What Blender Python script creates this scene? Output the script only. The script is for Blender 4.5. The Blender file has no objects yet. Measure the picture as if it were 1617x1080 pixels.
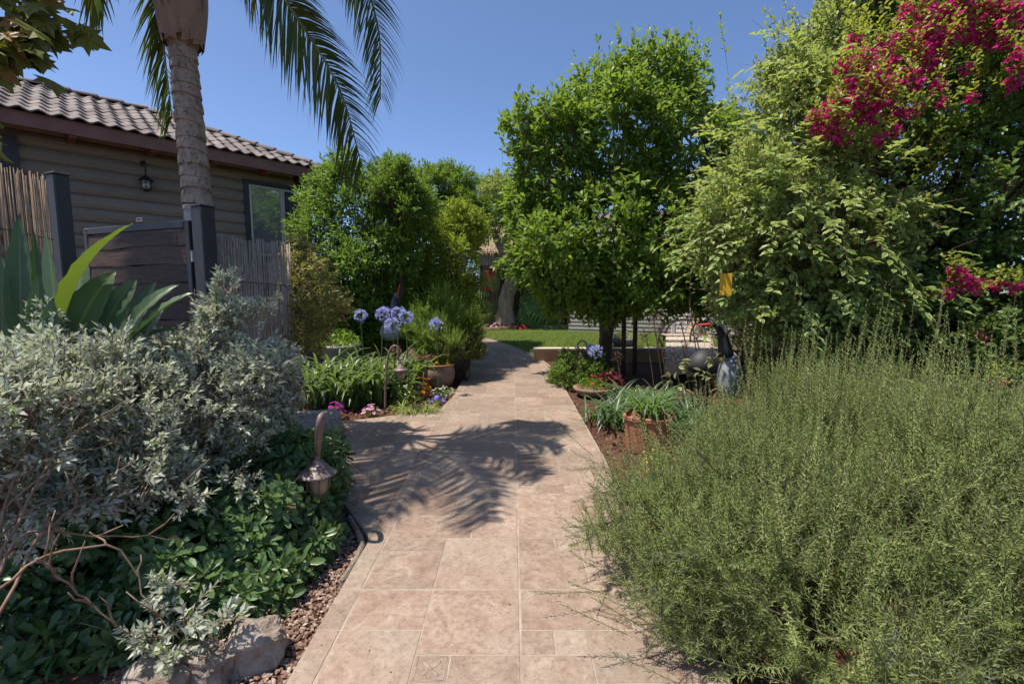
import bpy, math, random
import numpy as np
from mathutils import Matrix, Vector, Quaternion
R_ = np.random.default_rng(7)
random.seed(7)
SC = bpy.context.scene
COL = SC.collection

# ------------------------------------------------------------------ camera, sky, sun, exposure
FPX, CAMH = 735.0, 1.6
PITCH = math.atan(75.0 / FPX)
cam_d = bpy.data.cameras.new('camera')
cam_d.sensor_width = 36.0
cam_d.lens = 36.0 * FPX / 1617.0
cam_d.clip_start = 0.05
cam_d.clip_end = 2000.0
cam = bpy.data.objects.new('camera', cam_d)
COL.objects.link(cam)
cam.location = (0, 0, CAMH)
cam.rotation_euler = (math.pi / 2 - PITCH, 0, 0)
SC.camera = cam

TO_SUN = Vector((-0.38, -0.09, 1.0)).normalized()
SUN_EL = math.asin(TO_SUN.z)
SUN_AZ = math.atan2(TO_SUN.x, TO_SUN.y)
world = bpy.data.worlds.new('World')
SC.world = world
world.use_nodes = True
wn = world.node_tree.nodes
wl = world.node_tree.links
wn.clear()
w_out = wn.new('ShaderNodeOutputWorld')
w_bg = wn.new('ShaderNodeBackground')
w_sky = wn.new('ShaderNodeTexSky')
w_sky.sky_type = 'NISHITA'
w_sky.sun_disc = False
w_sky.sun_elevation = SUN_EL
w_sky.sun_rotation = SUN_AZ
w_sky.altitude = 0
w_sky.air_density = 0.58
w_sky.dust_density = 0.7
w_sky.ozone_density = 5.0
w_bg.inputs['Strength'].default_value = 0.115
wl.new(w_sky.outputs[0], w_bg.inputs[0])
wl.new(w_bg.outputs[0], w_out.inputs[0])

sun_d = bpy.data.lights.new('sun', 'SUN')
sun_d.energy = 3.6
sun_d.angle = math.radians(0.53)
sun_d.color = (1.0, 0.92, 0.80)
sun = bpy.data.objects.new('sun', sun_d)
COL.objects.link(sun)
sun.rotation_euler = TO_SUN.to_track_quat('Z', 'Y').to_euler()
sun.location = (-8, 4, 20)

SC.view_settings.view_transform = 'Standard'
SC.view_settings.look = 'None'
SC.view_settings.gamma = 1.0
SC.view_settings.exposure = 0.98
SC.view_settings.use_curve_mapping = False
SC.render.engine = 'CYCLES'
SC.cycles.max_bounces = 8
SC.cycles.transparent_max_bounces = 8
SC.cycles.use_denoising = True

# ------------------------------------------------------------------ from photograph pixels to places
_c, _s = math.cos(PITCH), math.sin(PITCH)
def ray(px, py):
    u = (px - 808.5) / FPX
    v = (540 - py) / FPX
    return Vector((u, _c + v * _s, -_s + v * _c))
def P(px, py, Y):
    d = ray(px, py)
    return Vector((0, 0, CAMH)) + d * (Y / d.y)
def G(px, py, z=0.0):
    d = ray(px, py)
    return Vector((0, 0, CAMH)) + d * ((z - CAMH) / d.z)
def on_plane(px, py, p0, n):
    d = ray(px, py)
    o = Vector((0, 0, CAMH))
    return o + d * ((p0 - o).dot(n) / d.dot(n))
def sstep(a, b, x):
    t = min(1, max(0, (x - a) / (b - a)))
    return t * t * (3 - 2 * t)

# ------------------------------------------------------------------ objects
def tag(o, label=None, cat=None, group=None, kind=None):
    if label: o['label'] = label
    if cat: o['category'] = cat
    if group: o['group'] = group
    if kind: o['kind'] = kind
    return o
def thing(name, label, cat, loc=(0, 0, 0), group=None):
    o = bpy.data.objects.new(name, None)
    COL.objects.link(o)
    o.empty_display_size = 0.1
    o.location = loc
    return tag(o, label, cat, group)
def root_loc(p):
    v = Vector((0, 0, 0))
    while p is not None:
        v = v + p.location
        p = p.parent
    return v
def finish(me, name, mat, parent, smooth, kind=None):
    if mat is not None:
        for m in (mat if isinstance(mat, (list, tuple)) else [mat]):
            me.materials.append(m)
    if smooth:
        me.polygons.foreach_set('use_smooth', np.ones(len(me.polygons), dtype=bool))
    o = bpy.data.objects.new(name, me)
    COL.objects.link(o)
    if parent is not None:
        o.parent = parent
    if kind:
        o['kind'] = kind
    return o
def copy_tree(o, parent=None):
    c = o.copy()
    COL.objects.link(c)
    c.parent = parent
    for ch in list(o.children):
        copy_tree(ch, c)
    return c
def perp(d):
    a = Vector((0, 0, 1)) if abs(d.z) < 0.9 else Vector((1, 0, 0))
    x = d.cross(a).normalized()
    return x, x.cross(d).normalized()

class MB:
    """collects shapes in world space, builds ONE mesh object"""
    def __init__(self):
        self.v, self.f = [], []
    def add(self, vs, fs):
        n = len(self.v)
        self.v += [tuple(p) for p in vs]
        self.f += [tuple(i + n for i in f) for f in fs]
        return self
    def box(self, c, s, ax=None, ay=None, az=None):
        c = Vector(c)
        ax = Vector(ax) if ax is not None else Vector((1, 0, 0))
        ay = Vector(ay) if ay is not None else Vector((0, 1, 0))
        az = Vector(az) if az is not None else Vector((0, 0, 1))
        vs = [c + ax * (i * s[0] / 2) + ay * (j * s[1] / 2) + az * (k * s[2] / 2) for k in (-1, 1) for j in (-1, 1) for i in (-1, 1)]
        return self.add(vs, [(0, 2, 3, 1), (4, 5, 7, 6), (0, 1, 5, 4), (2, 6, 7, 3), (0, 4, 6, 2), (1, 3, 7, 5)])
    def bbox(self, c, s, b=0.01, ax=None, ay=None, az=None):
        """box with a chamfer round its +z face and its upright edges"""
        c = Vector(c)
        ax = Vector(ax) if ax is not None else Vector((1, 0, 0))
        ay = Vector(ay) if ay is not None else Vector((0, 1, 0))
        az = Vector(az) if az is not None else Vector((0, 0, 1))
        hx, hy, hz = s[0] / 2, s[1] / 2, s[2] / 2
        ring = lambda x, y, z, q: [c + ax * i + ay * j + az * z for i, j in ((-x + q, -y), (x - q, -y), (x, -y + q), (x, y - q), (x - q, y), (-x + q, y), (-x, y - q), (-x, -y + q))]
        vs = ring(hx, hy, -hz, b) + ring(hx, hy, hz - b, b) + ring(hx - b, hy - b, hz, b * .6)
        fs = [tuple(range(7, -1, -1)), tuple(range(16, 24))]
        for r in (0, 8):
            for i in range(8):
                fs.append((r + i, r + (i + 1) % 8, r + 8 + (i + 1) % 8, r + 8 + i))
        return self.add(vs, fs)
    def tube(self, pts, rad, n=8, caps=True):
        pts = [Vector(p) for p in pts]
        if not isinstance(rad, (list, tuple)): rad = [rad] * len(pts)
        vs, fs, x = [], [], None
        for i, p in enumerate(pts):
            d = (pts[min(i + 1, len(pts) - 1)] - pts[max(i - 1, 0)])
            d = d.normalized() if d.length > 1e-9 else Vector((0, 0, 1))
            if x is None: x, _y = perp(d)
            x = (x - d * x.dot(d)).normalized()
            y = d.cross(x)
            for k in range(n):
                a = 2 * math.pi * k / n
                vs.append(p + (x * math.cos(a) + y * math.sin(a)) * rad[i])
        for i in range(len(pts) - 1):
            for k in range(n):
                fs.append((i * n + k, i * n + (k + 1) % n, (i + 1) * n + (k + 1) % n, (i + 1) * n + k))
        if caps:
            fs.append(tuple(range(n - 1, -1, -1)))
            fs.append(tuple(range((len(pts) - 1) * n, len(pts) * n)))
        return self.add(vs, fs)
    def lathe(self, c, prof, n=20, ax=(0, 0, 1), wob=0.0):
        c, d = Vector(c), Vector(ax).normalized()
        x, y = perp(d)
        vs, fs = [], []
        for r, z in prof:
            for k in range(n):
                a = 2 * math.pi * k / n
                q = r * (1 + wob * math.sin(3 * a + z * 9))
                vs.append(c + d * z + (x * math.cos(a) + y * math.sin(a)) * q)
        for i in range(len(prof) - 1):
            for k in range(n):
                fs.append((i * n + k, i * n + (k + 1) % n, (i + 1) * n + (k + 1) % n, (i + 1) * n + k))
        fs.append(tuple(range(n - 1, -1, -1)))
        fs.append(tuple(range((len(prof) - 1) * n, len(prof) * n)))
        return self.add(vs, fs)
    def ball(self, c, r, n=12, m=8, jit=0.0, rot=None):
        c = Vector(c)
        r = Vector(r) if not isinstance(r, (int, float)) else Vector((r, r, r))
        vs, fs = [], []
        for i in range(m + 1):
            t = math.pi * i / m
            for k in range(n):
                a = 2 * math.pi * k / n
                j = 1 + (random.uniform(-jit, jit) if jit else 0)
                q = Vector((r.x * math.sin(t) * math.cos(a), r.y * math.sin(t) * math.sin(a), r.z * math.cos(t))) * j
                vs.append(c + (rot @ q if rot else q))
        for i in range(m):
            for k in range(n):
                fs.append((i * n + k, (i + 1) * n + k, (i + 1) * n + (k + 1) % n, i * n + (k + 1) % n))
        return self.add(vs, fs)
    def quad(self, a, b, c, d):
        return self.add([a, b, c, d], [(0, 1, 2, 3)])
    def build(self, name, mat, parent=None, smooth=False, kind=None):
        o = root_loc(parent)
        me = bpy.data.meshes.new(name)
        me.from_pydata([(x - o.x, y - o.y, z - o.z) for x, y, z in self.v], [], self.f)
        me.update()
        return finish(me, name, mat, parent, smooth, kind)

def spline(pts, n):
    """Catmull-Rom through pts, n points"""
    pts = [Vector(p) for p in pts]
    q = [pts[0] * 2 - pts[1]] + pts + [pts[-1] * 2 - pts[-2]]
    out = []
    for i in range(n):
        t = i / (n - 1) * (len(pts) - 1)
        k = min(int(t), len(pts) - 2)
        t -= k
        a, b, c, d = q[k], q[k + 1], q[k + 2], q[k + 3]
        out.append(0.5 * ((2 * b) + (c - a) * t + (2 * a - 5 * b + 4 * c - d) * t * t + (3 * b - a - 3 * c + d) * t ** 3))
    return out

# ------------------------------------------------------------------ foliage kit (numpy)
def nz(a):
    return a / np.maximum(np.linalg.norm(a, axis=-1, keepdims=True), 1e-9)
def tpl(vs, fs):
    vs = np.array(vs, float)
    uv = np.stack([vs[:, 0] + 0.5, vs[:, 1]], 1)
    return vs, np.array(fs, np.int32), uv
T_LEAF4 = tpl([(0, 0, 0), (-.5, .42, .07), (.5, .42, .07), (0, 1, -.08), (0, .45, .01)], [(0, 2, 4), (0, 4, 1), (4, 2, 3), (1, 4, 3)])
T_LEAF8 = tpl([(0, 0, 0), (-.40, .27, .07), (.40, .27, .07), (-.48, .62, .06), (.48, .62, .06), (0, 1, -.12), (0, .28, .015), (0, .64, .0)],
              [(0, 2, 6), (0, 6, 1), (6, 2, 4), (6, 4, 7), (1, 6, 7), (1, 7, 3), (7, 4, 5), (3, 7, 5)])
T_NEEDLE = tpl([(0, 0, 0), (.5, .45, 0), (0, 1, -.05), (-.5, .45, 0)], [(0, 1, 2), (0, 2, 3)])
T_STICK = tpl([(-.5, 0, -.29), (.5, 0, -.29), (0, 0, .58), (-.3, 1, -.17), (.3, 1, -.17), (0, 1, .35)],
              [(0, 1, 4), (0, 4, 3), (1, 2, 5), (1, 5, 4), (2, 0, 3), (2, 3, 5)])
# a spoon-shaped leaf, broad near the tip
T_SPOON = tpl([(0, 0, 0), (-.18, .25, .03), (.18, .25, .03), (-.46, .66, .07), (.46, .66, .07), (-.34, .88, .02), (.34, .88, .02), (0, 1, -.04), (0, .25, .0), (0, .68, .01)],
              [(0, 2, 8), (0, 8, 1), (8, 2, 4), (8, 4, 9), (1, 8, 9), (1, 9, 3), (9, 4, 6), (3, 9, 5), (9, 6, 7), (5, 9, 7)])

def place(t, pos, axis, nrm, L, W, zs=None):
    """copies of leaf t: y along axis, z along nrm"""
    vs, fs, uv = t
    N = len(pos)
    L = np.broadcast_to(np.asarray(L, float), (N,))
    W = np.broadcast_to(np.asarray(W, float), (N,))
    y = nz(axis)
    z = nz(nrm - (nrm * y).sum(1, keepdims=True) * y + 1e-6)
    x = np.cross(y, z)
    zs = L if zs is None else zs
    zs = np.broadcast_to(np.asarray(zs, float), (N,))
    co = (pos[:, None] + x[:, None] * (vs[None, :, 0] * W[:, None])[..., None] + y[:, None] * (vs[None, :, 1] * L[:, None])[..., None]
          + z[:, None] * (vs[None, :, 2] * zs[:, None])[..., None])
    m = len(vs)
    fc = fs[None] + (np.arange(N) * m)[:, None, None]
    rnd = np.repeat(R_.random(N), m)
    return co.reshape(-1, 3), fc.reshape(-1, fs.shape[1]), np.tile(uv, (N, 1)), rnd

def build_cloud(chunks, name, mat, parent=None, kind='stuff', smooth=False, mats_of=None):
    chunks = [c for c in chunks if len(c[0])]
    o = root_loc(parent)
    co = np.concatenate([c[0] for c in chunks]) - np.array(o)
    off, fl, mi = 0, [], []
    for i, c in enumerate(chunks):
        fl.append(c[1] + off)
        off += len(c[0])
        mi.append(np.full(len(c[1]), (mats_of[i] if mats_of else 0), np.int32))
    fc = np.concatenate(fl).astype(np.int32)
    uv = np.concatenate([c[2] for c in chunks])
    rnd = np.concatenate([c[3] for c in chunks])
    me = bpy.data.meshes.new(name)
    k = fc.shape[1]
    me.vertices.add(len(co))
    me.vertices.foreach_set('co', co.astype(np.float32).ravel())
    me.loops.add(fc.size)
    me.loops.foreach_set('vertex_index', fc.ravel())
    me.polygons.add(len(fc))
    me.polygons.foreach_set('loop_start', np.arange(0, fc.size, k, dtype=np.int32))
    ul = me.uv_layers.new(name='UVMap')
    ul.data.foreach_set('uv', uv[fc.ravel()].astype(np.float32).ravel())
    at = me.attributes.new('rnd', 'FLOAT', 'POINT')
    at.data.foreach_set('value', rnd.astype(np.float32))
    me.update(calc_edges=True)
    ob = finish(me, name, mat, parent, smooth, kind)
    if mats_of:
        me.polygons.foreach_set('material_index', np.concatenate(mi))
    return ob

def rand_dir(n):
    return nz(R_.normal(size=(n, 3)))
UP = np.array([0, 0, 1.0])

def blob_points(blobs, n, inner=0.55, low=-1.0, skip=0.75, sat=8, sr=0.36, core=.84):
    """points in the outer layer of a union of ellipsoids [(centre, radii)], with outward directions; every lobe carries smaller lobes, so that the outline is uneven"""
    if sat:
        more = []
        for c, r in blobs:
            more.append((tuple(c), tuple(x * core for x in r)))
            for q in rand_dir(sat):
                k = R_.uniform(.65, 1.25) * sr
                more.append((tuple(np.array(c) + q * np.array(r) * R_.uniform(.72, .98)), tuple(x * k for x in r)))
        blobs = more
    C = np.array([list(b[0]) for b in blobs])
    Rr = np.array([list(b[1]) for b in blobs])
    w = np.array([(r[0] * r[1] * r[2]) ** (2 / 3) for r in Rr])
    k = R_.choice(len(blobs), size=n * 3, p=w / w.sum())
    d = rand_dir(n * 3)
    rr = inner + (1 - inner) * R_.random(n * 3) ** 0.6
    # lumpy outline
    lump = 1 + 0.10 * np.sin(d[:, 0] * 5 + k) * np.cos(d[:, 2] * 6 + 2 * k) + R_.normal(size=n * 3) * 0.05
    p = C[k] + d * Rr[k] * (rr * lump)[:, None]
    ok = d[:, 2] > low
    for i in range(len(blobs)):
        q = (((p - C[i]) / Rr[i]) ** 2).sum(1)
        ok &= ~((q < skip * skip) & (k != i))
    p, d, k = p[ok][:n], d[ok][:n], k[ok][:n]
    return p, nz(d / Rr[k] * np.mean(Rr[k], 1, keepdims=True))

def twig_leaves(base, d, length, nl, L, W, t=T_LEAF4, droop=0.15, a0=75, a1=25, flat=0.5, start=0.15, jit=0.25, sun=0.6):
    """nl leaves along each twig; returns leaf chunk and twig sticks chunk"""
    N = len(base)
    d = nz(d)
    length = np.broadcast_to(np.asarray(length, float), (N,))
    a = rand_dir(N)
    u = nz(np.cross(d, a))
    v = np.cross(d, u)
    tt = start + (1 - start) * (np.arange(nl) + 0.5) / nl
    ph = R_.random(N)[:, None] * 6.28 + np.arange(nl)[None] * 2.4
    ang = np.radians(a0 + (a1 - a0) * tt)[None] + R_.normal(size=(N, nl)) * jit * 0.6
    pos = base[:, None] + d[:, None] * (length[:, None] * tt[None])[..., None] - UP * (droop * length[:, None] * tt[None] ** 2)[..., None]
    tang = nz(d[:, None] - UP * (2 * droop * tt)[None, :, None])
    rad = u[:, None] * np.cos(ph)[..., None] + v[:, None] * np.sin(ph)[..., None]
    ax = tang * np.cos(ang)[..., None] + rad * np.sin(ang)[..., None] + R_.normal(size=(N, nl, 3)) * jit * 0.5
    nr = UP * sun + tang * flat + R_.normal(size=(N, nl, 3)) * 0.45 - rad * 0.2
    sc = (1 - 0.35 * np.abs(tt - 0.5))[None] * R_.uniform(0.7, 1.15, (N, nl))
    lf = place(t, pos.reshape(-1, 3), ax.reshape(-1, 3), nr.reshape(-1, 3), (L * sc).ravel(), (W * sc).ravel())
    st = place(T_STICK, base - d * length[:, None] * 0.25, d - UP * droop * 0.5, nz(np.cross(d, UP + 0.01)), length * 1.2, np.full(N, 0.006), zs=0.006)
    return lf, st

def rosette(base, d, nl, L, W, t=T_SPOON, a0=35, a1=95):
    N = len(base)
    d = nz(d)
    u = nz(np.cross(d, rand_dir(N)))
    v = np.cross(d, u)
    ph = R_.random(N)[:, None] * 6.28 + np.arange(nl)[None] * 2.4
    ang = np.radians(a0 + (a1 - a0) * (1 - np.arange(nl) / nl))[None] + R_.normal(size=(N, nl)) * 0.18
    rad = u[:, None] * np.cos(ph)[..., None] + v[:, None] * np.sin(ph)[..., None]
    ax = d[:, None] * np.cos(ang)[..., None] + rad * np.sin(ang)[..., None]
    nr = d[:, None] * np.sin(ang)[..., None] - rad * np.cos(ang)[..., None] + R_.normal(size=(N, nl, 3)) * 0.15
    pos = base[:, None] - d[:, None] * (0.035 * (1 - np.arange(nl) / nl))[None, :, None] + rad * 0.006
    sc = (0.65 + 0.45 * (1 - np.arange(nl) / nl))[None] * R_.uniform(0.8, 1.15, (N, nl))
    return pos.reshape(-1, 3), ax.reshape(-1, 3), nr.reshape(-1, 3), (L * sc).ravel(), (W * sc).ravel()

def straps(base, az, L, W, rise, reach, droop, seg=6, fold=0.25):
    """arching strap leaves: N blades, each seg*4 triangles"""
    N = len(base)
    t = np.linspace(0, 1, seg + 1)
    h = np.stack([np.cos(az), np.sin(az), np.zeros(N)], 1)
    side = np.stack([-np.sin(az), np.cos(az), np.zeros(N)], 1)
    c = base[:, None] + h[:, None] * ((reach * L)[:, None] * (t ** 1.15)[None])[..., None] + UP * ((L * rise)[:, None] * t[None] - (L * droop)[:, None] * (t ** 2.6)[None])[..., None]
    wv = W[:, None] * (np.sin(np.pi * np.clip(0.12 + 0.88 * t, 0, 1)) ** 0.6)[None]
    wv[:, -1] = 0.0006
    l = c - side[:, None] * (wv / 2)[..., None] + UP * (wv * fold)[..., None]
    r = c + side[:, None] * (wv / 2)[..., None] + UP * (wv * fold)[..., None]
    co = np.stack([l, c, r], 2).reshape(N, -1, 3)
    fs, uv = [], []
    for i in range(seg + 1):
        uv += [(0, t[i]), (.5, t[i]), (1, t[i])]
    for i in range(seg):
        a = i * 3
        for j in (0, 1):
            fs += [(a + j, a + j + 1, a + j + 4), (a + j, a + j + 4, a + j + 3)]
    fs = np.array(fs, np.int32)
    m = (seg + 1) * 3
    fc = (fs[None] + (np.arange(N) * m)[:, None, None]).reshape(-1, 3)
    return co.reshape(-1, 3), fc, np.tile(np.array(uv), (N, 1)), np.repeat(R_.random(N), m)

def leaf_parts(name, t, pos, axis, nrm, L, W, mat, parent, n, seen_from=(0, 0, CAMH)):
    """the n leaves nearest the lens as objects of their own (shared mesh); returns a mask of the rest"""
    d = np.linalg.norm(pos - np.array(seen_from), axis=1)
    idx = np.argsort(d)[:n]
    mesh_cache = leaf_parts.cache
    key = (id(t), mat.name)
    if key not in mesh_cache:
        vs, fs, uv = t
        me = bpy.data.meshes.new(name)
        me.from_pydata([tuple(x) for x in vs], [], [tuple(int(i) for i in f) for f in fs])
        ul = me.uv_layers.new(name='UVMap')
        ul.data.foreach_set('uv', uv[fs.ravel()].astype(np.float32).ravel())
        me.materials.append(mat)
        me.update()
        mesh_cache[key] = me
    me = mesh_cache[key]
    o0 = np.array(root_loc(parent))
    y = nz(axis)
    z = nz(nrm - (nrm * y).sum(1, keepdims=True) * y + 1e-6)
    x = np.cross(y, z)
    for i in idx:
        ob = bpy.data.objects.new(name, me)
        COL.objects.link(ob)
        ob.parent = parent
        p = pos[i] - o0
        ob.matrix_local = Matrix(((x[i, 0] * W[i], y[i, 0] * L[i], z[i, 0] * L[i], p[0]), (x[i, 1] * W[i], y[i, 1] * L[i], z[i, 1] * L[i], p[1]),
                                  (x[i, 2] * W[i], y[i, 2] * L[i], z[i, 2] * L[i], p[2]), (0, 0, 0, 1)))
    m = np.ones(len(pos), bool)
    m[idx] = False
    return m
leaf_parts.cache = {}

def bl(px, py, Y, rx, rz=None, ry=None):
    """a crown lobe seen at a pixel, Y metres away: centre and radii"""
    c = P(px, py, Y)
    k = Y / FPX
    rz = rx if rz is None else rz
    return (tuple(c), (rx * k, (ry if ry else (rx + rz) / 2 * k), rz * k))

# ------------------------------------------------------------------ materials
def newmat(name):
    m = bpy.data.materials.new(name)
    m.use_nodes = True
    m.node_tree.nodes.clear()
    return m, m.node_tree.nodes, m.node_tree.links
def mixc(n, l, fac, a, b, mode='MIX'):
    x = n.new('ShaderNodeMix')
    x.data_type = 'RGBA'
    x.blend_type = mode
    for sock, val in ((x.inputs[0], fac), (x.inputs[6], a), (x.inputs[7], b)):
        if hasattr(val, 'links') or hasattr(val, 'is_output'): l.new(val, sock)
        elif isinstance(val, (int, float)): sock.default_value = val
        else: sock.default_value = (*val, 1.0)
    return x.outputs[2]
def mth(n, l, op, a, b=None, c=None):
    x = n.new('ShaderNodeMath')
    x.operation = op
    for i, val in enumerate((a, b, c)):
        if val is None: continue
        if hasattr(val, 'is_output'): l.new(val, x.inputs[i])
        else: x.inputs[i].default_value = val
    return x.outputs[0]
def noise(n, l, vec, scale, detail=4, rough=0.55, dist=0.0):
    x = n.new('ShaderNodeTexNoise')
    x.inputs['Scale'].default_value = scale
    x.inputs['Detail'].default_value = detail
    x.inputs['Roughness'].default_value = rough
    x.inputs['Distortion'].default_value = dist
    if vec is not None: l.new(vec, x.inputs['Vector'])
    return x.outputs['Fac']
def ramp(n, l, fac, stops):
    x = n.new('ShaderNodeValToRGB')
    e = x.color_ramp.elements
    while len(e) < len(stops): e.new(0.5)
    for i, (p, c) in enumerate(stops):
        e[i].position = p
        e[i].color = (*c, 1) if not isinstance(c, (int, float)) else (c, c, c, 1)
    l.new(fac, x.inputs[0])
    return x.outputs[0]
def bump(n, l, h, strength=0.3, dist=0.02):
    x = n.new('ShaderNodeBump')
    x.inputs['Strength'].default_value = strength
    x.inputs['Distance'].default_value = dist
    l.new(h, x.inputs['Height'])
    return x.outputs[0]

def surf(name, c1, c2, scale=6.0, rough=0.7, bmp=0.25, bdist=0.01, c3=None, s2=40.0, stretch=(1, 1, 1), objvar=0.0, spec=0.3, metal=0.0, rotz=0.0, cont=(0.35, 0.65)):
    m, n, l = newmat(name)
    out = n.new('ShaderNodeOutputMaterial')
    b = n.new('ShaderNodeBsdfPrincipled')
    g = n.new('ShaderNodeNewGeometry')
    mp = n.new('ShaderNodeMapping')
    mp.inputs['Scale'].default_value = stretch
    mp.inputs['Rotation'].default_value = (0, 0, rotz)
    oi = n.new('ShaderNodeObjectInfo')
    ofs = n.new('ShaderNodeVectorMath')
    ofs.operation = 'ADD'
    l.new(g.outputs['Position'], ofs.inputs[0])
    sc = mth(n, l, 'MULTIPLY', oi.outputs['Random'], 37.0)
    l.new(sc, ofs.inputs[1])
    l.new(ofs.outputs[0], mp.inputs['Vector'])
    vec = mp.outputs[0]
    f1 = noise(n, l, vec, scale, 5, 0.6)
    f1r = ramp(n, l, f1, [(cont[0], 0.0), (cont[1], 1.0)])
    col = mixc(n, l, f1r, c1, c2)
    f2 = noise(n, l, vec, s2, 6, 0.65)
    if c3 is not None:
        f2r = ramp(n, l, f2, [(0.52, 0.0), (0.70, 1.0)])
        col = mixc(n, l, f2r, col, c3)
    if objvar:
        v = mth(n, l, 'MULTIPLY_ADD', oi.outputs['Random'], 2 * objvar, 1 - objvar)
        col = mixc(n, l, 1.0, col, (1, 1, 1), 'MULTIPLY')
        hv = n.new('ShaderNodeHueSaturation')
        l.new(col, hv.inputs['Color'])
        l.new(v, hv.inputs['Value'])
        col = hv.outputs[0]
    l.new(col, b.inputs['Base Color'])
    b.inputs['Roughness'].default_value = rough
    b.inputs['Specular IOR Level'].default_value = spec
    b.inputs['Metallic'].default_value = metal
    if bmp:
        hh = mth(n, l, 'MULTIPLY_ADD', f2, 0.5, f1)
        l.new(bump(n, l, hh, bmp, bdist), b.inputs['Normal'])
    l.new(b.outputs[0], out.inputs[0])
    return m

LEAF_GAIN = 2.0
def leafmat(name, c1, c2, trans, tw=0.35, rough=0.45, rib=None, edge=None, edge_at=0.6, c3=None, c3n=0.06, spec=0.35, under=None, ribs=0.0, big=3.0):
    c1, c2 = ((min(.8, q[0] * LEAF_GAIN * 1.1), min(.8, q[1] * LEAF_GAIN), min(.8, q[2] * LEAF_GAIN * .85)) if max(q) < .2 else q for q in (c1, c2))
    m, n, l = newmat(name)
    out = n.new('ShaderNodeOutputMaterial')
    b = n.new('ShaderNodeBsdfPrincipled')
    tr = n.new('ShaderNodeBsdfTranslucent')
    mx = n.new('ShaderNodeMixShader')
    at = n.new('ShaderNodeAttribute')
    at.attribute_name = 'rnd'
    oi = n.new('ShaderNodeObjectInfo')
    g = n.new('ShaderNodeNewGeometry')
    r = mth(n, l, 'FRACT', mth(n, l, 'ADD', at.outputs['Fac'], oi.outputs['Random']))
    cl = noise(n, l, g.outputs['Position'], big, 2)
    rr = mth(n, l, 'ADD', mth(n, l, 'MULTIPLY', r, 0.6), mth(n, l, 'MULTIPLY', cl, 0.4))
    col = mixc(n, l, rr, c1, c2)
    if c3 is not None:
        col = mixc(n, l, mth(n, l, 'LESS_THAN', r, c3n), col, c3)
    uv = n.new('ShaderNodeUVMap')
    uv.uv_map = 'UVMap'
    sp = n.new('ShaderNodeSeparateXYZ')
    l.new(uv.outputs[0], sp.inputs[0])
    au = mth(n, l, 'ABSOLUTE', mth(n, l, 'MULTIPLY_ADD', sp.outputs[0], 2.0, -1.0))
    if edge is not None:
        nn = noise(n, l, g.outputs['Position'], 60.0, 2)
        # width of the leaf at v, so that the margin follows the outline
        wv = mth(n, l, 'SINE', mth(n, l, 'MULTIPLY', mth(n, l, 'POWER', sp.outputs[1], 0.8), math.pi))
        q = mth(n, l, 'DIVIDE', au, mth(n, l, 'MAXIMUM', wv, 0.05))
        q = mth(n, l, 'ADD', q, mth(n, l, 'MULTIPLY_ADD', nn, 0.8, -0.4))
        q = mth(n, l, 'ADD', q, mth(n, l, 'MULTIPLY_ADD', r, 0.5, -0.25))
        col = mixc(n, l, mth(n, l, 'GREATER_THAN', q, edge_at), col, edge)
    if rib is not None:
        col = mixc(n, l, mth(n, l, 'LESS_THAN', au, 0.09), col, rib)
    if under is not None:
        col = mixc(n, l, g.outputs['Backfacing'], col, under)
    l.new(col, b.inputs['Base Color'])
    b.inputs['Roughness'].default_value = rough
    b.inputs['Specular IOR Level'].default_value = spec
    if ribs:
        wv_ = n.new('ShaderNodeTexWave')
        wv_.inputs['Scale'].default_value = ribs
        wv_.bands_direction = 'Y'
        l.new(uv.outputs[0], wv_.inputs['Vector'])
        l.new(bump(n, l, wv_.outputs['Fac'], 0.35, 0.004), b.inputs['Normal'])
    tc = mixc(n, l, 0.5, trans, mixc(n, l, rr, trans, tuple(min(1, x * 1.35) for x in trans)))
    l.new(tc, tr.inputs['Color'])
    mx.inputs[0].default_value = tw
    l.new(b.outputs[0], mx.inputs[1])
    l.new(tr.outputs[0], mx.inputs[2])
    l.new(mx.outputs[0], out.inputs[0])
    return m
def plain(name, c, rough=0.5, spec=0.4, metal=0.0, trans=0.0, tcol=None):
    m, n, l = newmat(name)
    out = n.new('ShaderNodeOutputMaterial')
    b = n.new('ShaderNodeBsdfPrincipled')
    b.inputs['Base Color'].default_value = (*c, 1)
    b.inputs['Roughness'].default_value = rough
    b.inputs['Specular IOR Level'].default_value = spec
    b.inputs['Metallic'].default_value = metal
    g = n.new('ShaderNodeNewGeometry')
    f = noise(n, l, g.outputs['Position'], 30.0, 4)
    hv = n.new('ShaderNodeHueSaturation')
    hv.inputs['Color'].default_value = (*c, 1)
    l.new(mth(n, l, 'MULTIPLY_ADD', f, 0.6, 0.7), hv.inputs['Value'])
    l.new(hv.outputs[0], b.inputs['Base Color'])
    if trans:
        t = n.new('ShaderNodeBsdfTranslucent')
        t.inputs['Color'].default_value = (*(tcol or c), 1)
        mx = n.new('ShaderNodeMixShader')
        mx.inputs[0].default_value = trans
        l.new(b.outputs[0], mx.inputs[1])
        l.new(t.outputs[0], mx.inputs[2])
        l.new(mx.outputs[0], out.inputs[0])
    else:
        l.new(b.outputs[0], out.inputs[0])
    return m
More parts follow.
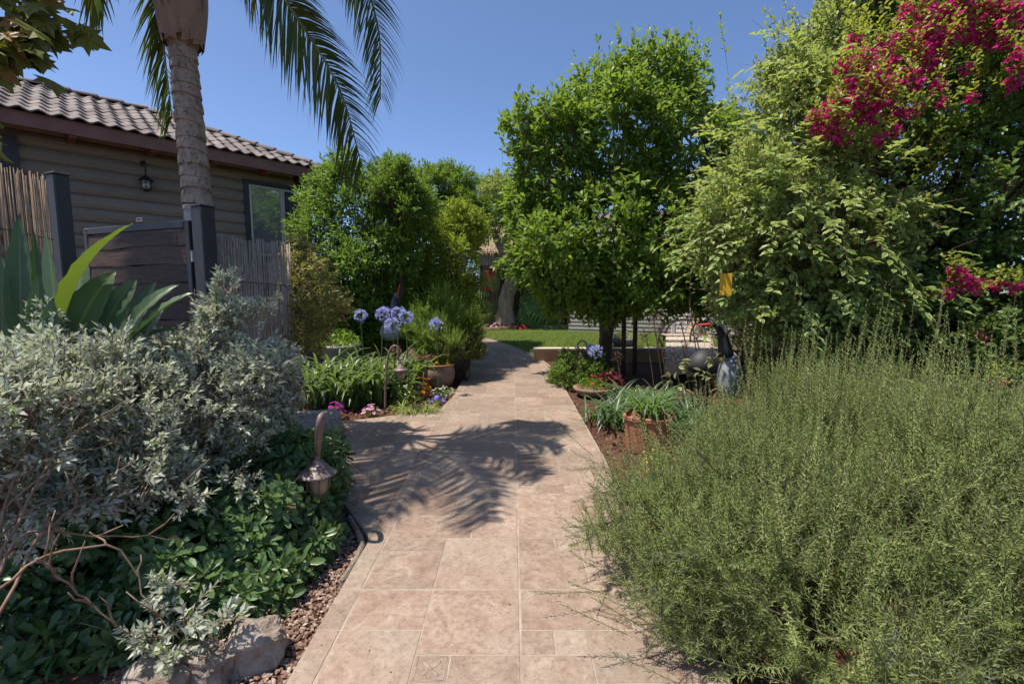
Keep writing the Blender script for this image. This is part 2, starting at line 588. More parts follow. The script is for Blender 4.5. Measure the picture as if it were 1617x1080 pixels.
# ------------------------------------------------------------------ the setting's materials
m_tile = None
def tile_material():
    m, n, l = newmat('travertine_stamped')
    out = n.new('ShaderNodeOutputMaterial')
    b = n.new('ShaderNodeBsdfPrincipled')
    g = n.new('ShaderNodeNewGeometry')
    oi = n.new('ShaderNodeObjectInfo')
    ofs = n.new('ShaderNodeVectorMath')
    l.new(g.outputs['Position'], ofs.inputs[0])
    l.new(mth(n, l, 'MULTIPLY', oi.outputs['Random'], 51.0), ofs.inputs[1])
    v = ofs.outputs[0]
    f1 = ramp(n, l, noise(n, l, v, 3.0, 6, 0.62, 0.5), [(0.36, 0.0), (0.66, 1.0)])
    f2 = ramp(n, l, noise(n, l, v, 11.0, 8, 0.72, 0.9), [(0.42, 0.0), (0.68, 1.0)])
    f3 = ramp(n, l, noise(n, l, v, 70.0, 4, 0.6, 0.3), [(0.60, 0.0), (0.72, 1.0)])
    col = mixc(n, l, f1, (0.285, 0.198, 0.145), (0.355, 0.27, 0.205))
    col = mixc(n, l, mth(n, l, 'MULTIPLY', f2, 0.85), col, (0.205, 0.128, 0.09))
    f5 = ramp(n, l, noise(n, l, v, 6.0, 7, 0.7, 1.2), [(0.55, 0.0), (0.72, 1.0)])
    col = mixc(n, l, mth(n, l, 'MULTIPLY', f5, 0.8), col, (0.42, 0.36, 0.295))
    col = mixc(n, l, mth(n, l, 'MULTIPLY', f3, 0.5), col, (0.17, 0.105, 0.075))
    f4 = ramp(n, l, noise(n, l, v, 1.1, 3, 0.5), [(0.45, 0.0), (0.62, 1.0)])
    col = mixc(n, l, mth(n, l, 'MULTIPLY', f4, 0.45), col, (0.265, 0.23, 0.185))
    # world-wide wear, the same over neighbouring tiles
    f6 = ramp(n, l, noise(n, l, g.outputs['Position'], 1.6, 5, 0.65, 0.4), [(0.35, 0.0), (0.7, 1.0)])
    col = mixc(n, l, mth(n, l, 'MULTIPLY', f6, 0.35), col, (0.215, 0.148, 0.115))
    f7 = ramp(n, l, noise(n, l, v, 30.0, 9, 0.75, 0.6), [(0.34, (0.66, 0.62, 0.60)), (0.5, (1, 1, 1)), (0.7, (1.18, 1.16, 1.15))])
    col = mixc(n, l, 0.9, col, f7, 'MULTIPLY')
    hv = n.new('ShaderNodeHueSaturation')
    l.new(mth(n, l, 'MULTIPLY_ADD', oi.outputs['Random'], 0.26, 0.87), hv.inputs['Value'])
    hv.inputs['Saturation'].default_value = 0.93
    l.new(col, hv.inputs['Color'])
    l.new(hv.outputs[0], b.inputs['Base Color'])
    b.inputs['Roughness'].default_value = 0.62
    b.inputs['Specular IOR Level'].default_value = 0.3
    hh = mth(n, l, 'SUBTRACT', mth(n, l, 'MULTIPLY', f2, 0.5), f3)
    l.new(bump(n, l, hh, 0.35, 0.004), b.inputs['Normal'])
    l.new(b.outputs[0], out.inputs[0])
    return m
m_tile = tile_material()
m_grout = surf('grout', (0.37, 0.305, 0.25), (0.25, 0.195, 0.155), 9, 0.9, 0.2)
m_soil = surf('soil', (0.045, 0.02, 0.013), (0.09, 0.042, 0.026), 4, 0.95, 0.9, 0.03, c3=(0.20, 0.11, 0.07), s2=55)
m_chip = surf('bark_chip', (0.07, 0.028, 0.016), (0.22, 0.11, 0.065), 14, 0.9, 0.2, objvar=0.2)
m_pebble = surf('pebble', (0.18, 0.12, 0.10), (0.42, 0.34, 0.30), 40, 0.85, 0.3, cont=(0.3, 0.7))
m_lawn = surf('lawn_soil', (0.05, 0.085, 0.016), (0.085, 0.12, 0.025), 1.5, 0.95, 0.6, 0.02, c3=(0.14, 0.15, 0.04), s2=60)
m_stone = surf('limestone', (0.24, 0.215, 0.185), (0.36, 0.33, 0.285), 5, 0.9, 0.9, 0.03, c3=(0.20, 0.17, 0.14), s2=22)
m_stone2 = surf('rough_limestone', (0.17, 0.13, 0.10), (0.36, 0.31, 0.26), 7, 0.92, 1.0, 0.04, c3=(0.17, 0.12, 0.08), s2=16)
m_siding = surf('painted_log_siding', (0.20, 0.168, 0.125), (0.24, 0.205, 0.155), 2.5, 0.6, 0.15, 0.004, c3=(0.145, 0.12, 0.088), s2=14, stretch=(1, 1, 6), objvar=0.07)
m_fascia = surf('brown_painted_timber', (0.17, 0.082, 0.06), (0.22, 0.115, 0.085), 4, 0.6, 0.2, 0.004, objvar=0.1)
m_darkwood = surf('dark_stained_board', (0.042, 0.026, 0.018), (0.082, 0.052, 0.036), 5, 0.65, 0.5, 0.006, c3=(0.10, 0.068, 0.048), s2=22, stretch=(1, 1, 7), objvar=0.25)
m_steel = surf('charcoal_painted_steel', (0.032, 0.031, 0.031), (0.044, 0.042, 0.042), 6, 0.5, 0.08, 0.002, spec=0.45)
m_reed = surf('weathered_reed', (0.29, 0.225, 0.17), (0.44, 0.36, 0.285), 14, 0.85, 0.3, 0.004, c3=(0.10, 0.075, 0.055), s2=45, stretch=(3, 3, .5))
m_reed2 = surf('brown_reed', (0.20, 0.14, 0.095), (0.32, 0.235, 0.17), 14, 0.85, 0.3, 0.004, c3=(0.07, 0.05, 0.038), s2=45, stretch=(3, 3, .5))
m_rooft = surf('concrete_roof_tile', (0.135, 0.113, 0.103), (0.205, 0.176, 0.162), 4, 0.8, 0.4, 0.006, c3=(0.11, 0.09, 0.085), s2=18, objvar=0.28)
m_deck = plain('roof_underside', (0.035, 0.022, 0.018), 0.8)
m_glass = plain('reflecting_window_glass', (0.34, 0.37, 0.40), 0.02, 0.9, 0.6)
m_screen = plain('insect_screen', (0.055, 0.058, 0.064), 0.55, 0.3)
m_alu = plain('beige_aluminium', (0.50, 0.45, 0.38), 0.45, 0.5)
m_iron = plain('dark_iron', (0.018, 0.017, 0.018), 0.5, 0.5)
m_copper = surf('aged_copper', (0.13, 0.085, 0.075), (0.22, 0.16, 0.145), 14, 0.5, 0.2, 0.003, c3=(0.09, 0.05, 0.04), s2=60, spec=0.5)
m_lampglass = plain('amber_frosted_glass', (0.42, 0.33, 0.22), 0.3, 0.5, trans=0.35, tcol=(0.6, 0.45, 0.28))
m_clay = surf('terracotta', (0.30, 0.115, 0.062), (0.40, 0.18, 0.105), 6, 0.8, 0.3, 0.004, c3=(0.24, 0.10, 0.06), s2=30, stretch=(1, 1, 5))
m_claygrey = surf('weathered_clay', (0.20, 0.125, 0.09), (0.31, 0.22, 0.17), 5, 0.85, 0.4, 0.006, c3=(0.15, 0.10, 0.08), s2=25)
m_wallp = surf('ochre_render', (0.46, 0.30, 0.165), (0.55, 0.38, 0.225), 3, 0.85, 0.25, 0.004, c3=(0.30, 0.20, 0.12), s2=18)
m_coping = surf('pale_coping', (0.55, 0.48, 0.39), (0.64, 0.57, 0.48), 5, 0.8, 0.2, 0.003)
m_patio = surf('pale_patio_slab', (0.40, 0.34, 0.28), (0.48, 0.42, 0.35), 2, 0.75, 0.2, 0.004, c3=(0.36, 0.30, 0.25), s2=20)
m_white = surf('pale_siding', (0.44, 0.43, 0.44), (0.52, 0.51, 0.51), 3, 0.6, 0.1, 0.003, objvar=0.05)
m_blue = surf('blue_grey_siding', (0.27, 0.255, 0.235), (0.32, 0.305, 0.285), 3, 0.6, 0.1, 0.003, objvar=0.05)
m_bark = surf('grey_bark', (0.24, 0.175, 0.125), (0.42, 0.33, 0.25), 6, 0.9, 1.0, 0.03, c3=(0.09, 0.06, 0.045), s2=18, stretch=(1, 1, .35))
m_bark2 = surf('brown_bark', (0.10, 0.065, 0.04), (0.19, 0.13, 0.085), 10, 0.9, 0.9, 0.015, c3=(0.05, 0.03, 0.02), s2=30, stretch=(1, 1, .3))
m_twig = surf('pale_brown_twig', (0.17, 0.105, 0.07), (0.28, 0.19, 0.135), 14, 0.85, 0.4, 0.004)
m_darktwig = surf('dark_twig', (0.045, 0.03, 0.02), (0.085, 0.055, 0.038), 14, 0.85, 0.4, 0.004)
m_stake = surf('treated_stake', (0.085, 0.045, 0.028), (0.135, 0.078, 0.05), 7, 0.75, 0.5, 0.005, stretch=(1, 1, .2))
m_thatch = surf('thatch', (0.18, 0.13, 0.085), (0.33, 0.26, 0.18), 30, 0.95, 0.7, 0.02, stretch=(1, 1, .3))

# ------------------------------------------------------------------ ground
def rise(x, y):
    return 0.34 * sstep(9.6, 13.6, y)
def gz(x, y):
    return rise(x, y) - 0.035
def grid(name, mat, xs, ys, zf, kind='structure', parent=None):
    b = MB()
    vs = [(x, y, zf(x, y)) for y in ys for x in xs]
    w = len(xs)
    b.add(vs, [(j * w + i, j * w + i + 1, (j + 1) * w + i + 1, (j + 1) * w + i) for j in range(len(ys) - 1) for i in range(w - 1)])
    return b.build(name, mat, parent, smooth=True, kind=kind)
gx = [-400, -120, -40, -20] + list(np.linspace(-12, 12, 49)) + [20, 40, 120, 400]
gy = [-60, -20, -8] + list(np.linspace(-2, 26, 71)) + [40, 90, 300, 900]
grid('ground', m_soil, gx, gy, lambda x, y: gz(x, y) + 0.012 * math.sin(x * 5 + y * 2) * math.sin(y * 4.3 - x) * (0 if abs(x) < 1.1 else 1) * (1 if abs(x) < 12 and -2 < y < 24 else 0) - (0.02 if -3.6 < x < 1.0 else 0))

# ------------------------------------------------------------------ paved path
def clip_poly(poly, win):
    """tile polygon clipped to a convex counter-clockwise window"""
    out = poly
    for i in range(len(win)):
        a, b = win[i], win[(i + 1) % len(win)]
        inside = lambda p: (b[0] - a[0]) * (p[1] - a[1]) - (b[1] - a[1]) * (p[0] - a[0]) >= -1e-9
        src, out = out, []
        for j in range(len(src)):
            p, q = src[j], src[(j + 1) % len(src)]
            ip, iq = inside(p), inside(q)
            if ip: out.append(p)
            if ip != iq:
                A = (b[0] - a[0]) * (p[1] - a[1]) - (b[1] - a[1]) * (p[0] - a[0])
                B = (b[0] - a[0]) * (q[1] - a[1]) - (b[1] - a[1]) * (q[0] - a[0])
                t = A / (A - B)
                out.append((p[0] + (q[0] - p[0]) * t, p[1] + (q[1] - p[1]) * t))
        if len(out) < 3: return []
    return out
def area(p):
    return 0.5 * sum(p[i][0] * p[(i + 1) % len(p)][1] - p[(i + 1) % len(p)][0] * p[i][1] for i in range(len(p)))
XC, XL, XR, MOD = 0.04, -0.82, 0.90, 0.848
Y0 = G(808, 931).y
XE = -0.935
g2 = lambda px, py: (G(px, py).x, G(px, py).y)
# convex windows that together make the paved outline
win_main = [(XE, -0.9), (0.915, -0.9), (0.905, 9.6), (XE, 9.6)]
bA, bB, bC, bD = g2(575, 850), g2(549, 803), g2(488, 693), g2(519, 669)
bE, bF, bG = g2(590, 660), g2(695, 646), g2(716, 627)
win_br = [(XE, bA[1] - .05), (XE, bG[1]), bF, bE, bD, (-3.9, 5.35), (-3.9, 4.7), bC, bB]
path_base = MB()
def slab(poly, z0, z1, b, ch=0.0):
    n = len(poly)
    cx, cy = sum(p[0] for p in poly) / n, sum(p[1] for p in poly) / n
    ins = []
    for i in range(n):
        ins.append((poly[i][0] + (cx - poly[i][0]) * 0, poly[i][1]))
    vs = [(x, y, z0) for x, y in poly] + [(x, y, z1 - ch) for x, y in poly]
    if ch:
        for x, y in poly:
            dx, dy = cx - x, cy - y
            q = math.hypot(dx, dy) or 1
            vs.append((x + dx / q * ch * 1.6, y + dy / q * ch * 1.6, z1))
    fs = []
    L = 3 if ch else 2
    for r in range(L - 1):
        for i in range(n):
            j = (i + 1) % n
            fs.append((r * n + i, r * n + j, (r + 1) * n + j, (r + 1) * n + i))
    fs.append(tuple(range((L - 1) * n, L * n)))
    b.add(vs, fs)
slab(win_main, -0.09, 0.0015, path_base)
br_c = [(XE - .003, bA[1]), (XE - .003, bG[1]), bF, bE, bD, (-3.9, 5.35), (-3.9, 4.7), bC, bB]
slab(br_c[::-1] if area(br_c) < 0 else br_c, -0.09, 0.0015, path_base)
# the far stretch that climbs and bends left
far = []
for i in range(15):
    t = i / 14
    y = 9.6 + t * 6.2
    xr = 0.905 - 2.0 * sstep(9.6, 16.2, y) - 0.16 * max(0, y - 11.0)
    xl = XE - 2.4 * sstep(10.4, 16.5, y) - 0.1 * max(0, y - 11.0)
    far.append((xl, xr, y))
def path_right(y):
    if y < 9.6: return 0.905
    return 0.905 - 2.0 * sstep(9.6, 16.2, y) - 0.16 * max(0, y - 11.0)
path_root = path_base.build('garden_path', m_grout, None, kind='structure')
pave = []
T5 = MOD / 11
PAT = [
    [(0, 0, 7, 4), (7, 0, 4, 4), (0, 4, 2, 2), (2, 4, 2, 2), (4, 4, 7, 4), (0, 6, 4, 5), (4, 8, 7, 3)],
    [(0, 0, 5, 4), (5, 0, 6, 6), (0, 4, 5, 7), (5, 6, 2, 2), (7, 6, 4, 5), (5, 8, 2, 3)],
    [(0, 0, 7, 4), (7, 0, 4, 4), (0, 4, 5, 2), (0, 6, 5, 5), (5, 4, 6, 7)],
    [(0, 0, 8, 4), (8, 0, 3, 4), (0, 4, 3, 2), (3, 4, 2, 2), (0, 6, 5, 5), (5, 4, 6, 7)],
    [(0, 0, 5, 4), (5, 0, 6, 4), (0, 4, 5, 7), (5, 4, 6, 7)],
    [(0, 0, 7, 4), (7, 0, 4, 4), (0, 4, 2, 2), (2, 4, 3, 2), (0, 6, 5, 5), (5, 4, 6, 7)],
]
def lay(poly, gap=0.0035):
    n = len(poly)
    cx, cy = sum(p[0] for p in poly) / n, sum(p[1] for p in poly) / n
    sx, sy = max(abs(p[0] - cx) for p in poly), max(abs(p[1] - cy) for p in poly)
    if sx < 0.02 or sy < 0.02 or area(poly) < 0.003: return None
    q = [(cx + (x - cx) * (1 - gap / sx), cy + (y - cy) * (1 - gap / sy)) for x, y in poly]
    b = MB()
    dz = random.uniform(-0.0012, 0.0012)
    slab(q, -0.02, 0.004 + dz, b, 0.0025)
    return b.build('paving_tile', m_tile, path_root)
decor = []
for r in range(-3, 9):
    yt = Y0 + MOD * (r + 1)          # far edge of this row of modules
    for ci, x0 in enumerate((XL - 4 * MOD - .06, XL - 3 * MOD - .04, XL - 2 * MOD - .02, XL - MOD, XL, XC)):
        wd = XC - XL if ci == 4 else (XR - XC if ci == 5 else MOD)
        if ci == 4: k = {-1: 1, 0: 2, 1: 4}.get(r, (r * 5 + 1) % 6)
        elif ci == 5: k = {-1: 0, 0: 3, 1: 5}.get(r, (r * 3 + 2) % 6)
        else: k = (r * 2 + ci * 3 + 7) % 6
        for (tx, ty, tw, th) in PAT[k]:
            xa, xb = x0 + tx / 11 * wd, x0 + (tx + tw) / 11 * wd
            ya, yb = yt - ty / 11 * MOD, yt - (ty + th) / 11 * MOD
            j = 0.0045
            xa += j if tx == 0 else 0.002
            xb -= j if tx + tw == 11 else 0.002
            ya -= j if ty == 0 else 0.002
            yb += j if ty + th == 11 else 0.002
            rect = [(xa, yb), (xb, yb), (xb, ya), (xa, ya)]
            if ci >= 4:
                w = clip_poly(rect, [(XE, -0.9), (0.915, -0.9), (0.905, 9.6), (XE, 9.6)])
                o = lay(w, 0.001) if w else None
                if o is not None and (ci, r) in ((4, -1), (5, 0)) and (tw, th) == (2, 2):
                    decor.append((o, (xa + xb) / 2, (ya + yb) / 2, xb - xa))
            else:
                if ci == 3:                      # the narrow strip left of the joint belongs to the main run
                    w = clip_poly(rect, [(XE, -0.9), (XL, -0.9), (XL, 9.6), (XE, 9.6)])
                    if w: lay(w, 0.001)
                wb = br_c[::-1] if area(br_c) < 0 else br_c
                # the branch outline is not convex at its inner corners: clip against convex pieces
                for piece in ([bB, (XE, bA[1]), (XE, bF[1]), bF], [bB, bF, bE], [bB, bE, bD, bC], [bC, bD, (-3.9, 5.35), (-3.9, 4.7)], [bF, (XE, bF[1]), (XE, bG[1])]):
                    pc = piece if area(piece) > 0 else piece[::-1]
                    w = clip_poly(rect, pc)
                    if w and area(w) > 0.004: lay(w, 0.0012)
# raised ornament on the two little square tiles: a flower and a double scroll
for o, cx, cy, s in decor:
    b = MB()
    z = 0.0038
    fr = s * 0.42
    for a in range(4):
        c, s_ = math.cos(a * math.pi / 2), math.sin(a * math.pi / 2)
        b.box((cx + c * fr, cy + s_ * fr, z), (abs(s_) * 2 * fr + 0.005, abs(c) * 2 * fr + 0.005, 0.0016 if a % 2 else 0.0020))
    if cx < 0:
        for a in range(4):
            t = math.pi / 4 + a * math.pi / 2
            b.ball((cx + math.cos(t) * fr * .48, cy + math.sin(t) * fr * .48, z), (fr * .42, fr * .13, 0.0013), 10, 4, rot=Matrix.Rotation(t, 3, 'Z'))
        for a in range(4):
            t = a * math.pi / 2
            b.ball((cx + math.cos(t) * fr * .62, cy + math.sin(t) * fr * .62, z), (fr * .2, fr * .07, 0.0013), 8, 4, rot=Matrix.Rotation(t, 3, 'Z'))
        b.ball((cx, cy, z), (fr * .14, fr * .14, .0025), 8, 4)
    else:
        for sx in (-1, 1):
            pts = [(cx + sx * fr * .42 + math.sin(t) * fr * .24, cy + fr * (.6 - 1.2 * t / 6.28), z) for t in np.linspace(0, 6.28, 17)]
            b.tube(pts, 0.003, 6)
    b.build('relief', m_tile, o, smooth=True)
# far stretch, laid in wide tiles row by row
for i in range(len(far) - 1):
    (xl, xr, y), (xl2, xr2, y2) = far[i], far[i + 1]
    cuts = [0, .22 + .1 * (i % 3), .52, .74 + .06 * (i % 2), 1]
    for k in range(4):
        a, b_ = cuts[k] + .003, cuts[k + 1] - .003
        q = MB()
        pt = lambda u, l_, r_, yy: (l_ + (r_ - l_) * u, yy, rise(0, yy) + 0.003)
        v = [pt(a, xl, xr, y + .004), pt(b_, xl, xr, y + .004), pt(b_, xl2, xr2, y2 - .004), pt(a, xl2, xr2, y2 - .004)]
        q.add(v + [(p[0], p[1], p[2] - .05) for p in v], [(0, 1, 2, 3), (0, 4, 5, 1), (1, 5, 6, 2), (2, 6, 7, 3), (3, 7, 4, 0)])
        q.build('paving_tile', m_tile, path_root)
b = MB()
for i in range(len(far) - 1):
    (xl, xr, y), (xl2, xr2, y2) = far[i], far[i + 1]
    q = lambda x, yy: (x, yy, rise(0, yy) - 0.006)
    b.quad(q(xl, y), q(xr, y), q(xr2, y2), q(xl2, y2))
b.build('path_bed', m_grout, path_root)
# stone lip where the path narrows beside the near shrubs
b = MB()
lip = [g2(*p) for p in ((556, 812), (572, 838), (578, 856), (566, 884), (545, 915))]
for i in range(len(lip) - 1):
    a, c = Vector((*lip[i], 0)), Vector((*lip[i + 1], 0))
    d = (c - a)
    x = d.normalized()
    y = Vector((-x.y, x.x, 0))
    if y.x > 0: y = -y
    b.bbox((a + c) / 2 + y * 0.022 + Vector((0, 0, -.034)), (d.length * .97, 0.035, 0.075), 0.010, x, y)
tag(b.build('path_lip', m_stone2, None, kind='structure'))

# ------------------------------------------------------------------ lawn
b = MB()
rows = list(np.linspace(10.95, 19.5, 36))
NX = 24
def lawn_z(x, y):
    e = path_right(y)
    t = sstep(0, 1.1, x - e)
    return (rise(0, y) + 0.004) * (1 - t) + 0.345 * t
vs = []
for y in rows:
    e = path_right(y) + 0.01 if y < 15.7 else path_right(15.7) - (y - 15.7) * .9
    for i in range(NX):
        x = e + (7.0 - e) * (i / (NX - 1)) ** 1.6
        vs.append((x, y, lawn_z(x, y)))
b.add(vs, [(j * NX + i, j * NX + i + 1, (j + 1) * NX + i + 1, (j + 1) * NX + i) for j in range(len(rows) - 1) for i in range(NX - 1)])
b.build('lawn', m_lawn, None, smooth=True, kind='structure')
m_grass = leafmat('grass_blade', (0.060, 0.105, 0.018), (0.105, 0.15, 0.03), (0.28, 0.36, 0.06), 0.35, 0.6)
N = 60000
yy = 10.95 + 7.8 * R_.random(N) ** 1.3
ee = np.array([path_right(y) + .02 if y < 15.7 else path_right(15.7) for y in yy])
xx = ee + (5.2 - ee) * R_.random(N)
zz = np.array([lawn_z(x, y) for x, y in zip(xx, yy)])
pos = np.stack([xx, yy, zz], 1)
ch = place(T_NEEDLE, pos, UP + R_.normal(size=(N, 3)) * .55, rand_dir(N), R_.uniform(.025, .055, N), R_.uniform(.006, .012, N))
build_cloud([ch], 'grass', m_grass, None, kind='stuff')

# low retaining wall with pale coping
rw = thing('retaining_wall', 'low ochre garden wall with pale coping along the front of the lawn', 'wall', (2.4, 10.7, 0))
wl0, wl1, wy = G(843, 575).x, 5.2, 10.72
nb = 6
for i in range(nb):
    a = wl0 + (wl1 - wl0) * i / nb
    c = wl0 + (wl1 - wl0) * (i + 1) / nb
    MB().bbox(((a + c) / 2, wy + .07, .145), (c - a - .006, .14, .37), .006).build('wall_panel', m_wallp, rw)
    MB().bbox(((a + c) / 2, wy + .075, .347), (c - a - .003, .20, .035), .006).build('coping', m_coping, rw)

# ------------------------------------------------------------------ house on the left
EZ, HS = 4.2, 1.3
A0, B0 = G(0, 193, EZ), G(514, 286, EZ)
hd = (B0 - A0); hd.z = 0; hd.normalize()
hn = Vector((-hd.y, hd.x, 0))          # inward, away from the path
A1 = A0 - hd * 2.2
HL = (B0 - A1).length
house = thing('house', 'house with grey brown log siding and a low tiled roof behind the palm', 'house', (A0.x, A0.y, 0))
WOFF = 0.42 * HS
wp = A1 + hn * WOFF
WLEN = HL - 0.40 * HS
def wallpt(s, z, o=0.0):
    """along the wall from its left end, o metres out towards the path"""
    q = wp + hd * s - hn * o
    return Vector((q.x, q.y, z))
z = 0.1
PI_ = 0.178 * HS
while z < EZ + .22:
    b = MB()
    prof = [(0.0, 0.0), (0.026, 0.028), (0.078, 0.046), (0.143, 0.046), (0.20, 0.026), (PI_ - .002, 0.0)]
    vs = [wallpt(s, z + dz, o) for s in (0, WLEN) for dz, o in prof]
    k = len(prof)
    b.add(vs, [(i, i + k, i + k + 1, i + 1) for i in range(k - 1)] + [tuple(range(k)), tuple(range(2 * k - 1, k - 1, -1))])
    b.build('log_board', m_siding, house)
    z += PI_
b = MB()
b.quad(wallpt(0, 0, -.02), wallpt(WLEN, 0, -.02), wallpt(WLEN, EZ + .3, -.02), wallpt(0, EZ + .3, -.02))
q0, q1 = wallpt(WLEN, 0, -.0), wallpt(WLEN, 0, -5)
b.quad(q0, q1, q1 + Vector((0, 0, EZ + .2)), q0 + Vector((0, 0, EZ + .2)))
b.build('wall', m_siding, house)
# corner board far left (dark), seen beside the reed screen
c_ = on_plane(16, 260, wallpt(0, 2), hn)
sL = (c_ - wp).dot(hd)
MB().box(wallpt(sL, EZ / 2, .07), (0.2, .05, EZ - .1), hd, hn, (0, 0, 1)).build('corner_board', m_steel, house)
# fascia, soffit and rafter ends
b = MB()
b.box(A1 + hd * HL / 2 + Vector((0, 0, .11)), (HL, .04, .22), hd, hn, (0, 0, 1))
b.build('fascia', m_fascia, house)
b = MB()
b.box(B0 + hn * 2.6 + hd * .0 + Vector((0, 0, .11)), (.04, 5.15, .22), hd, hn, (0, 0, 1))
b.build('fascia', m_fascia, house)
for px, py in ((112, 222), (233, 247), (330, 262), (420, 272), (480, 290)):
    q = G(px, py, EZ + .02)
    s = (q - A1).dot(hd)
    b = MB()
    b.box(A1 + hd * s + hn * .28 + Vector((0, 0, .04)), (.10, .50, .14), hd, hn, (0, 0, 1))
    b.build('rafter_end', m_fascia, house)
# roof plane: the hip rises from the near right corner and meets a short ridge
C_ = B0 + Vector((0, 0, .22)) + hd * .06 - hn * .06
def hip(s, tp): return C_ + (-hd + hn) * s + Vector((0, 0, s * tp))
lo, hi = 0.1, 12.0
def pix(p):
    v = p - Vector((0, 0, CAMH))
    f = v.y * _c - v.z * _s
    u = v.y * _s + v.z * _c
    return 808.5 + v.x / f * FPX, 540 - u / f * FPX
for _ in range(50):
    mid = (lo + hi) / 2
    if pix(hip(mid, .28))[0] > 236: lo = mid
    else: hi = mid
SH = lo
TP = (on_plane(236, 177, hip(SH, 0), Vector((0, 1, 0))).z - C_.z) / SH
up_s = (hn + Vector((0, 0, TP))).normalized()
rn = hd.cross(up_s).normalized()
roof = MB()
left = C_ - hd * (HL + 0.4)
rg = hip(SH, TP)
rgl = left + hn * SH + Vector((0, 0, SH * TP))
roof.add([C_, rg, rgl, left], [(0, 1, 2, 3)])
roof.add([C_, rg, rg + (hd + hn) * SH - Vector((0, 0, SH * TP)), ], [(0, 2, 1)])
roof.add([rg, rgl, rgl + hn * SH - Vector((0, 0, SH * TP)), rg + (hd + hn) * SH - Vector((0, 0, SH * TP))], [(0, 3, 2, 1)])
roof = roof.build('roof', m_deck, house)
TW, TL = 0.235, 0.36
b = MB()
nx = 9
prof = []
for i in range(nx):
    u = i / (nx - 1)
    prof.append(((u - .5) * TW * 1.04, 0.024 * math.cos(u * 2 * math.pi) + 0.010))
vs = [(x, 0, zz_ + .014) for x, zz_ in prof] + [(x, TL * 1.1, zz_ - .004) for x, zz_ in prof] + [(x, 0, zz_ - .010) for x, zz_ in prof]
fs = [(i, i + 1, nx + i + 1, nx + i) for i in range(nx - 1)] + [(2 * nx + i, 2 * nx + i + 1, i + 1, i) for i in range(nx - 1)]
b.add(vs, fs)
t0 = b.build('roof_tile', m_rooft, None, smooth=False)
tme = t0.data
bpy.data.objects.remove(t0)
tiles = []
slope = math.hypot(1, TP)
rrow = 0
while rrow * TL / slope < SH:
    up = rrow * TL / slope
    scol = 0
    while True:
        s = up + .10 + (scol + (.5 if rrow % 2 else 0)) * TW
        if s > HL + .2: break
        p = C_ - hd * s + hn * up + Vector((0, 0, up * TP)) + rn * 0.02
        x_, y_ = pix(p)
        if -60 < x_ < 560: tiles.append(p)
        scol += 1
    rrow += 1
tiles.sort(key=lambda p: (p - Vector((0, 0, CAMH))).length)
def tile_matrix(p, ax, ay, az):
    return Matrix(((ax.x, ay.x, az.x, p.x), (ax.y, ay.y, az.y, p.y), (ax.z, ay.z, az.z, p.z), (0, 0, 0, 1)))
ho = root_loc(roof)
for p in tiles[:298]:
    o = bpy.data.objects.new('roof_tile', tme)
    COL.objects.link(o)
    o.parent = roof
    j = rn * random.uniform(-.006, .006) + up_s * random.uniform(-.012, .012)
    a_ = random.uniform(-.025, .025)
    o.matrix_local = tile_matrix(p - ho + j, hd * math.cos(a_) + up_s * math.sin(a_), up_s * math.cos(a_) - hd * math.sin(a_), rn)
if len(tiles) > 298:
    b = MB()
    for p in tiles[298:]:
        M_ = tile_matrix(p, hd, up_s, rn)
        b.add([M_ @ v.co for v in tme.vertices], [tuple(q.vertices) for q in tme.polygons])
    b.build('tile_field', m_rooft, roof, kind='stuff')
# hip and ridge caps
b = MB()
nc = 8
vs = []
for y_, r_, in ((0, .10), (.02, .103), (.48, .086)):
    for i in range(nc + 1):
        a = math.pi * i / nc
        vs.append((math.cos(a) * r_, y_, math.sin(a) * r_ * .85 + (.02 if y_ < .1 else 0)))
w = nc + 1
b.add(vs, [(j * w + i, (j + 1) * w + i, (j + 1) * w + i + 1, j * w + i + 1) for j in range(2) for i in range(nc)] + [tuple(range(w))])
c0 = b.build('hip_cap', m_rooft, None)
cme = c0.data
bpy.data.objects.remove(c0)
hv = (rg - C_)
hvd = hv.normalized()
sx = hvd.cross(Vector((0, 0, 1))).normalized()
k = 0
while k * .42 < hv.length:
    o = bpy.data.objects.new('hip_cap', cme)
    COL.objects.link(o)
    o.parent = roof
    o.matrix_local = tile_matrix(C_ + hvd * (k * .42) - ho + Vector((0, 0, .02)), sx, hvd, sx.cross(hvd))
    k += 1
for k in range(14):
    o = bpy.data.objects.new('ridge_cap', cme)
    COL.objects.link(o)
    o.parent = roof
    o.matrix_local = tile_matrix(rg - hd * (k * .42) - ho + Vector((0, 0, .02)), -hn, -hd, Vector((0, 0, 1)))
# window
def wpx(px, py, o=0.05):
    q = on_plane(px, py, wallpt(0, 2, o), hn)
    return (q - wp).dot(hd), q.z
s0, zt = wpx(392, 290)
s1, _z = wpx(482, 300)
zt = wpx(396, 292)[1]
zb = zt - 1.5
win = MB()
cz = (zt + zb) / 2
for (ss, zz_, w_, h_) in (((s0 + s1) / 2, zt + .05, s1 - s0 + .2, .10), ((s0 + s1) / 2, zb - .05, s1 - s0 + .2, .10), (s0 - .05, cz, .10, zt - zb - .004), (s1 + .05, cz, .10, zt - zb - .004)):
    win.box(wallpt(ss, zz_, .05), (w_, .055, h_), hd, hn, (0, 0, 1))
win = win.build('window', m_steel, house)
fr = MB()
sm = s0 + (s1 - s0) * .56
for (ss, w_) in ((s0 + .02, .04), (s1 - .02, .04), (sm - .02, .035), (sm + .022, .035)):
    fr.box(wallpt(ss, cz, .062), (w_, .045, zt - zb), hd, hn, (0, 0, 1))
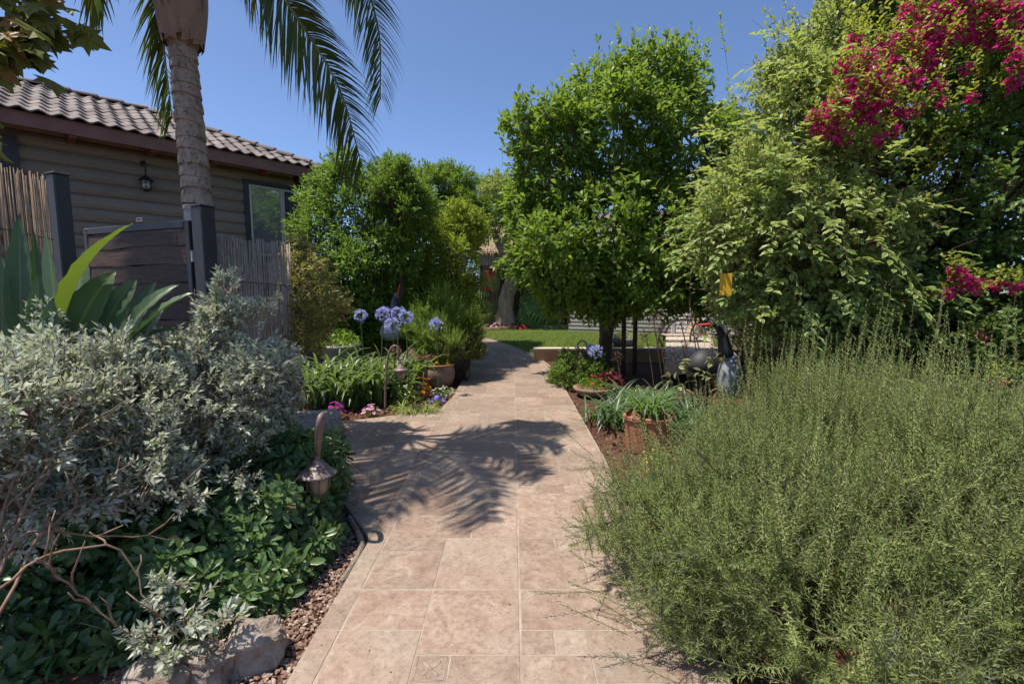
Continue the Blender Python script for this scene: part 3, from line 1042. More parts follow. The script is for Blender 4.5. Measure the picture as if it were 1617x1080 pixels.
for zz_ in (zt - .02, zb + .02):
    for (a_, c2_) in ((s0 + .041, sm - .04), (sm + .041, s1 - .041)):
        fr.box(wallpt((a_ + c2_) / 2, zz_, .062), (c2_ - a_, .045, .04), hd, hn, (0, 0, 1))
fr.build('frame', m_alu, win)
MB().box(wallpt((s0 + sm) / 2, cz, .052), (sm - s0 - .06, .006, zt - zb - .05), hd, hn, (0, 0, 1)).build('pane', m_glass, win)
MB().box(wallpt((sm + s1) / 2, cz, .052), (s1 - sm - .06, .006, zt - zb - .05), hd, hn, (0, 0, 1)).build('screen_pane', m_screen, win)

# wall lantern under the eave
lp = on_plane(231, 290, wallpt(0, 2.5, .17), hn)
k_ = (lp.y / FPX)
wlmp = thing('wall_lantern', 'black lantern with ribbed glass hanging under the eave on the log wall', 'lantern', tuple(lp))
MB().lathe(lp, [(.012, .16), (.03, .135), (.05, .12), (.115, .055), (.12, .045), (.06, .045)], 16).build('cap', m_iron, wlmp, smooth=False)
MB().lathe(lp, [(.058, -.10), (.075, -.06), (.078, .04), (.06, .045)], 16).build('glass', plain('ribbed_lamp_glass', (.33, .33, .31), .25, .6), wlmp, smooth=True)
b = MB()
for i in range(6):
    a = i * math.pi / 3
    q = Vector((math.cos(a) * .082, math.sin(a) * .082, 0))
    b.tube([lp + q + Vector((0, 0, .045)), lp + q + Vector((0, 0, -.07)), lp + q * .7 + Vector((0, 0, -.12))], .006, 5)
b.lathe(lp, [(.083, -.005), (.086, 0), (.083, .005)], 16)
b.lathe(lp, [(.02, -.15), (.06, -.12), (.06, -.10), (.03, -.10)], 14)
b.build('cage', m_iron, wlmp)
b = MB()
b.tube([lp + Vector((0, 0, .15)), lp + Vector((0, 0, .36)), lp + hn * .06 + Vector((0, 0, .42)), lp + hn * .15 + Vector((0, 0, .40))], .014, 6)
b.box(lp + hn * .15 + Vector((0, 0, .38)), (.08, .03, .2), hd, hn, (0, 0, 1))
b.build('bracket', m_iron, wlmp)

# ------------------------------------------------------------------ gate, posts and reed screens
GL, GR = P(136, 362, 4.85), P(302, 348, 4.3)
gdz = Vector((GR.x - GL.x, GR.y - GL.y, 0))
gw = gdz.length
gx_ = gdz.normalized()
gn = Vector((gx_.y, -gx_.x, 0))
if gn.y > 0: gn = -gn
GZ = (GL.z + GR.z) / 2
g0 = Vector((GL.x, GL.y, 0))
gate = thing('wooden_gate', 'dark wooden gate with steel frame between the reed screens', 'gate', (g0.x, g0.y, 0))
gp = lambda s, z, o=0: g0 + gx_ * s + gn * o + Vector((0, 0, z))
for s in (.03, gw - .03):
    MB().bbox(gp(s, GZ / 2 + .02), (.06, .06, GZ - .04), .006, gx_, gn, (0, 0, 1)).build('frame_post', m_steel, gate)
for zz_ in (.12, GZ - .03):
    MB().bbox(gp(gw / 2, zz_), (gw - .124, .06, .06), .006, gx_, gn, (0, 0, 1)).build('frame_rail', m_steel, gate)
zz_ = .16
kk = 0
while zz_ < GZ - .08:
    hgt = min(.185, GZ - .065 - zz_)
    b = MB()
    n_ = 16
    vs = []
    ph = random.random() * 6
    for i in range(n_ + 1):
        s = .062 + (gw - .124) * i / n_
        wv = .010 * math.sin(i * .55 + ph) + .006 * math.sin(i * 1.3 + ph * 2)
        for (dz, o) in ((0, .005), (0, .028), (hgt - .012 + wv, .020), (hgt - .012 + wv, .002)):
            vs.append(gp(s, zz_ + dz + (wv * .6 if dz == 0 else 0), o))
    fs = []
    for i in range(n_):
        for k in range(4):
            fs.append((i * 4 + k, i * 4 + (k + 1) % 4, i * 4 + 4 + (k + 1) % 4, i * 4 + 4 + k))
    b.add(vs, fs)
    b.build('board', m_darkwood, gate)
    zz_ += .172
    kk += 1
b = MB()
b.box(gp(gw / 2, GZ / 2, -.012), (gw - .12, .006, GZ - .3), gx_, gn, (0, 0, 1))
b.build('back_panel', m_darkwood, gate)
b = MB()
for zz_ in (GZ - .32, .5):
    b.tube([gp(gw + .015, zz_ - .05, .02), gp(gw + .015, zz_ + .05, .02)], .014, 8)
b.build('hinge', m_alu, gate)
tg = on_plane(220, 349, g0 + gn * .01, gn)
tl = thing('small_tag', 'small white tag with a red stripe on the top edge of the dark gate', 'tag', tuple(tg))
MB().bbox(tg + Vector((0, 0, .012)), (.085, .008, .036), .003, gx_, gn, (0, 0, 1)).build('plate', plain('white_plastic', (.6, .55, .5), .5), tl)
b = MB()
for i in range(4):
    b.box(tg + gx_ * (-.022 + i * .016) + gn * .006 + Vector((0, 0, .012)), (.010, .003, .016), gx_, gn, (0, 0, 1))
b.build('print', plain('red_print', (.5, .09, .05), .6), tl)

def post(x_l, x_r, ytop, Y, label, cat='post'):
    a, c = P(x_l, ytop, Y), P(x_r, ytop, Y)
    w_ = (c - a).length
    cx = (a.x + c.x) / 2
    b = MB()
    t = thing('gate_post', label, cat, (cx, Y + w_ / 2, 0))
    b.bbox((cx, Y + w_ / 2, a.z / 2 - .05), (w_, w_, a.z + .1), .008, gx_, gn, (0, 0, 1))
    b.build('shaft', m_steel, t)
    MB().bbox((cx, Y + w_ / 2, a.z + .006), (w_ + .012, w_ + .012, .012), .004, gx_, gn, (0, 0, 1)).build('cap', m_steel, t)
    return t
post(300, 324, 325, 4.20, 'tall charcoal steel post between the dark gate and the pale reed screen')
post(70, 91, 274, 3.55, 'charcoal steel post at the edge of the brown reed screen on the far left')

def reed_screen(p0, p1, zt, label, mat, loc_label, seed, n, rz=0.0, wire=2):
    rg_ = random.Random(seed)
    t = thing('reed_screen', label, 'screen', (p0.x, p0.y, 0))
    d = Vector((p1.x - p0.x, p1.y - p0.y, 0))
    L_ = d.length
    x = d.normalized()
    nn = Vector((x.y, -x.x, 0))
    if nn.y > 0: nn = -nn
    b = MB()
    for i in range(n):
        s = L_ * (i + .5) / n + rg_.uniform(-.003, .003)
        z1 = p0.z + (p1.z - p0.z) * s / L_ + rg_.uniform(-.035, .02)
        lean = rg_.uniform(-.012, .012)
        base = Vector((p0.x, p0.y, 0)) + x * s
        o = nn * rg_.uniform(-.006, .006)
        r_ = L_ / n * rg_.uniform(.42, .62)
        mid = base + x * lean * .5 + o + nn * rg_.uniform(-.004, .004)
        b.tube([base + o + Vector((0, 0, -.05)), mid + Vector((0, 0, z1 * .55)), base + x * lean + o + Vector((0, 0, z1))], [r_, r_, r_ * .8], 5)
    b.build('reeds', mat, t, smooth=True, kind='stuff')
    b = MB()
    for zz_ in (0.5, p0.z * .52, p0.z - .42):
        b.tube([Vector((p0.x, p0.y, zz_)) + nn * .022, Vector((p1.x, p1.y, zz_ - .03 + p1.z - p0.z)) + nn * .022], .003, 5)
    b.build('binding_wire', m_darktwig, t)
    b = MB()
    b.box(Vector((p0.x + p1.x, p0.y + p1.y, 0)) / 2 - nn * .05 + Vector((0, 0, p0.z - .5)), (L_, .03, .05), x, nn, (0, 0, 1))
    b.box(Vector((p0.x + p1.x, p0.y + p1.y, 0)) / 2 - nn * .05 + Vector((0, 0, .5)), (L_, .03, .05), x, nn, (0, 0, 1))
    b.build('rail', m_darkwood, t)
    return t
reed_screen(P(322, 367, 4.3), P(457, 385, 5.05), 0, 'pale weathered reed screen right of the charcoal post and dark gate', m_reed, '', 3, 60)
reed_screen(P(-60, 246, 3.1), P(72, 280, 3.5), 0, 'brown reed screen behind the tall paddle leaves at the left', m_reed2, '', 4, 64)
# ------------------------------------------------------------------ trees and shrubs
def A(p): return np.array(list(p), float)
def limb_mesh(b, p0, p1, r0, r1, n=7, wob=0.08, sides=8):
    p0, p1 = Vector(p0), Vector(p1)
    L_ = (p1 - p0).length
    pts, rs = [], []
    for i in range(n):
        t = i / (n - 1)
        w = Vector((random.uniform(-1, 1), random.uniform(-1, 1), random.uniform(-.4, .4))) * wob * L_ * math.sin(math.pi * t)
        pts.append(p0.lerp(p1, t) + w)
        rs.append(r0 + (r1 - r0) * t)
    b.tube(pts, rs, sides)

def shrub(name, label, cat, base, blobs, leaf, ntw, nl, tl, L, W, t=T_LEAF4, group=None, trunk=None, stick=m_darktwig, inner=.5, bias=(0, 0, .35), up=0.4, parts=0, limb_r=.03, droop=.15, a0=75, a1=25, sun=.6, trunk_mat=None, flat=.5, low=-.75, jit=.25, lname='foliage', skip=.75, seed=None):
    """crown of leafy twigs on limbs: > trunk, limb, twigs, foliage"""
    r = thing(name, label, cat, tuple(base), group)
    tm = trunk_mat or stick
    p, d = blob_points(blobs, ntw, inner, low, skip)
    dd = nz(d + UP * up + np.array(bias) * .5 + R_.normal(size=d.shape) * .35)
    tlen = tl * R_.uniform(.6, 1.25, len(p))
    lf, st = twig_leaves(p - dd * (tlen * .6)[:, None], dd, tlen, nl, L, W, t, droop, a0, a1, flat, sun=sun, jit=jit)
    b = MB()
    top = Vector(base)
    if trunk:
        h, r0, r1 = trunk
        top = Vector(base) + Vector((random.uniform(-.05, .05), random.uniform(-.05, .05), h))
        limb_mesh(b, Vector(base) - Vector((0, 0, .08)), top, r0, r1, 8, .04, 10)
        b.build('trunk', tm, r, smooth=True)
        b = MB()
    for c, rad in blobs:
        c = Vector(c)
        for k in range(3):
            e = c + Vector((random.uniform(-.6, .6) * rad[0], random.uniform(-.6, .6) * rad[1], random.uniform(-.3, .7) * rad[2]))
            s = top if trunk else Vector(base) + Vector((random.uniform(-.15, .15), random.uniform(-.1, .1), -.03))
            limb_mesh(b, s, e, limb_r, limb_r * .25, 6, .07, 6)
    b.build('limb', tm, r, smooth=True)
    build_cloud([st], 'twigs', stick, r)
    build_cloud([lf], lname, leaf, r)
    return r

# --- queen palm
m_palm = leafmat('palm_leaflet', (0.030, 0.060, 0.016), (0.058, 0.092, 0.022), (0.14, 0.18, 0.02), 0.20, 0.35, c3=(0.20, 0.15, 0.03), c3n=0.10)
m_rach = surf('palm_rachis', (0.10, 0.12, 0.035), (0.17, 0.17, 0.06), 8, .5, .1)
m_ptr = surf('palm_trunk', (0.33, 0.28, 0.24), (0.48, 0.42, 0.37), 7, .9, .8, .02, c3=(0.13, 0.095, 0.075), s2=26, stretch=(1, 1, .8))
m_ptr2 = surf('palm_trunk_upper', (0.25, 0.185, 0.135), (0.40, 0.32, 0.25), 9, .9, .8, .02, c3=(0.07, 0.045, 0.032), s2=30, stretch=(1, 1, .7))
m_shaft = surf('palm_leaf_base', (0.24, 0.155, 0.105), (0.34, 0.24, 0.175), 5, .75, .5, .01, c3=(0.14, 0.08, 0.05), s2=22, stretch=(1, 1, .25))
PY = 4.62
px0 = P(310, 300, PY)
palm = thing('palm_tree', 'tall feather palm with ringed trunk rising in front of the tiled roof', 'palm tree', (px0.x, PY, 0))
def trunk_piece(z0, z1, mat, name, step=.15, last=None):
    """ringed stem: a ledge and a groove at every leaf scar"""
    pr, z = [], z0
    cx = lambda zz_: P(310 - 12 * (zz_ - 2.6) / 2.4, 300, PY).x
    b = MB()
    n = 20
    vs, fs = [], []
    rows_ = []
    k = 0
    while z < z1 - 1e-6:
        h = step * random.uniform(.8, 1.2)
        e = min(z + h, z1)
        r = 0.124 + .022 * sstep(1.2, 0, z) - .012 * sstep(2.5, 4.2, z)
        tilt = random.uniform(-.03, .03)
        for (f_, q) in ((0, r - .011), (.06, r + .004), (.5, r + .0015), (.9, r - .004), (.97, r - .010)):
            rows_.append((z + (e - z) * f_, q, tilt))
        z = e
    rows_.append((z1, rows_[-1][1], 0))
    for zz_, q, tilt in rows_:
        for i in range(n):
            a = 2 * math.pi * i / n
            jr = q + random.uniform(-.003, .003)
            vs.append((cx(zz_) + math.cos(a) * jr, PY + math.sin(a) * jr, zz_ + tilt * math.cos(a + tilt * 60)))
    for j in range(len(rows_) - 1):
        for i in range(n):
            fs.append((j * n + i, j * n + (i + 1) % n, (j + 1) * n + (i + 1) % n, (j + 1) * n + i))
    b.add(vs, fs)
    return b.build(name, mat, palm, smooth=False)
trunk_piece(-.05, 2.45, m_ptr, 'lower_trunk', .19)
trunk_piece(2.45, P(306, 68, PY).z, m_ptr2, 'upper_trunk', .115)
tz = P(306, 68, PY).z
tx = P(310, 300, PY).x - .03
b = MB()
b.lathe((tx, PY, tz), [(.12, -.02), (.14, .10), (.172, .26), (.182, .45), (.17, .75), (.13, 1.1), (.08, 1.4)], 22, wob=.05)
b.build('crownshaft', m_shaft, palm, smooth=True)
for k in range(7):
    a = k * 2.4 + .6
    b = MB()
    pts = []
    vs, fs = [], []
    ns = 7
    for i in range(ns):
        t = i / (ns - 1)
        zz_ = tz + .03 + t * .95
        rad = .142 + .040 * math.sin(math.pi * min(1, t * 1.1)) + (.02 if i < ns - 1 else .05) + t * .02
        wa = .95 * (1 - t) + .16
        for j in range(7):
            aa = a + (j / 6 - .5) * 2 * wa
            q = rad + .012 * math.cos((j / 6 - .5) * math.pi)
            vs.append((tx + math.cos(aa) * q, PY + math.sin(aa) * q, zz_ - (.16 * abs(j / 6 - .5) if i == 0 else 0)))
    for i in range(ns - 1):
        for j in range(6):
            fs.append((i * 7 + j, i * 7 + j + 1, i * 7 + 8 + j, i * 7 + 7 + j))
    b.add(vs, fs)
    b.build('leaf_sheath', m_shaft, palm, smooth=True)
def frond(pts, ln=.52, n=62, seed=0, hang=.55, w=.030, twist=False):
    rg_ = np.random.default_rng(seed)
    sp = spline(pts, 40)
    b = MB()
    b.tube(sp, [.022 * (1 - i / 41) + .003 for i in range(40)], 6)
    f = b.build('frond', m_rach, palm, smooth=True)
    pos, ax, nr, LL, WW = [], [], [], [], []
    hh_ = Vector(pts[-1]) - Vector(pts[0])
    sflat = Vector((-hh_.y, hh_.x, 0)).normalized()
    for side in (-1, 1):
        for i in range(n):
            t = .16 + .84 * (i + rg_.random() * .7) / n
            q = t * 39
            k = min(int(q), 38)
            p = sp[k].lerp(sp[k + 1], q - k)
            d = (sp[k + 1] - sp[k]).normalized()
            s = d.cross(Vector((.25, 1, 0))).normalized() if twist else sflat
            s = (s - d * s.dot(d)).normalized()
            pl = rg_.uniform(-.35, .45)                      # queen palm leaflets stand in several planes
            upv = s.cross(d).normalized()
            a = (s * side * math.cos(pl) + upv * math.sin(pl)) * .80 + d * (.55 + .35 * t)
            L_ = ln * (math.sin(math.pi * (.12 + .80 * t)) ** .7) * rg_.uniform(.8, 1.1) + .08
            pos.append(p); ax.append(a.normalized()); nr.append(upv); LL.append(L_)
    pos, ax, LL = np.array([list(p) for p in pos]), np.array([list(p) for p in ax]), np.array(LL)
    t = np.linspace(0, 1, 6)
    N_ = len(pos)
    sidev = nz(np.cross(ax, UP + .05))
    c = pos[:, None] + ax[:, None] * (LL[:, None] * (t - .12 * t ** 2)[None])[..., None] - UP * ((LL * hang)[:, None] * (t ** 2)[None])[..., None]
    wv = w * np.array([.55, 1, .95, .75, .45, .05])
    l = c - sidev[:, None] * (wv / 2)[None, :, None]
    r = c + sidev[:, None] * (wv / 2)[None, :, None] + UP * (wv * .35)[None, :, None]
    co = np.stack([l, r], 2).reshape(-1, 3)
    fs = []
    for i in range(5):
        fs += [(2 * i, 2 * i + 1, 2 * i + 3), (2 * i, 2 * i + 3, 2 * i + 2)]
    fc = (np.array(fs)[None] + (np.arange(N_) * 12)[:, None, None]).reshape(-1, 3)
    uv = np.tile(np.stack([np.tile([0., 1.], 6), np.repeat(t, 2)], 1), (N_, 1))
    build_cloud([(co, fc, uv, np.repeat(rg_.random(N_), 12))], 'leaflets', m_palm, f)
    return f
cr = Vector((tx, PY, tz + 1.05))
frond([cr, P(392, -75, 4.55), P(460, 15, 4.45), P(533, 135, 4.35), P(572, 262, 4.25)], .47, 125, 1, .40, .026, True)
frond([cr, P(440, -190, 4.9), P(548, -90, 5.2), P(596, 40, 5.3), P(601, 158, 5.3)], .40, 100, 2, .42, .026, True)
frond([cr, P(285, -150, 4.95), P(258, -40, 5.2), P(258, 60, 5.3), P(272, 188, 5.25)], .48, 104, 3, .45, .026, True)
frond([cr, P(235, -190, 4.5), P(190, -150, 4.3), P(160, -80, 4.2), P(150, -5, 4.1)], .42, 70, 4)
for k, (az, ln_, rise_, drop_) in enumerate(((-12, 1.8, 1.6, .9), (-36, 2.0, 1.5, 1.1), (-60, 2.4, 1.4, 1.2), (-84, 2.3, 1.4, 1.2), (195, 2.6, 1.7, .9), (12, 1.6, 2.2, .5), (-108, 2.3, 1.5, 1.1))):
    a = math.radians(az)
    h = Vector((math.cos(a), math.sin(a), 0))
    pts = [cr + h * (ln_ * t * (1 - .08 * t)) + Vector((0, 0, rise_ * t * 1.6 - (drop_ + rise_ * .9) * t * t)) for t in (0, .25, .5, .75, 1)]
    frond(pts, .58, 64, 10 + k)

# --- the green shrubs on the left, in front of the house corner
m_g1 = leafmat('glossy_green_leaf', (0.042, 0.098, 0.014), (0.082, 0.145, 0.022), (0.28, 0.44, 0.05), .33, .45, spec=.25, c3=(0.16, 0.15, 0.03), c3n=.03, rib=(0.10, 0.16, 0.04))
m_g2 = leafmat('yellow_green_leaf', (0.070, 0.120, 0.014), (0.125, 0.175, 0.022), (0.38, 0.48, 0.05), .36, .45, spec=.25, c3=(0.20, 0.17, 0.03), c3n=.05)
m_g3 = leafmat('dark_green_leaf', (0.032, 0.078, 0.014), (0.062, 0.115, 0.020), (0.28, 0.42, 0.04), .36, .45, spec=.25)
m_olive = leafmat('grey_olive_leaf', (0.075, 0.09, 0.06), (0.13, 0.145, 0.10), (0.22, 0.25, 0.12), .25, .6)
def gp_(px, Y, z=0): 
    q = P(px, 500, Y)
    return Vector((q.x, Y, gz(q.x, Y) + z))
shrub('evergreen_shrub', 'large bushy green shrub in front of the house corner and window', 'shrub', gp_(565, 9.2),
      [bl(560, 325, 9.25, 78, 70), bl(515, 365, 8.95, 45, 60), bl(600, 390, 8.95, 75, 75), bl(545, 430, 8.95, 70, 60), bl(620, 320, 9.45, 62, 66), bl(520, 300, 9.15, 40, 38), bl(590, 470, 9.05, 75, 55), bl(520, 470, 9.05, 45, 60), bl(560, 520, 9.25, 80, 45), bl(620, 520, 9.25, 60, 40)],
      m_g1, 4600, 9, .36, .115, .038, trunk=(.5, .05, .04), parts=0, limb_r=.025)
shrub('evergreen_shrub', 'yellow green rounded shrub beside the path, right of the darker shrub', 'shrub', gp_(705, 10.5),
      [bl(700, 395, 10.40, 66, 62), bl(726, 375, 10.50, 42, 62), bl(660, 385, 10.20, 55, 55), bl(700, 450, 10.40, 60, 42), bl(660, 445, 10.10, 50, 45), bl(640, 500, 10.30, 55, 40), bl(700, 490, 10.60, 60, 40)],
      m_g2, 3600, 9, .32, .095, .035, trunk=(.6, .05, .04), limb_r=.022)
shrub('leafy_tree', 'dark glossy tree rising behind the yellow green shrub', 'tree', gp_(700, 11.8),
      [bl(695, 300, 11.8, 52, 44), bl(728, 330, 11.8, 40, 36), bl(672, 290, 11.7, 30, 32), bl(640, 300, 11.0, 26, 44), bl(715, 350, 11.6, 55, 40)],
      m_g3, 2400, 9, .32, .11, .038, trunk=(2.4, .09, .06), limb_r=.03)
shrub('leafy_tree', 'slim bright green tree top between the house shrub and the dark tree', 'tree', gp_(630, 8.6),
      [bl(628, 285, 8.6, 26, 34), bl(612, 300, 8.5, 26, 30), bl(650, 320, 8.6, 30, 40)], m_g1, 1000, 9, .34, .08, .028, trunk=(2.4, .05, .04), limb_r=.02)
shrub('olive_tree', 'far grey olive tree top beyond the garden', 'tree', gp_(760, 24),
      [bl(755, 300, 24, 34, 22), bl(790, 305, 24, 28, 18), bl(725, 318, 24, 30, 18)], m_olive, 900, 8, .5, .16, .04, trunk=(4, .2, .14), trunk_mat=m_bark, limb_r=.06)

# --- lemon tree on the right of the path
m_lemon = leafmat('lemon_leaf', (0.034, 0.082, 0.014), (0.070, 0.125, 0.020), (0.32, 0.46, 0.045), .35, .44, rib=(0.11, 0.17, 0.04), c3=(0.105, 0.155, 0.022), c3n=.18, spec=.28)
lb = G(952, 578)
lemon = thing('lemon_tree', 'lemon tree with dark leafy crown over the low ochre wall', 'tree', (lb.x, lb.y - .25, 0))
lb = Vector((lb.x, lb.y - .25, -.03))
LB = [bl(880, 265, 9.3, 82, 105), bl(985, 215, 9.2, 108, 110), bl(1075, 235, 9.0, 82, 110), bl(950, 360, 8.7, 112, 95), bl(1065, 372, 8.4, 100, 92), bl(868, 390, 9.0, 50, 72),
      bl(990, 140, 9.4, 42, 42), bl(905, 195, 9.4, 46, 42), bl(1110, 435, 8.2, 58, 46), bl(930, 450, 8.9, 62, 42), bl(1060, 150, 9.3, 38, 40), bl(1130, 330, 8.6, 50, 80), bl(1000, 440, 8.6, 80, 45), bl(835, 330, 9.2, 45, 60), bl(880, 445, 8.8, 50, 42), bl(950, 470, 8.8, 55, 34), bl(1040, 465, 8.4, 60, 36), bl(1110, 470, 8.1, 45, 36), bl(820, 400, 9.2, 30, 50), bl(1130, 250, 8.8, 45, 60), bl(855, 225, 9.4, 30, 36)]
fork = Vector((lb.x + .02, lb.y, 1.02))
b = MB()
b.tube([lb + Vector((0, 0, -.1)), lb + Vector((-.02, 0, .3)), lb + Vector((.01, .01, .7)), fork], [.19, .155, .145, .17], 14)
b.build('trunk', m_bark2, lemon, smooth=True)
b = MB()
for c, rad in LB:
    c = Vector(c)
    mid = fork.lerp(c, .45) + Vector((random.uniform(-.2, .2), random.uniform(-.2, .2), .15))
    b.tube(spline([fork - Vector((0, 0, .08)), mid, c], 8), [.085 - .066 * i / 7 for i in range(8)], 8)
    for k in range(4):
        e = c + Vector((random.uniform(-.7, .7) * rad[0], random.uniform(-.7, .7) * rad[1], random.uniform(-.6, .8) * rad[2]))
        limb_mesh(b, mid.lerp(c, random.random()), e, .025, .007, 5, .08, 6)
b.build('limb', m_bark2, lemon, smooth=True)
p, d = blob_points(LB, 5000, .45, -1.0)
outw = nz(d + UP * (.30 + .25 * (p[:, 2:3] > 3.2)) - UP * .55 * (p[:, 2:3] < 2.2) + R_.normal(size=d.shape) * .3)
tl_ = R_.uniform(.22, .5, len(p))
lf, st = twig_leaves(p - outw * (tl_ * .6)[:, None], outw, tl_, 8, .155, .066, T_LEAF8, .12, 80, 35, .4, jit=.3)
# upright water shoots on top
q = [P(px, py, 9.3) for px, py in ((985, 60), (965, 80), (1010, 85), (1085, 95), (1100, 70), (905, 145), (885, 165), (930, 130), (835, 190), (1040, 95), (820, 215), (1130, 170), (1140, 200), (870, 160), (1000, 70), (1070, 110))]
qa = np.repeat(np.array([list(v) for v in q]), 8, 0) + R_.normal(size=(128, 3)) * [.20, .3, .16]
lf2, st2 = twig_leaves(qa - UP * .8, nz(UP + R_.normal(size=(128, 3)) * .24), R_.uniform(.6, 1.1, 128), 13, .14, .06, T_LEAF8, .0, 60, 35, .3)
build_cloud([st, st2], 'twigs', m_bark2, lemon)
build_cloud([lf, lf2], 'foliage', m_lemon, lemon)
# stragglers low in front: single leaves that can be told apart
p, d = blob_points([LB[3], LB[4], LB[8], LB[12]], 34, .97, -.8)
ok = d[:, 1] < .2
p, d = p[ok], d[ok]
N_ = len(p)
k = 11
pos = (p[:, None] + R_.normal(size=(N_, k, 3)) * .09).reshape(-1, 3)
ax = nz(np.repeat(d, k, 0) * .7 - UP * .45 + R_.normal(size=(N_ * k, 3)) * .45)
leaf_parts('leaf', T_LEAF8, pos, ax, nz(np.repeat(d, k, 0) + UP * .6 + R_.normal(size=(N_ * k, 3)) * .3), R_.uniform(.13, .19, N_ * k), R_.uniform(.055, .08, N_ * k), m_lemon, lemon, 220)
# two stakes under the crown
for px, dy in ((984, 0), (1007, .25)):
    q = G(px, 592)
    t = thing('wooden_stake', 'brown stake nearer the lemon trunk' if px < 990 else 'brown stake farther right of the lemon trunk, its pair on the left', 'stake', (q.x, q.y + dy, -.03), 'stakes under the lemon tree')
    b = MB()
    b.tube([(q.x, q.y + dy, -.05), (q.x - .01, q.y + dy, 1.2), (q.x + .015, q.y + dy, 2.5)], [.046, .044, .042], 10)
    b.build('pole', m_stake, t, smooth=True)
    b = MB()
    b.lathe((q.x - .003, q.y + dy, .9), [(.049, -.012), (.051, 0), (.049, .012)], 10)
    b.build('tie', m_darktwig, t)

# --- variegated shrub
m_var = leafmat('variegated_leaf', (0.055, 0.105, 0.022), (0.095, 0.150, 0.035), (0.42, 0.50, 0.10), .40, .42, edge=(0.50, 0.54, 0.24), edge_at=.70)
vb = Vector((3.35, 5.75, -.03))
VB = [bl(1190, 305, 5.2, 72, 105), bl(1260, 215, 5.4, 80, 110), bl(1185, 385, 4.9, 78, 62), bl(1290, 345, 4.9, 105, 85), bl(1260, 120, 5.5, 45, 55), bl(1245, 450, 4.9, 85, 62), bl(1350, 440, 5.0, 90, 80), bl(1350, 110, 6.3, 60, 70), bl(1320, 520, 5.1, 80, 50), bl(1190, 470, 4.9, 55, 40), bl(1240, 520, 4.9, 60, 36), bl(1150, 350, 4.9, 50, 60), bl(1410, 40, 6.6, 70, 70), bl(1300, 60, 5.9, 35, 45)]
vs_ = shrub('variegated_shrub', 'tall shrub with cream edged leaves arching beside the lemon tree', 'shrub', vb, VB, m_var, 3800, 12, .46, .082, .036, t=T_LEAF8, stick=m_twig, trunk=None, bias=(-.55, -.35, .1), up=.30, droop=.22, limb_r=.022, trunk_mat=m_bark2, a0=65, a1=30, sun=.9)
# long shoots against the sky
q = [P(px, py, 5.4) for px, py in ((1225, 45), (1245, 70), (1262, 30), (1300, 15), (1215, 110), (1190, 190), (1165, 220), (1150, 250), (1205, 150), (1330, 5), (1280, 60), (1120, 300), (1105, 335), (1105, 400), (1120, 430))]
qa = np.repeat(np.array([list(v) for v in q]), 4, 0) + R_.normal(size=(60, 3)) * .09
dv = nz(UP * .8 + np.array([-.45, -.1, 0]) + R_.normal(size=(60, 3)) * .25)
lf, st = twig_leaves(qa - dv * .55, dv, .75, 18, .075, .034, T_LEAF8, .10, 70, 35, .4, sun=.9)
build_cloud([lf], 'shoots', m_var, vs_)
# drooping sprays in front, leaf by leaf
p, d = blob_points(VB[:9] + VB[11:15], 330, 1.0, -.6, .75, 0)
ok = (d[:, 1] < .3)
p, d = p[ok], d[ok]
k = 11
t_ = (np.arange(k) + .5) / k
N_ = len(p)
sd = nz(np.cross(d, UP + .01))
dirv = nz(d + np.array([-.5, -.2, .1]))
pos = p[:, None] + dirv[:, None] * (.42 * t_)[None, :, None] - UP * (.20 * t_ ** 2)[None, :, None]
ax = dirv[:, None] * .75 + sd[:, None] * (np.where(np.arange(k) % 2, 1, -1) * .7)[None, :, None] - UP * .35 + R_.normal(size=pos.shape) * .15
pos, ax = pos.reshape(-1, 3), nz(ax.reshape(-1, 3))
nv, Lv, Wv = nz(UP + np.repeat(d, k, 0) * .4 + R_.normal(size=pos.shape) * .25), R_.uniform(.075, .115, len(pos)), R_.uniform(.032, .046, len(pos))
rest = leaf_parts('leaf', T_LEAF8, pos, ax, nv, Lv, Wv, m_var, vs_, 298)
build_cloud([place(T_LEAF8, pos[rest], ax[rest], nv[rest], Lv[rest], Wv[rest])], 'spray_leaves', m_var, vs_)
build_cloud([place(T_STICK, p, dirv - UP * .15, sd, .42, .004, zs=.004)], 'spray_stems', m_twig, vs_)
build_cloud([st], 'shoot_stems', m_twig, vs_)

# --- bougainvillea and the dark mass it climbs on
m_bleaf = leafmat('bougainvillea_leaf', (0.034, 0.078, 0.020), (0.066, 0.118, 0.028), (0.26, 0.38, 0.05), .36, .4, rib=(0.08, 0.13, 0.05), c3=(0.11, 0.15, 0.03), c3n=.15)
m_bract = leafmat('magenta_bract', (0.42, 0.012, 0.125), (0.60, 0.025, 0.21), (0.75, 0.035, 0.27), .42, .6, spec=.15, c3=(0.62, 0.06, 0.28), c3n=.15)
bb = Vector((4.1, 5.9, -.03))
BB = [bl(1480, 130, 5.6, 120, 140), bl(1600, 90, 5.4, 110, 160), bl(1420, 290, 5.5, 90, 110), bl(1540, 300, 5.3, 120, 130), bl(1640, 330, 5.0, 100, 150), bl(1480, 430, 5.3, 100, 90), bl(1600, 520, 4.7, 110, 100), bl(1380, 180, 5.8, 60, 90), bl(1500, -60, 5.8, 150, 110), bl(1660, -60, 5.6, 120, 140), bl(1420, 520, 5.6, 80, 70), bl(1380, 20, 6.2, 70, 70)]
bg = shrub('bougainvillea', 'bougainvillea with magenta flower sprays climbing at the right', 'bougainvillea', bb, BB, m_bleaf, 5000, 10, .40, .078, .045, t=T_LEAF8, stick=m_darktwig, trunk=None, bias=(-.3, -.5, .2), up=.25, droop=.2, limb_r=.04, trunk_mat=m_darktwig, sun=.8)
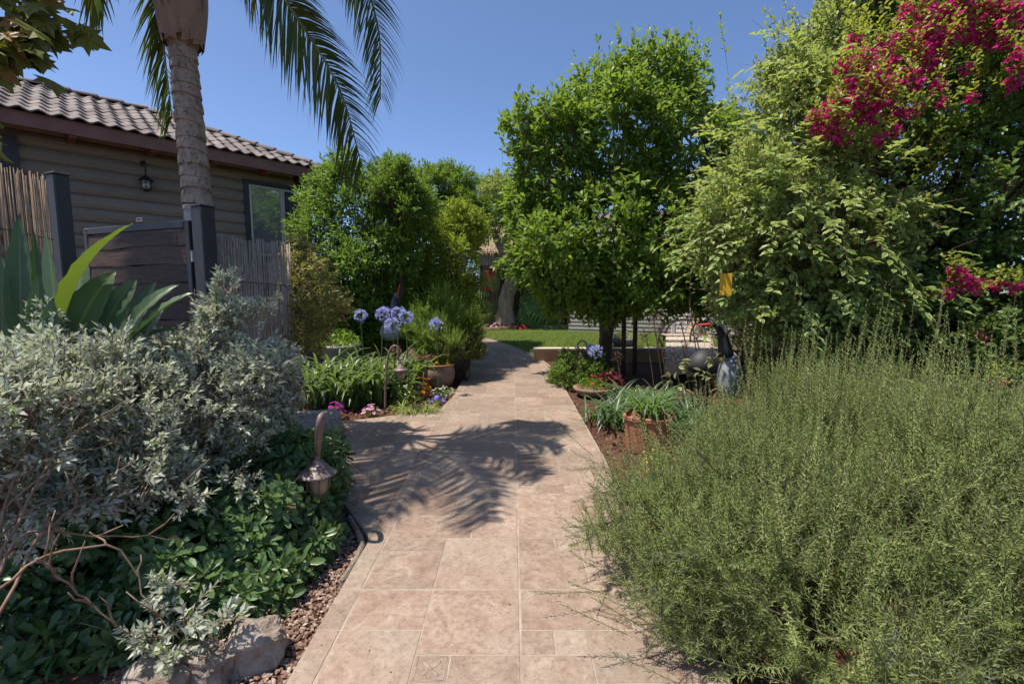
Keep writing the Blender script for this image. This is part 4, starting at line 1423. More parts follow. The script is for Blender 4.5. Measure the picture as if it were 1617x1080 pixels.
# flowering sprays: shoots set with papery bracts in threes, placed where the photograph shows them
fl = [(1300, 200, 5.0, 16), (1320, 175, 5.0, 18), (1345, 150, 5.0, 20), (1368, 130, 5.0, 18), (1330, 215, 4.95, 13), (1375, 170, 5.0, 20), (1395, 145, 5.0, 18), (1400, 110, 5.1, 17), (1360, 100, 5.1, 16), (1335, 110, 5.1, 13), (1420, 180, 4.95, 12),
      (1450, 95, 5.1, 18), (1462, 55, 5.1, 18), (1440, 130, 5.0, 14), (1490, 60, 5.1, 18), (1505, 25, 5.1, 20), (1480, 100, 5.1, 13), (1520, 5, 5.1, 17), (1530, 60, 5.1, 11), (1400, 75, 5.2, 13), (1540, 20, 5.1, 14), (1575, 15, 5.0, 18), (1600, 28, 4.9, 18),
      (1590, 65, 4.9, 11), (1613, 90, 4.8, 14), (1428, 60, 5.2, 12), (1392, 218, 4.9, 9), (1415, 205, 4.9, 8), (1490, 160, 4.95, 8), (1535, 157, 4.9, 7), (1350, 70, 5.2, 12), (1560, 60, 5.1, 16), (1600, 130, 4.9, 12), (1480, 135, 5.0, 10), (1445, 175, 5.0, 9), (1530, 110, 5.0, 9), (1465, 15, 5.1, 13), (1430, 20, 5.2, 10), (1285, 185, 5.0, 9)]
lone = [(1384, 380, 4.5, 10), (1425, 358, 4.6, 6), (1510, 430, 4.1, 12), (1528, 445, 4.1, 13), (1545, 452, 4.1, 11), (1498, 462, 4.1, 9), (1575, 450, 4.1, 9), (1603, 455, 4.0, 10), (1552, 535, 4.1, 6), (1580, 605, 4.0, 8), (1562, 600, 4.0, 6), (1543, 528, 4.1, 5)]
def bracts(places, dens, sz):
    ch, sh = [], []
    for px, py, Y, rp in places:
        c = A(P(px, py, Y))
        r_ = rp * Y / FPX
        n = int(dens * (rp / 14) ** 2)
        dirs = rand_dir(n)
        pts = c + dirs * r_ * (R_.random(n) ** .45)[:, None] * np.array([1, .9, 1.25])
        base = np.repeat(pts, 3, 0)
        o = rand_dir(n)
        u = nz(np.cross(o, rand_dir(n)))
        v = np.cross(o, u)
        ph = np.tile(np.arange(3) * 2.094, n)
        rad = np.repeat(u, 3, 0) * np.cos(ph)[:, None] + np.repeat(v, 3, 0) * np.sin(ph)[:, None]
        ch.append(place(T_LEAF4, base, rad + np.repeat(o, 3, 0) * .6, np.repeat(o, 3, 0) - rad * .5, R_.uniform(.8, 1.2, 3 * n) * sz, R_.uniform(.7, .95, 3 * n) * sz))
        m = max(4, n // 6)
        dv = nz(np.array([-.3, -.3, .9]) + R_.normal(size=(m, 3)) * .35)
        sh.append((c + R_.normal(size=(m, 3)) * r_ * .5, dv, r_))
    return ch, sh
fl = [(x_, y_, Y_ - .45, r_) for x_, y_, Y_, r_ in fl]
ch, sh = bracts([(x_, y_, Y_, r_ * 1.2) for x_, y_, Y_, r_ in fl], 40, .034)
ch2, sh2 = bracts(lone, 60, .030)
build_cloud(ch + ch2, 'flowers', m_bract, bg)
ch = []
m_young = leafmat('young_bougainvillea_leaf', (0.10, 0.15, 0.022), (0.16, 0.20, 0.03), (0.42, 0.45, 0.05), .4, .4, c3=(0.25, 0.18, 0.04), c3n=.15)
for c, dv, r_ in sh + sh2:
    lf, st = twig_leaves(c - dv * .12, dv, .30, 9, .055, .03, T_LEAF8, .05, 75, 40, .4, sun=.9)
    ch.append(lf)
q = [P(px, py, 4.9) for px, py in ((1395, 60), (1440, 20), (1380, 30), (1470, 240), (1560, 120), (1580, 200), (1500, 260), (1600, 280), (1450, 330), (1590, 150), (1540, 90), (1500, 200), (1350, 30), (1420, 10))]
qa = np.repeat(np.array([list(v) for v in q]), 5, 0) + R_.normal(size=(70, 3)) * .12
dv = nz(UP + np.array([-.3, -.3, 0]) + R_.normal(size=(70, 3)) * .3)
lf, st = twig_leaves(qa - dv * .4, dv, .6, 14, .065, .036, T_LEAF8, .1, 75, 35, .4, sun=.9)
build_cloud(ch + [lf], 'young_leaves', m_young, bg)
# the dark hedge behind both, to the ground
m_hedge = leafmat('shade_leaf', (0.030, 0.066, 0.020), (0.058, 0.098, 0.030), (0.20, 0.30, 0.05), .30, .45, rib=(0.07, 0.11, 0.05))
shrub('ivy_hedge', 'dark leafy creeper growing below the bougainvillea behind the rosemary', 'creeper', Vector((4.3, 4.9, -.03)),
      [((3.3, 5.0, .8), (.6, .6, .9)), ((4.2, 4.7, .9), (.8, .6, .9)), ((5.2, 4.3, 1.0), (.8, .7, 1.1)), ((4.8, 5.1, 1.9), (.9, .6, .8)), ((6.2, 4.4, 1.6), (.8, .8, 1.6)), ((3.7, 5.4, 1.6), (.7, .5, .7))],
      m_hedge, 2200, 9, .35, .085, .05, t=T_LEAF8, stick=m_darktwig, bias=(-.2, -.6, 0), up=.1, limb_r=.03, sun=.7)
shrub('brown_shrub', 'shaded twiggy shrub behind the bird statue under the cream edged leaves', 'shrub', Vector((3.2, 7.6, -.03)),
      [bl(1150, 520, 7.4, 52, 62), bl(1215, 540, 7.2, 50, 70), bl(1180, 470, 7.5, 60, 50), bl(1265, 560, 6.9, 55, 60), bl(1130, 575, 7.5, 34, 30)],
      leafmat('dry_shade_leaf', (0.06, 0.062, 0.024), (0.11, 0.10, 0.045), (0.22, 0.22, 0.06), .3, .55, c3=(0.20, 0.11, 0.06), c3n=.15), 1100, 8, .3, .05, .022, stick=m_twig, limb_r=.02, up=.6)
for nm, lab, base, bls in (('leafy_tree', 'dense dark tree behind the lemon tree and bougainvillea', Vector((5.2, 9.4, 0)), [((4.3, 9.4, 2.2), (1.2, 1, 1.4)), ((5.6, 9, 2.8), (1.5, 1.2, 1.8)), ((7.2, 8.2, 2.6), (1.5, 1.3, 1.9)), ((5.2, 9.2, 1.0), (1.4, 1, 1.0)), ((6.8, 8, .9), (1.6, 1.0, 1.0)), ((8.8, 7.2, 2.4), (1.6, 1.4, 2.2)), ((6.8, 8.6, 4.8), (1.8, 1.2, 1.6)), ((9.3, 7.6, 5.0), (1.8, 1.2, 1.8)), ((5.2, 9.4, 4.3), (1.0, .9, .9)), ((6.5, 7.6, 3.4), (2.2, .8, 2.2)), ((5.0, 7.4, 2.2), (1.4, .7, 1.6)), ((5.9, 6.7, 3.4), (1.6, .5, 2.4)), ((4.7, 7.0, 4.6), (1.0, .5, 1.2))]),):
    shrub(nm, lab, 'tree', base, bls, m_hedge, 3400, 8, .45, .13, .06, trunk=(1.2, .12, .09), limb_r=.05)

# --- paddle-leaved plant at the left
m_stre = leafmat('paddle_leaf', (0.026, 0.060, 0.032), (0.042, 0.078, 0.040), (0.10, 0.20, 0.02), .14, .30, rib=(0.16, 0.20, 0.07), ribs=45.0, spec=.5, under=(0.038, 0.068, 0.038))
sb = Vector((P(120, 540, 2.95).x, 2.95, -.03))
stre = thing('paddle_plant', 'tall plant with big paddle leaves in front of the dark gate', 'plant', tuple(sb))
def paddle(p0, p1, w, bendv, face, fold=.35, curl=0.0):
    """one large leaf blade from p0 (base) to p1 (tip)"""
    p0, p1 = Vector(p0), Vector(p1)
    d = p1 - p0
    n = 14
    face = Vector(face).normalized()
    s = d.normalized().cross(face).normalized()
    b = MB()
    vs, fs, uv = [], [], []
    m = 7
    for i in range(n + 1):
        t = i / n
        c = p0.lerp(p1, t) + Vector(bendv) * (4 * t * (1 - t))
        wd = w * (math.sin(math.pi * min(1, .05 + .95 * t ** .85)) ** .75) if i < n else .002
        for j in range(m):
            u = j / (m - 1) * 2 - 1
            rip = .006 * math.sin(t * 40 + u * 3) * abs(u)
            vs.append(c + s * (u * wd / 2) + face * (abs(u) * wd * .5 * fold + rip))
            uv.append(((u + 1) / 2, t))
    for i in range(n):
        for j in range(m - 1):
            fs.append((i * m + j, i * m + j + 1, (i + 1) * m + j + 1, (i + 1) * m + j))
    b.add(vs, fs)
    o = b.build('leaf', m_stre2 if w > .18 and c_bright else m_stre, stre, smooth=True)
    ul = o.data.uv_layers.new(name='UVMap')
    for lp_ in o.data.loops:
        ul.data[lp_.index].uv = uv[lp_.vertex_index]
    # petiole
    q = MB()
    q.tube([Vector((sb.x + random.uniform(-.15, .15), sb.y + random.uniform(-.05, .1), -.03)), p0.lerp(Vector((sb.x, sb.y, .6)), .4), p0, p0.lerp(p1, .12) + Vector(bendv) * .4], [.022, .018, .014, .008], 7)
    q.build('stalk', m_rach, stre, smooth=True)
m_stre2 = leafmat('sunlit_paddle_leaf', (0.040, 0.088, 0.020), (0.055, 0.105, 0.024), (0.24, 0.34, 0.03), .22, .34, rib=(0.17, 0.23, 0.07), ribs=45.0, spec=.5)  # brighter, yellower copy for one leaf: its sunlit glow is put into the colour
for (a, c, Yb, Yt, w, bend, face, fold) in (
    ((35, 560), (30, 338), 2.9, 2.95, .135, (0, 0, 0), (.4, -1, 0), .3),
    ((58, 520), (52, 360), 2.8, 2.85, .05, (0, 0, 0), (1, -.4, 0), .9),
    ((88, 540), (72, 365), 3.05, 3.15, .15, (.02, 0, 0), (-.3, -1, .1), .3),
    ((95, 545), (210, 353), 2.75, 2.7, .19, (-.05, -.02, .07), (-.72, -.45, .5), .45),
    ((108, 560), (183, 427), 2.7, 2.8, .20, (-.02, 0, .03), (.1, -1, .25), .2),
    ((150, 560), (217, 440), 2.75, 2.85, .15, (-.02, 0, .03), (.3, -1, .15), .25),
    ((175, 560), (283, 450), 2.85, 2.9, .12, (0, 0, .06), (-.2, -.8, .6), .3),
    ((195, 545), (248, 443), 3.1, 3.2, .10, (0, 0, .03), (.1, -1, .3), .3),
    ((190, 560), (306, 463), 2.7, 2.65, .12, (0, 0, .05), (-.35, -.5, .8), .35),
    ((190, 562), (283, 521), 2.75, 2.7, .06, (0, 0, .04), (-.2, -.5, .9), .5),
    ((120, 480), (134, 396), 3.25, 3.35, .12, (0, 0, 0), (.2, -1, .2), .2),
    ((62, 560), (60, 430), 2.6, 2.6, .09, (0, 0, 0), (.6, -1, 0), .4),
    ((5, 560), (2, 400), 2.9, 2.9, .13, (0, 0, 0), (.2, -1, 0), .3),
    ((-20, 560), (-40, 380), 2.7, 2.6, .15, (0, 0, 0), (.2, -1, 0), .3),
    ((140, 520), (165, 430), 3.2, 3.3, .11, (0, 0, 0), (-.1, -1, .1), .3),
    ((75, 580), (84, 470), 2.55, 2.55, .10, (0, 0, 0), (.4, -1, .1), .4),
    ((215, 560), (262, 478), 3.0, 3.1, .09, (0, 0, .03), (.1, -.9, .4), .3)):
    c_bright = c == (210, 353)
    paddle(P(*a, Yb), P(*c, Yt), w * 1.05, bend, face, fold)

# --- pittosporum with whorled dark leaves, lower left
m_pit = leafmat('whorled_leaf', (0.026, 0.062, 0.024), (0.056, 0.100, 0.036), (0.22, 0.36, 0.06), .24, .32, rib=(0.10, 0.15, 0.07), spec=.5, c3=(0.085, 0.13, 0.035), c3n=.06, under=(0.06, 0.10, 0.05))
pit = thing('dark_green_shrub', 'low shrub of dark whorled leaves spilling towards the path above the rocks', 'shrub', (-1.75, 2.75, -.03))
PB = [bl(465, 755, 3.1, 70, 66), bl(430, 840, 2.75, 92, 78), bl(300, 865, 2.45, 130, 92), bl(115, 940, 2.3, 140, 85), bl(400, 905, 2.45, 95, 66), bl(60, 1045, 2.0, 130, 62), bl(190, 985, 2.1, 95, 62),
      bl(505, 715, 3.5, 34, 46), bl(520, 775, 3.3, 30, 32), bl(330, 930, 2.3, 70, 45), bl(470, 870, 2.75, 45, 50), bl(-40, 930, 2.1, 90, 90), bl(440, 700, 3.5, 50, 40), bl(230, 790, 2.75, 140, 60), bl(90, 800, 2.5, 140, 62), bl(340, 765, 3.0, 80, 50), bl(-40, 820, 2.3, 90, 60), bl(455, 905, 2.55, 50, 48), bl(380, 945, 2.25, 60, 36), bl(500, 850, 2.85, 36, 50), bl(70, 1080, 1.95, 130, 50), bl(190, 1055, 2.05, 90, 40), bl(330, 985, 2.2, 60, 36)]
p, d = blob_points(PB, 1350, .60, -.7)
dd = nz(d + UP * .45 + R_.normal(size=d.shape) * .25 + np.array([.12, -.25, 0]))
pos, ax, nr, LL, WW = rosette(p, dd, 11, .118, .041, T_SPOON, 45, 112)
big = leaf_parts('leaf', T_SPOON, pos, ax, nr, LL * 1.06, WW * 1.06, m_pit, pit, 300)
lf = place(T_SPOON, pos[big], ax[big], nr[big], LL[big], WW[big])
p2, d2 = blob_points([((c), tuple(x * .86 for x in r)) for c, r in PB], 420, .5, -.7)
l2 = rosette(p2, nz(d2 + UP * .3 + R_.normal(size=d2.shape) * .4), 9, .10, .036)
build_cloud([lf, place(T_SPOON, *l2)], 'foliage', m_pit, pit)
st = place(T_STICK, p - dd * .28, dd, nz(np.cross(dd, UP + .02)), .28, .007, zs=.007)
build_cloud([st], 'twigs', m_twig, pit)
b = MB()
for c, rad in PB:
    limb_mesh(b, (Vector(c).x * .6 - 1.75 * .4, Vector(c).y * .5 + 1.4, -.03), c, .016, .006, 6, .08, 6)
b.build('limb', m_twig, pit, smooth=True)

# --- silver shrub above it
m_sil = leafmat('silver_leaf', (0.35, 0.39, 0.305), (0.52, 0.55, 0.47), (0.52, 0.58, 0.34), .32, .55, spec=.25, under=(0.44, 0.46, 0.40), c3=(0.13, 0.21, 0.05), c3n=.09)
sil = thing('silver_shrub', 'wide silver leaved shrub with bare brown stems in the left foreground', 'shrub', (-2.3, 2.2, -.03))
SB = [bl(50, 650, 2.25, 150, 105), bl(185, 640, 2.55, 140, 92), bl(320, 640, 2.85, 110, 88), bl(395, 600, 3.05, 70, 66), bl(352, 515, 3.15, 34, 52), bl(415, 645, 3.1, 46, 46), bl(300, 720, 2.75, 80, 36), bl(120, 770, 2.15, 110, 38), bl(230, 745, 2.4, 90, 34), bl(20, 800, 1.95, 80, 40),
      bl(-60, 700, 1.9, 130, 120), bl(430, 575, 3.1, 34, 36), bl(290, 565, 3.0, 70, 34), bl(110, 560, 2.7, 90, 34)]
p, d = blob_points(SB, 3000, .45, -.8, .7)
dd = nz(d + UP * .55 + R_.normal(size=d.shape) * .4)
tl_ = R_.uniform(.10, .24, len(p))
lf, st = twig_leaves(p - dd * (tl_ * .5)[:, None], dd, tl_, 13, .050, .020, T_LEAF4, .05, 70, 25, .3, sun=.3, jit=.35)
# trailing sprays lower down and upright tips
spr = [(352, 455, 3.1, 12), (345, 480, 3.1, 12), (365, 500, 3.1, 14), (400, 505, 3.1, 12), (425, 490, 3.1, 8), (85, 510, 2.6, 9), (52, 515, 2.6, 9), (455, 605, 3.2, 14), (440, 660, 3.15, 14), (255, 925, 1.9, 10), (295, 975, 1.85, 10), (240, 1010, 1.8, 12), (265, 1040, 1.75, 12), (345, 985, 1.85, 7), (300, 790, 2.3, 12), (380, 760, 2.6, 12), (20, 860, 1.75, 10), (225, 790, 2.3, 16), (90, 810, 2.0, 12)]
c2, d2 = [], []
for px, py, Y, rp in spr:
    n = max(6, rp)
    c = A(P(px, py, Y))
    c2.append(c + R_.normal(size=(n, 3)) * rp * Y / FPX * np.array([.7, .5, .55]))
    up_ = .9 if py < 700 else .25
    d2.append(nz(np.array([.25, -.25, up_]) + R_.normal(size=(n, 3)) * .45))
c2, d2 = np.concatenate(c2), np.concatenate(d2)
lf2, st2 = twig_leaves(c2, d2, R_.uniform(.07, .15, len(c2)), 12, .046, .019, T_LEAF4, .05, 70, 25, .3, sun=.3)
build_cloud([lf, lf2], 'foliage', m_sil, sil)
build_cloud([st, st2], 'twigs', m_twig, sil)
stems = [[(-30, 1060, 1.6), (20, 760, 1.8), (180, 700, 2.2), (330, 650, 2.7)], [(-40, 950, 1.55), (110, 690, 2.0), (240, 640, 2.5)], [(-30, 960, 1.5), (60, 880, 1.65), (180, 865, 1.8), (230, 940, 1.8), (280, 1010, 1.75)],
         [(-40, 880, 1.6), (60, 800, 1.85), (160, 760, 2.1), (300, 700, 2.5)], [(-20, 1010, 1.5), (80, 830, 1.8), (190, 780, 2.1), (330, 790, 2.35)], [(-30, 990, 1.55), (30, 850, 1.7), (150, 845, 1.9), (290, 850, 2.1)],
         [(20, 760, 1.8), (60, 640, 2.1), (80, 545, 2.5)], [(180, 700, 2.2), (250, 600, 2.7), (345, 470, 3.1)], [(330, 650, 2.7), (400, 610, 3.0), (460, 600, 3.2)], [(60, 880, 1.65), (120, 930, 1.7), (210, 1010, 1.75)], [(0, 780, 1.75), (40, 700, 1.9), (50, 640, 2.0)]]
for k, s in enumerate(stems):
    pts = spline([P(*q) for q in s], 16)
    pts = [q + Vector((random.uniform(-1, 1), random.uniform(-1, 1), random.uniform(-1, 1))) * .008 for q in pts]
    b = MB()
    b.tube(pts, [.0064 * (1 - .72 * i / 15) for i in range(16)], 7)
    for j in range(4, 16, 3):
        e = pts[j] + Vector((random.uniform(-.1, .2), random.uniform(-.1, .1), random.uniform(.02, .2)))
        limb_mesh(b, pts[j], e, .005, .002, 4, .1, 5)
    b.build('stem', m_twig, sil, smooth=True)
b = MB()
for q in ((-30, 1060, 1.6), (-40, 950, 1.55)):
    limb_mesh(b, (-2.5, 1.7, -.05), P(*q), .022, .010, 6, .05, 8)
b.build('trunk', m_twig, sil, smooth=True)

# --- rosemary, right foreground
m_ros = leafmat('rosemary_needle', (0.058, 0.088, 0.032), (0.112, 0.148, 0.056), (0.30, 0.40, 0.10), .28, .6, spec=.25, under=(0.15, 0.17, 0.11), big=2.0)
m_rstem = surf('rosemary_stem', (0.085, 0.08, 0.04), (0.14, 0.12, 0.065), 20, .85, .2)
ros = thing('rosemary_bush', 'huge rosemary bush overhanging the path in the right foreground', 'rosemary', (1.75, 2.5, -.03))
RB = [((1.85, 2.5, .40), (1.1, 1.0, .52)), ((1.08, 2.35, .30), (.60, .60, .33)), ((1.75, 3.0, .42), (.5, .55, .40)), ((2.5, 2.5, .45), (.9, .9, .55)), ((1.5, 1.8, .34), (.82, .55, .42)), ((2.1, 3.1, .5), (.8, .6, .45)), ((2.9, 3.1, .5), (.8, .7, .48)), ((2.2, 1.7, .38), (.7, .5, .46))]
def needles(base, d, length, nn, L=.033, W=.0042, curve=None):
    N = len(base)
    d = nz(d)
    u = nz(np.cross(d, rand_dir(N)))
    v = np.cross(d, u)
    t = (np.arange(nn) + .5) / nn
    ph = R_.random(N)[:, None] * 6.28 + (np.arange(nn) * 1.571 + (np.arange(nn) // 2) * .4)[None]
    bend = nz(UP + d * .2) * .12
    pos = base[:, None] + d[:, None] * (length[:, None] * t[None])[..., None] + UP * (.14 * length[:, None] * t[None] ** 2)[..., None]
    rad = u[:, None] * np.cos(ph)[..., None] + v[:, None] * np.sin(ph)[..., None]
    an = np.radians(62 - 38 * t ** 2)[None] + R_.normal(size=(N, nn)) * .2
    ax = d[:, None] * np.cos(an)[..., None] + rad * np.sin(an)[..., None]
    LL = L * R_.uniform(.7, 1.2, (N, nn)) * (1 - .45 * t ** 3)[None]
    ch = place(T_NEEDLE, pos.reshape(-1, 3), ax.reshape(-1, 3), (rad * -1 + d[:, None] * .6 + R_.normal(size=pos.shape) * .3).reshape(-1, 3), LL.ravel(), W)
    m = 3
    st = place(T_STICK, base, d + UP * .1, u, length, .0034, zs=.0034)
    return ch, st
p, d = blob_points(RB, 6400, .62, -.75, .80, 20, .34, .72)
dd = nz(d * .75 + UP * .75 + R_.normal(size=d.shape) * .36)
ln_ = R_.uniform(.15, .36, len(p))
ch, st = needles(p - dd * (ln_ * .65)[:, None], dd, ln_, 54)
p2, d2 = blob_points(RB, 1500, .35, -.75, .4)
dd2 = nz(d2 * .5 + UP * .7 + R_.normal(size=d2.shape) * .4)
ch2, st2 = needles(p2 - dd2 * .15, dd2, np.full(len(p2), .3), 46)
# the tall upright shoots
N = 330
xs = R_.uniform(1.8, 3.3, N)
ys = R_.uniform(2.1, 3.6, N)
pk = []
for px, py, Y in ((1188, 520, 3.2), (1285, 520, 3.1), (1375, 470, 3.0), (1420, 490, 3.0), (1490, 470, 2.9), (1500, 500, 3.0), (1550, 520, 2.8), (1580, 500, 2.9), (1600, 530, 2.7), (1250, 540, 3.3), (1330, 520, 3.2), (1460, 540, 2.8), (1225, 545, 3.3), (1360, 510, 3.1), (1405, 530, 2.9), (1150, 560, 3.3), (1520, 560, 2.7), (1310, 560, 3.0), (1270, 530, 3.3), (1395, 500, 3.2)):
    tip = A(P(px, py + 18, Y))
    for k in range(3):
        tp = tip + R_.normal(size=3) * [.05, .06, .05]
        b0 = tp - np.array([R_.uniform(-.02, .16), R_.uniform(-.05, .1), R_.uniform(.55, .75)])
        pk.append((b0, tp - b0))
for i in range(N):
    h = .66 + .22 * math.exp(-((xs[i] - 2.2) / .9) ** 2)
    b0 = np.array([xs[i], ys[i], h - .25])
    pk.append((b0, np.array([R_.uniform(-.12, .14), R_.uniform(-.12, .08), R_.uniform(.34, .66)])))
b3 = np.array([q[0] for q in pk])
d3 = np.array([q[1] for q in pk])
ch3, st3 = needles(b3, d3, np.linalg.norm(d3, axis=1), 84, .026)
# low sprays reaching over the paving
N = 130
a_ = R_.uniform(2.3, 4.4, N)
b4 = np.stack([.95 + R_.normal(size=N) * .22, 2.35 + R_.normal(size=N) * .45, R_.uniform(.06, .42, N)], 1)
d4 = np.stack([-R_.uniform(.5, 1, N), R_.normal(size=N) * .5, R_.uniform(-.12, .45, N)], 1)
ch4, st4 = needles(b4, d4, R_.uniform(.22, .44, N), 56)
# longer arching sprays of the year's growth all over the mound
m_ros2 = leafmat('rosemary_young_needle', (0.098, 0.135, 0.048), (0.170, 0.199, 0.085), (0.42, 0.52, 0.14), .34, .6, spec=.2, under=(0.17, 0.19, 0.12), big=2.0)
p5, d5 = blob_points(RB, 620, .92, -.45, .85, 6, .3, .84)
dd5 = nz(d5 * 1.0 + UP * .85 + R_.normal(size=d5.shape) * .22)
ch5, st5 = needles(p5 - dd5 * .22, dd5, R_.uniform(.34, .62, len(p5)), 96, .026, .0046)
build_cloud([ch, ch2, ch4], 'foliage', m_ros, ros)
build_cloud([ch3, ch5], 'young_foliage', m_ros2, ros)
build_cloud([st, st2, st3, st4, st5], 'twigs', m_rstem, ros)
b = MB()
for i in range(70):
    a = random.uniform(0, 6.28)
    rr = random.uniform(.4, 1.15)
    e = Vector((1.85 + math.cos(a) * rr, 2.55 + math.sin(a) * rr * .85, random.uniform(.2, 1.0)))
    limb_mesh(b, (1.85 + math.cos(a) * .12, 2.55 + math.sin(a) * .12, -.04), e, .011, .003, 7, .09, 5)
b.build('stem', m_rstem, ros, smooth=True)

# --- small olive-leaved standard tree left of the strap leaves
m_dur = leafmat('olive_gold_leaf', (0.105, 0.118, 0.024), (0.15, 0.155, 0.045), (0.44, 0.44, 0.10), .38, .5, c3=(0.28, 0.09, 0.05), c3n=.04)
ob = P(468, 640, 5.25)
dur = shrub('standard_tree', 'small olive gold leaved tree on a bare trunk beside the pale reed screen', 'tree', Vector((ob.x, 5.25, -.03)),
      [bl(468, 500, 5.25, 52, 46), bl(492, 450, 5.3, 42, 46), bl(470, 415, 5.35, 24, 32), bl(440, 510, 5.1, 30, 34), bl(510, 480, 5.3, 36, 40), bl(480, 385, 5.4, 14, 18), bl(478, 535, 5.1, 42, 22)],
      m_dur, 620, 10, .22, .052, .022, trunk=(1.25, .047, .042), trunk_mat=m_bark2, stick=m_twig, limb_r=.014, up=.35, sun=.9, droop=.25)

# --- feathery fern bush by the path
m_fern = leafmat('feathery_green', (0.055, 0.105, 0.016), (0.105, 0.165, 0.028), (0.34, 0.42, 0.05), .32, .55)
m_juni = leafmat('olive_needle', (0.050, 0.068, 0.018), (0.085, 0.100, 0.030), (0.20, 0.22, 0.05), .25, .6)
fb = gp_(700, 8.8)
fern = thing('feathery_bush', 'feathery light green bush beside the path behind the marigold pot', 'bush', tuple(fb))
def plume(blobs, n, ln, nn, L, W, mat, parent, up=.5, name='foliage', low=-.4):
    p, d = blob_points(blobs, n, .45, low)
    dd = nz(d + UP * up + R_.normal(size=d.shape) * .3)
    ch, st = needles(p - dd * (ln * .6), dd, ln * R_.uniform(.7, 1.2, len(p)), nn, L, W)
    build_cloud([ch], name, mat, parent)
plume([bl(660, 515, 8.4, 38, 34), bl(705, 505, 8.7, 46, 40), bl(740, 525, 8.8, 26, 34), bl(690, 540, 8.3, 40, 30)], 1500, .32, 40, .045, .008, m_fern, fern)
jb = thing('olive_bush', 'rounded olive green conifer bush at the path edge beside the marigold pot', 'bush', tuple(gp_(735, 8.6)))
plume([bl(725, 550, 8.5, 40, 26), bl(745, 535, 8.7, 24, 30), bl(695, 548, 8.3, 32, 24)], 1300, .16, 36, .03, .008, m_juni, jb, .4, low=-.9)
for t_ in (fern, jb):
    b = MB()
    for k in range(8):
        limb_mesh(b, Vector(t_.location) + Vector((random.uniform(-.05, .05), 0, -.02)), Vector(t_.location) + Vector((random.uniform(-.4, .4), random.uniform(-.2, .2), random.uniform(.3, .8))), .012, .004, 5, .08, 5)
    b.build('stem', m_darktwig, t_, smooth=True)

# --- plane branch hanging in at the top left
def lobed(pts):
    vs = [(0, 0.30, 0)] + [(x, y, z) for x, y, z in pts]
    n = len(pts)
    return tpl(vs, [(0, 1 + i, 1 + (i + 1) % n) for i in range(n)])
half = [(0, 0, 0), (.18, .06, .02), (.50, .10, -.02), (.40, .28, .03), (.62, .52, -.05), (.32, .50, .03), (.30, .66, .02), (.16, .70, .03)]
T_PLANE = lobed(half + [(0, 1, -.08)] + [(-x, y, z) for x, y, z in half[:0:-1]])
m_plane = leafmat('plane_leaf', (0.045, 0.062, 0.014), (0.085, 0.095, 0.020), (0.24, 0.25, 0.03), .30, .45, c3=(0.26, 0.12, 0.03), c3n=.12)
pl = thing('plane_tree', 'branch of a lobed leaf tree hanging in at the top left corner', 'tree', (-6.2, 3.9, 0))
b = MB()
b.tube([(-6.2, 3.9, -.05), (-6.15, 3.95, 1.5), (-6.0, 4.0, 3.2), (-5.8, 4.05, 4.8)], [.14, .12, .1, .06], 12)
b.build('trunk', m_bark, pl, smooth=True)
brs = [[(-5.95, 4.0, 3.8), P(-60, 20, 4.1), P(10, 40, 4.15), P(60, 90, 4.15)], [(-5.9, 4.0, 4.1), P(-40, -30, 4.2), P(60, 10, 4.25), P(112, 36, 4.25)], [(-5.95, 4.0, 3.4), P(-80, 60, 4.0), P(-10, 70, 4.05), P(40, 110, 4.1)], [(-6.0, 4.0, 3.0), P(-60, 200, 4.1), P(-4, 222, 4.15)]]
pos, ax = [], []
for br in brs:
    pts = spline(br, 14)
    b = MB()
    b.tube(pts, [.022 * (1 - .85 * i / 13) for i in range(14)], 7)
    b.build('branch', m_bark2, pl, smooth=True)
    nlf = 34 if len(br) == 4 else 9
    for i in range(nlf):
        k = random.uniform(6.0, 13) if len(br) == 4 else random.uniform(9, 13)
        q = pts[int(k)] + Vector((random.uniform(-.17, .17), random.uniform(-.16, .16), random.uniform(-.15, .11)))
        pos.append(list(q)); ax.append((random.uniform(-.2, .9), random.uniform(-.5, .3), random.uniform(-.9, .15)))
pos, ax = np.array(pos), np.array(ax)
nr = nz(UP * .7 + np.array([.2, -.5, 0]) + R_.normal(size=pos.shape) * .5)
LL = R_.uniform(.14, .25, len(pos))
leaf_parts('leaf', T_PLANE, pos, ax, nr, LL, LL * 1.0, m_plane, pl, len(pos))
# ------------------------------------------------------------------ rocks, mulch and gravel
from mathutils import noise as mnoise
def rock(label, c, size, seed, mat, rotz=0.0, name='rock', tilt=0.0, n=22, m=14, rough=.12, sq=.6, group=None):
    t = MB()
    off = Vector((seed * 7.3, seed * 3.1, seed * 1.7))
    vs, fs = [], []
    for i in range(m + 1):
        th = math.pi * i / m
        for k in range(n):
            a = 2 * math.pi * k / n
            d = Vector((math.sin(th) * math.cos(a), math.sin(th) * math.sin(a), math.cos(th)))
            e = Vector([math.copysign(abs(x) ** sq, x) for x in d])
            f_ = 1 + rough * 2.0 * (mnoise.noise(e * 1.3 + off)) + rough * .8 * mnoise.noise(e * 4 + off) + rough * .35 * mnoise.noise(e * 11 + off)
            q = Vector((e.x * size[0], e.y * size[1], e.z * size[2])) * f_
            q = Matrix.Rotation(tilt, 3, 'Y') @ q
            vs.append(Vector(c) + Matrix.Rotation(rotz, 3, 'Z') @ q)
    for i in range(m):
        for k in range(n):
            fs.append((i * n + k, (i + 1) * n + k, (i + 1) * n + (k + 1) % n, i * n + (k + 1) % n))
    t.add(vs, fs)
    return tag(t.build(name, mat, None, smooth=False), label, 'rock', group)
r1 = G(482, 700)
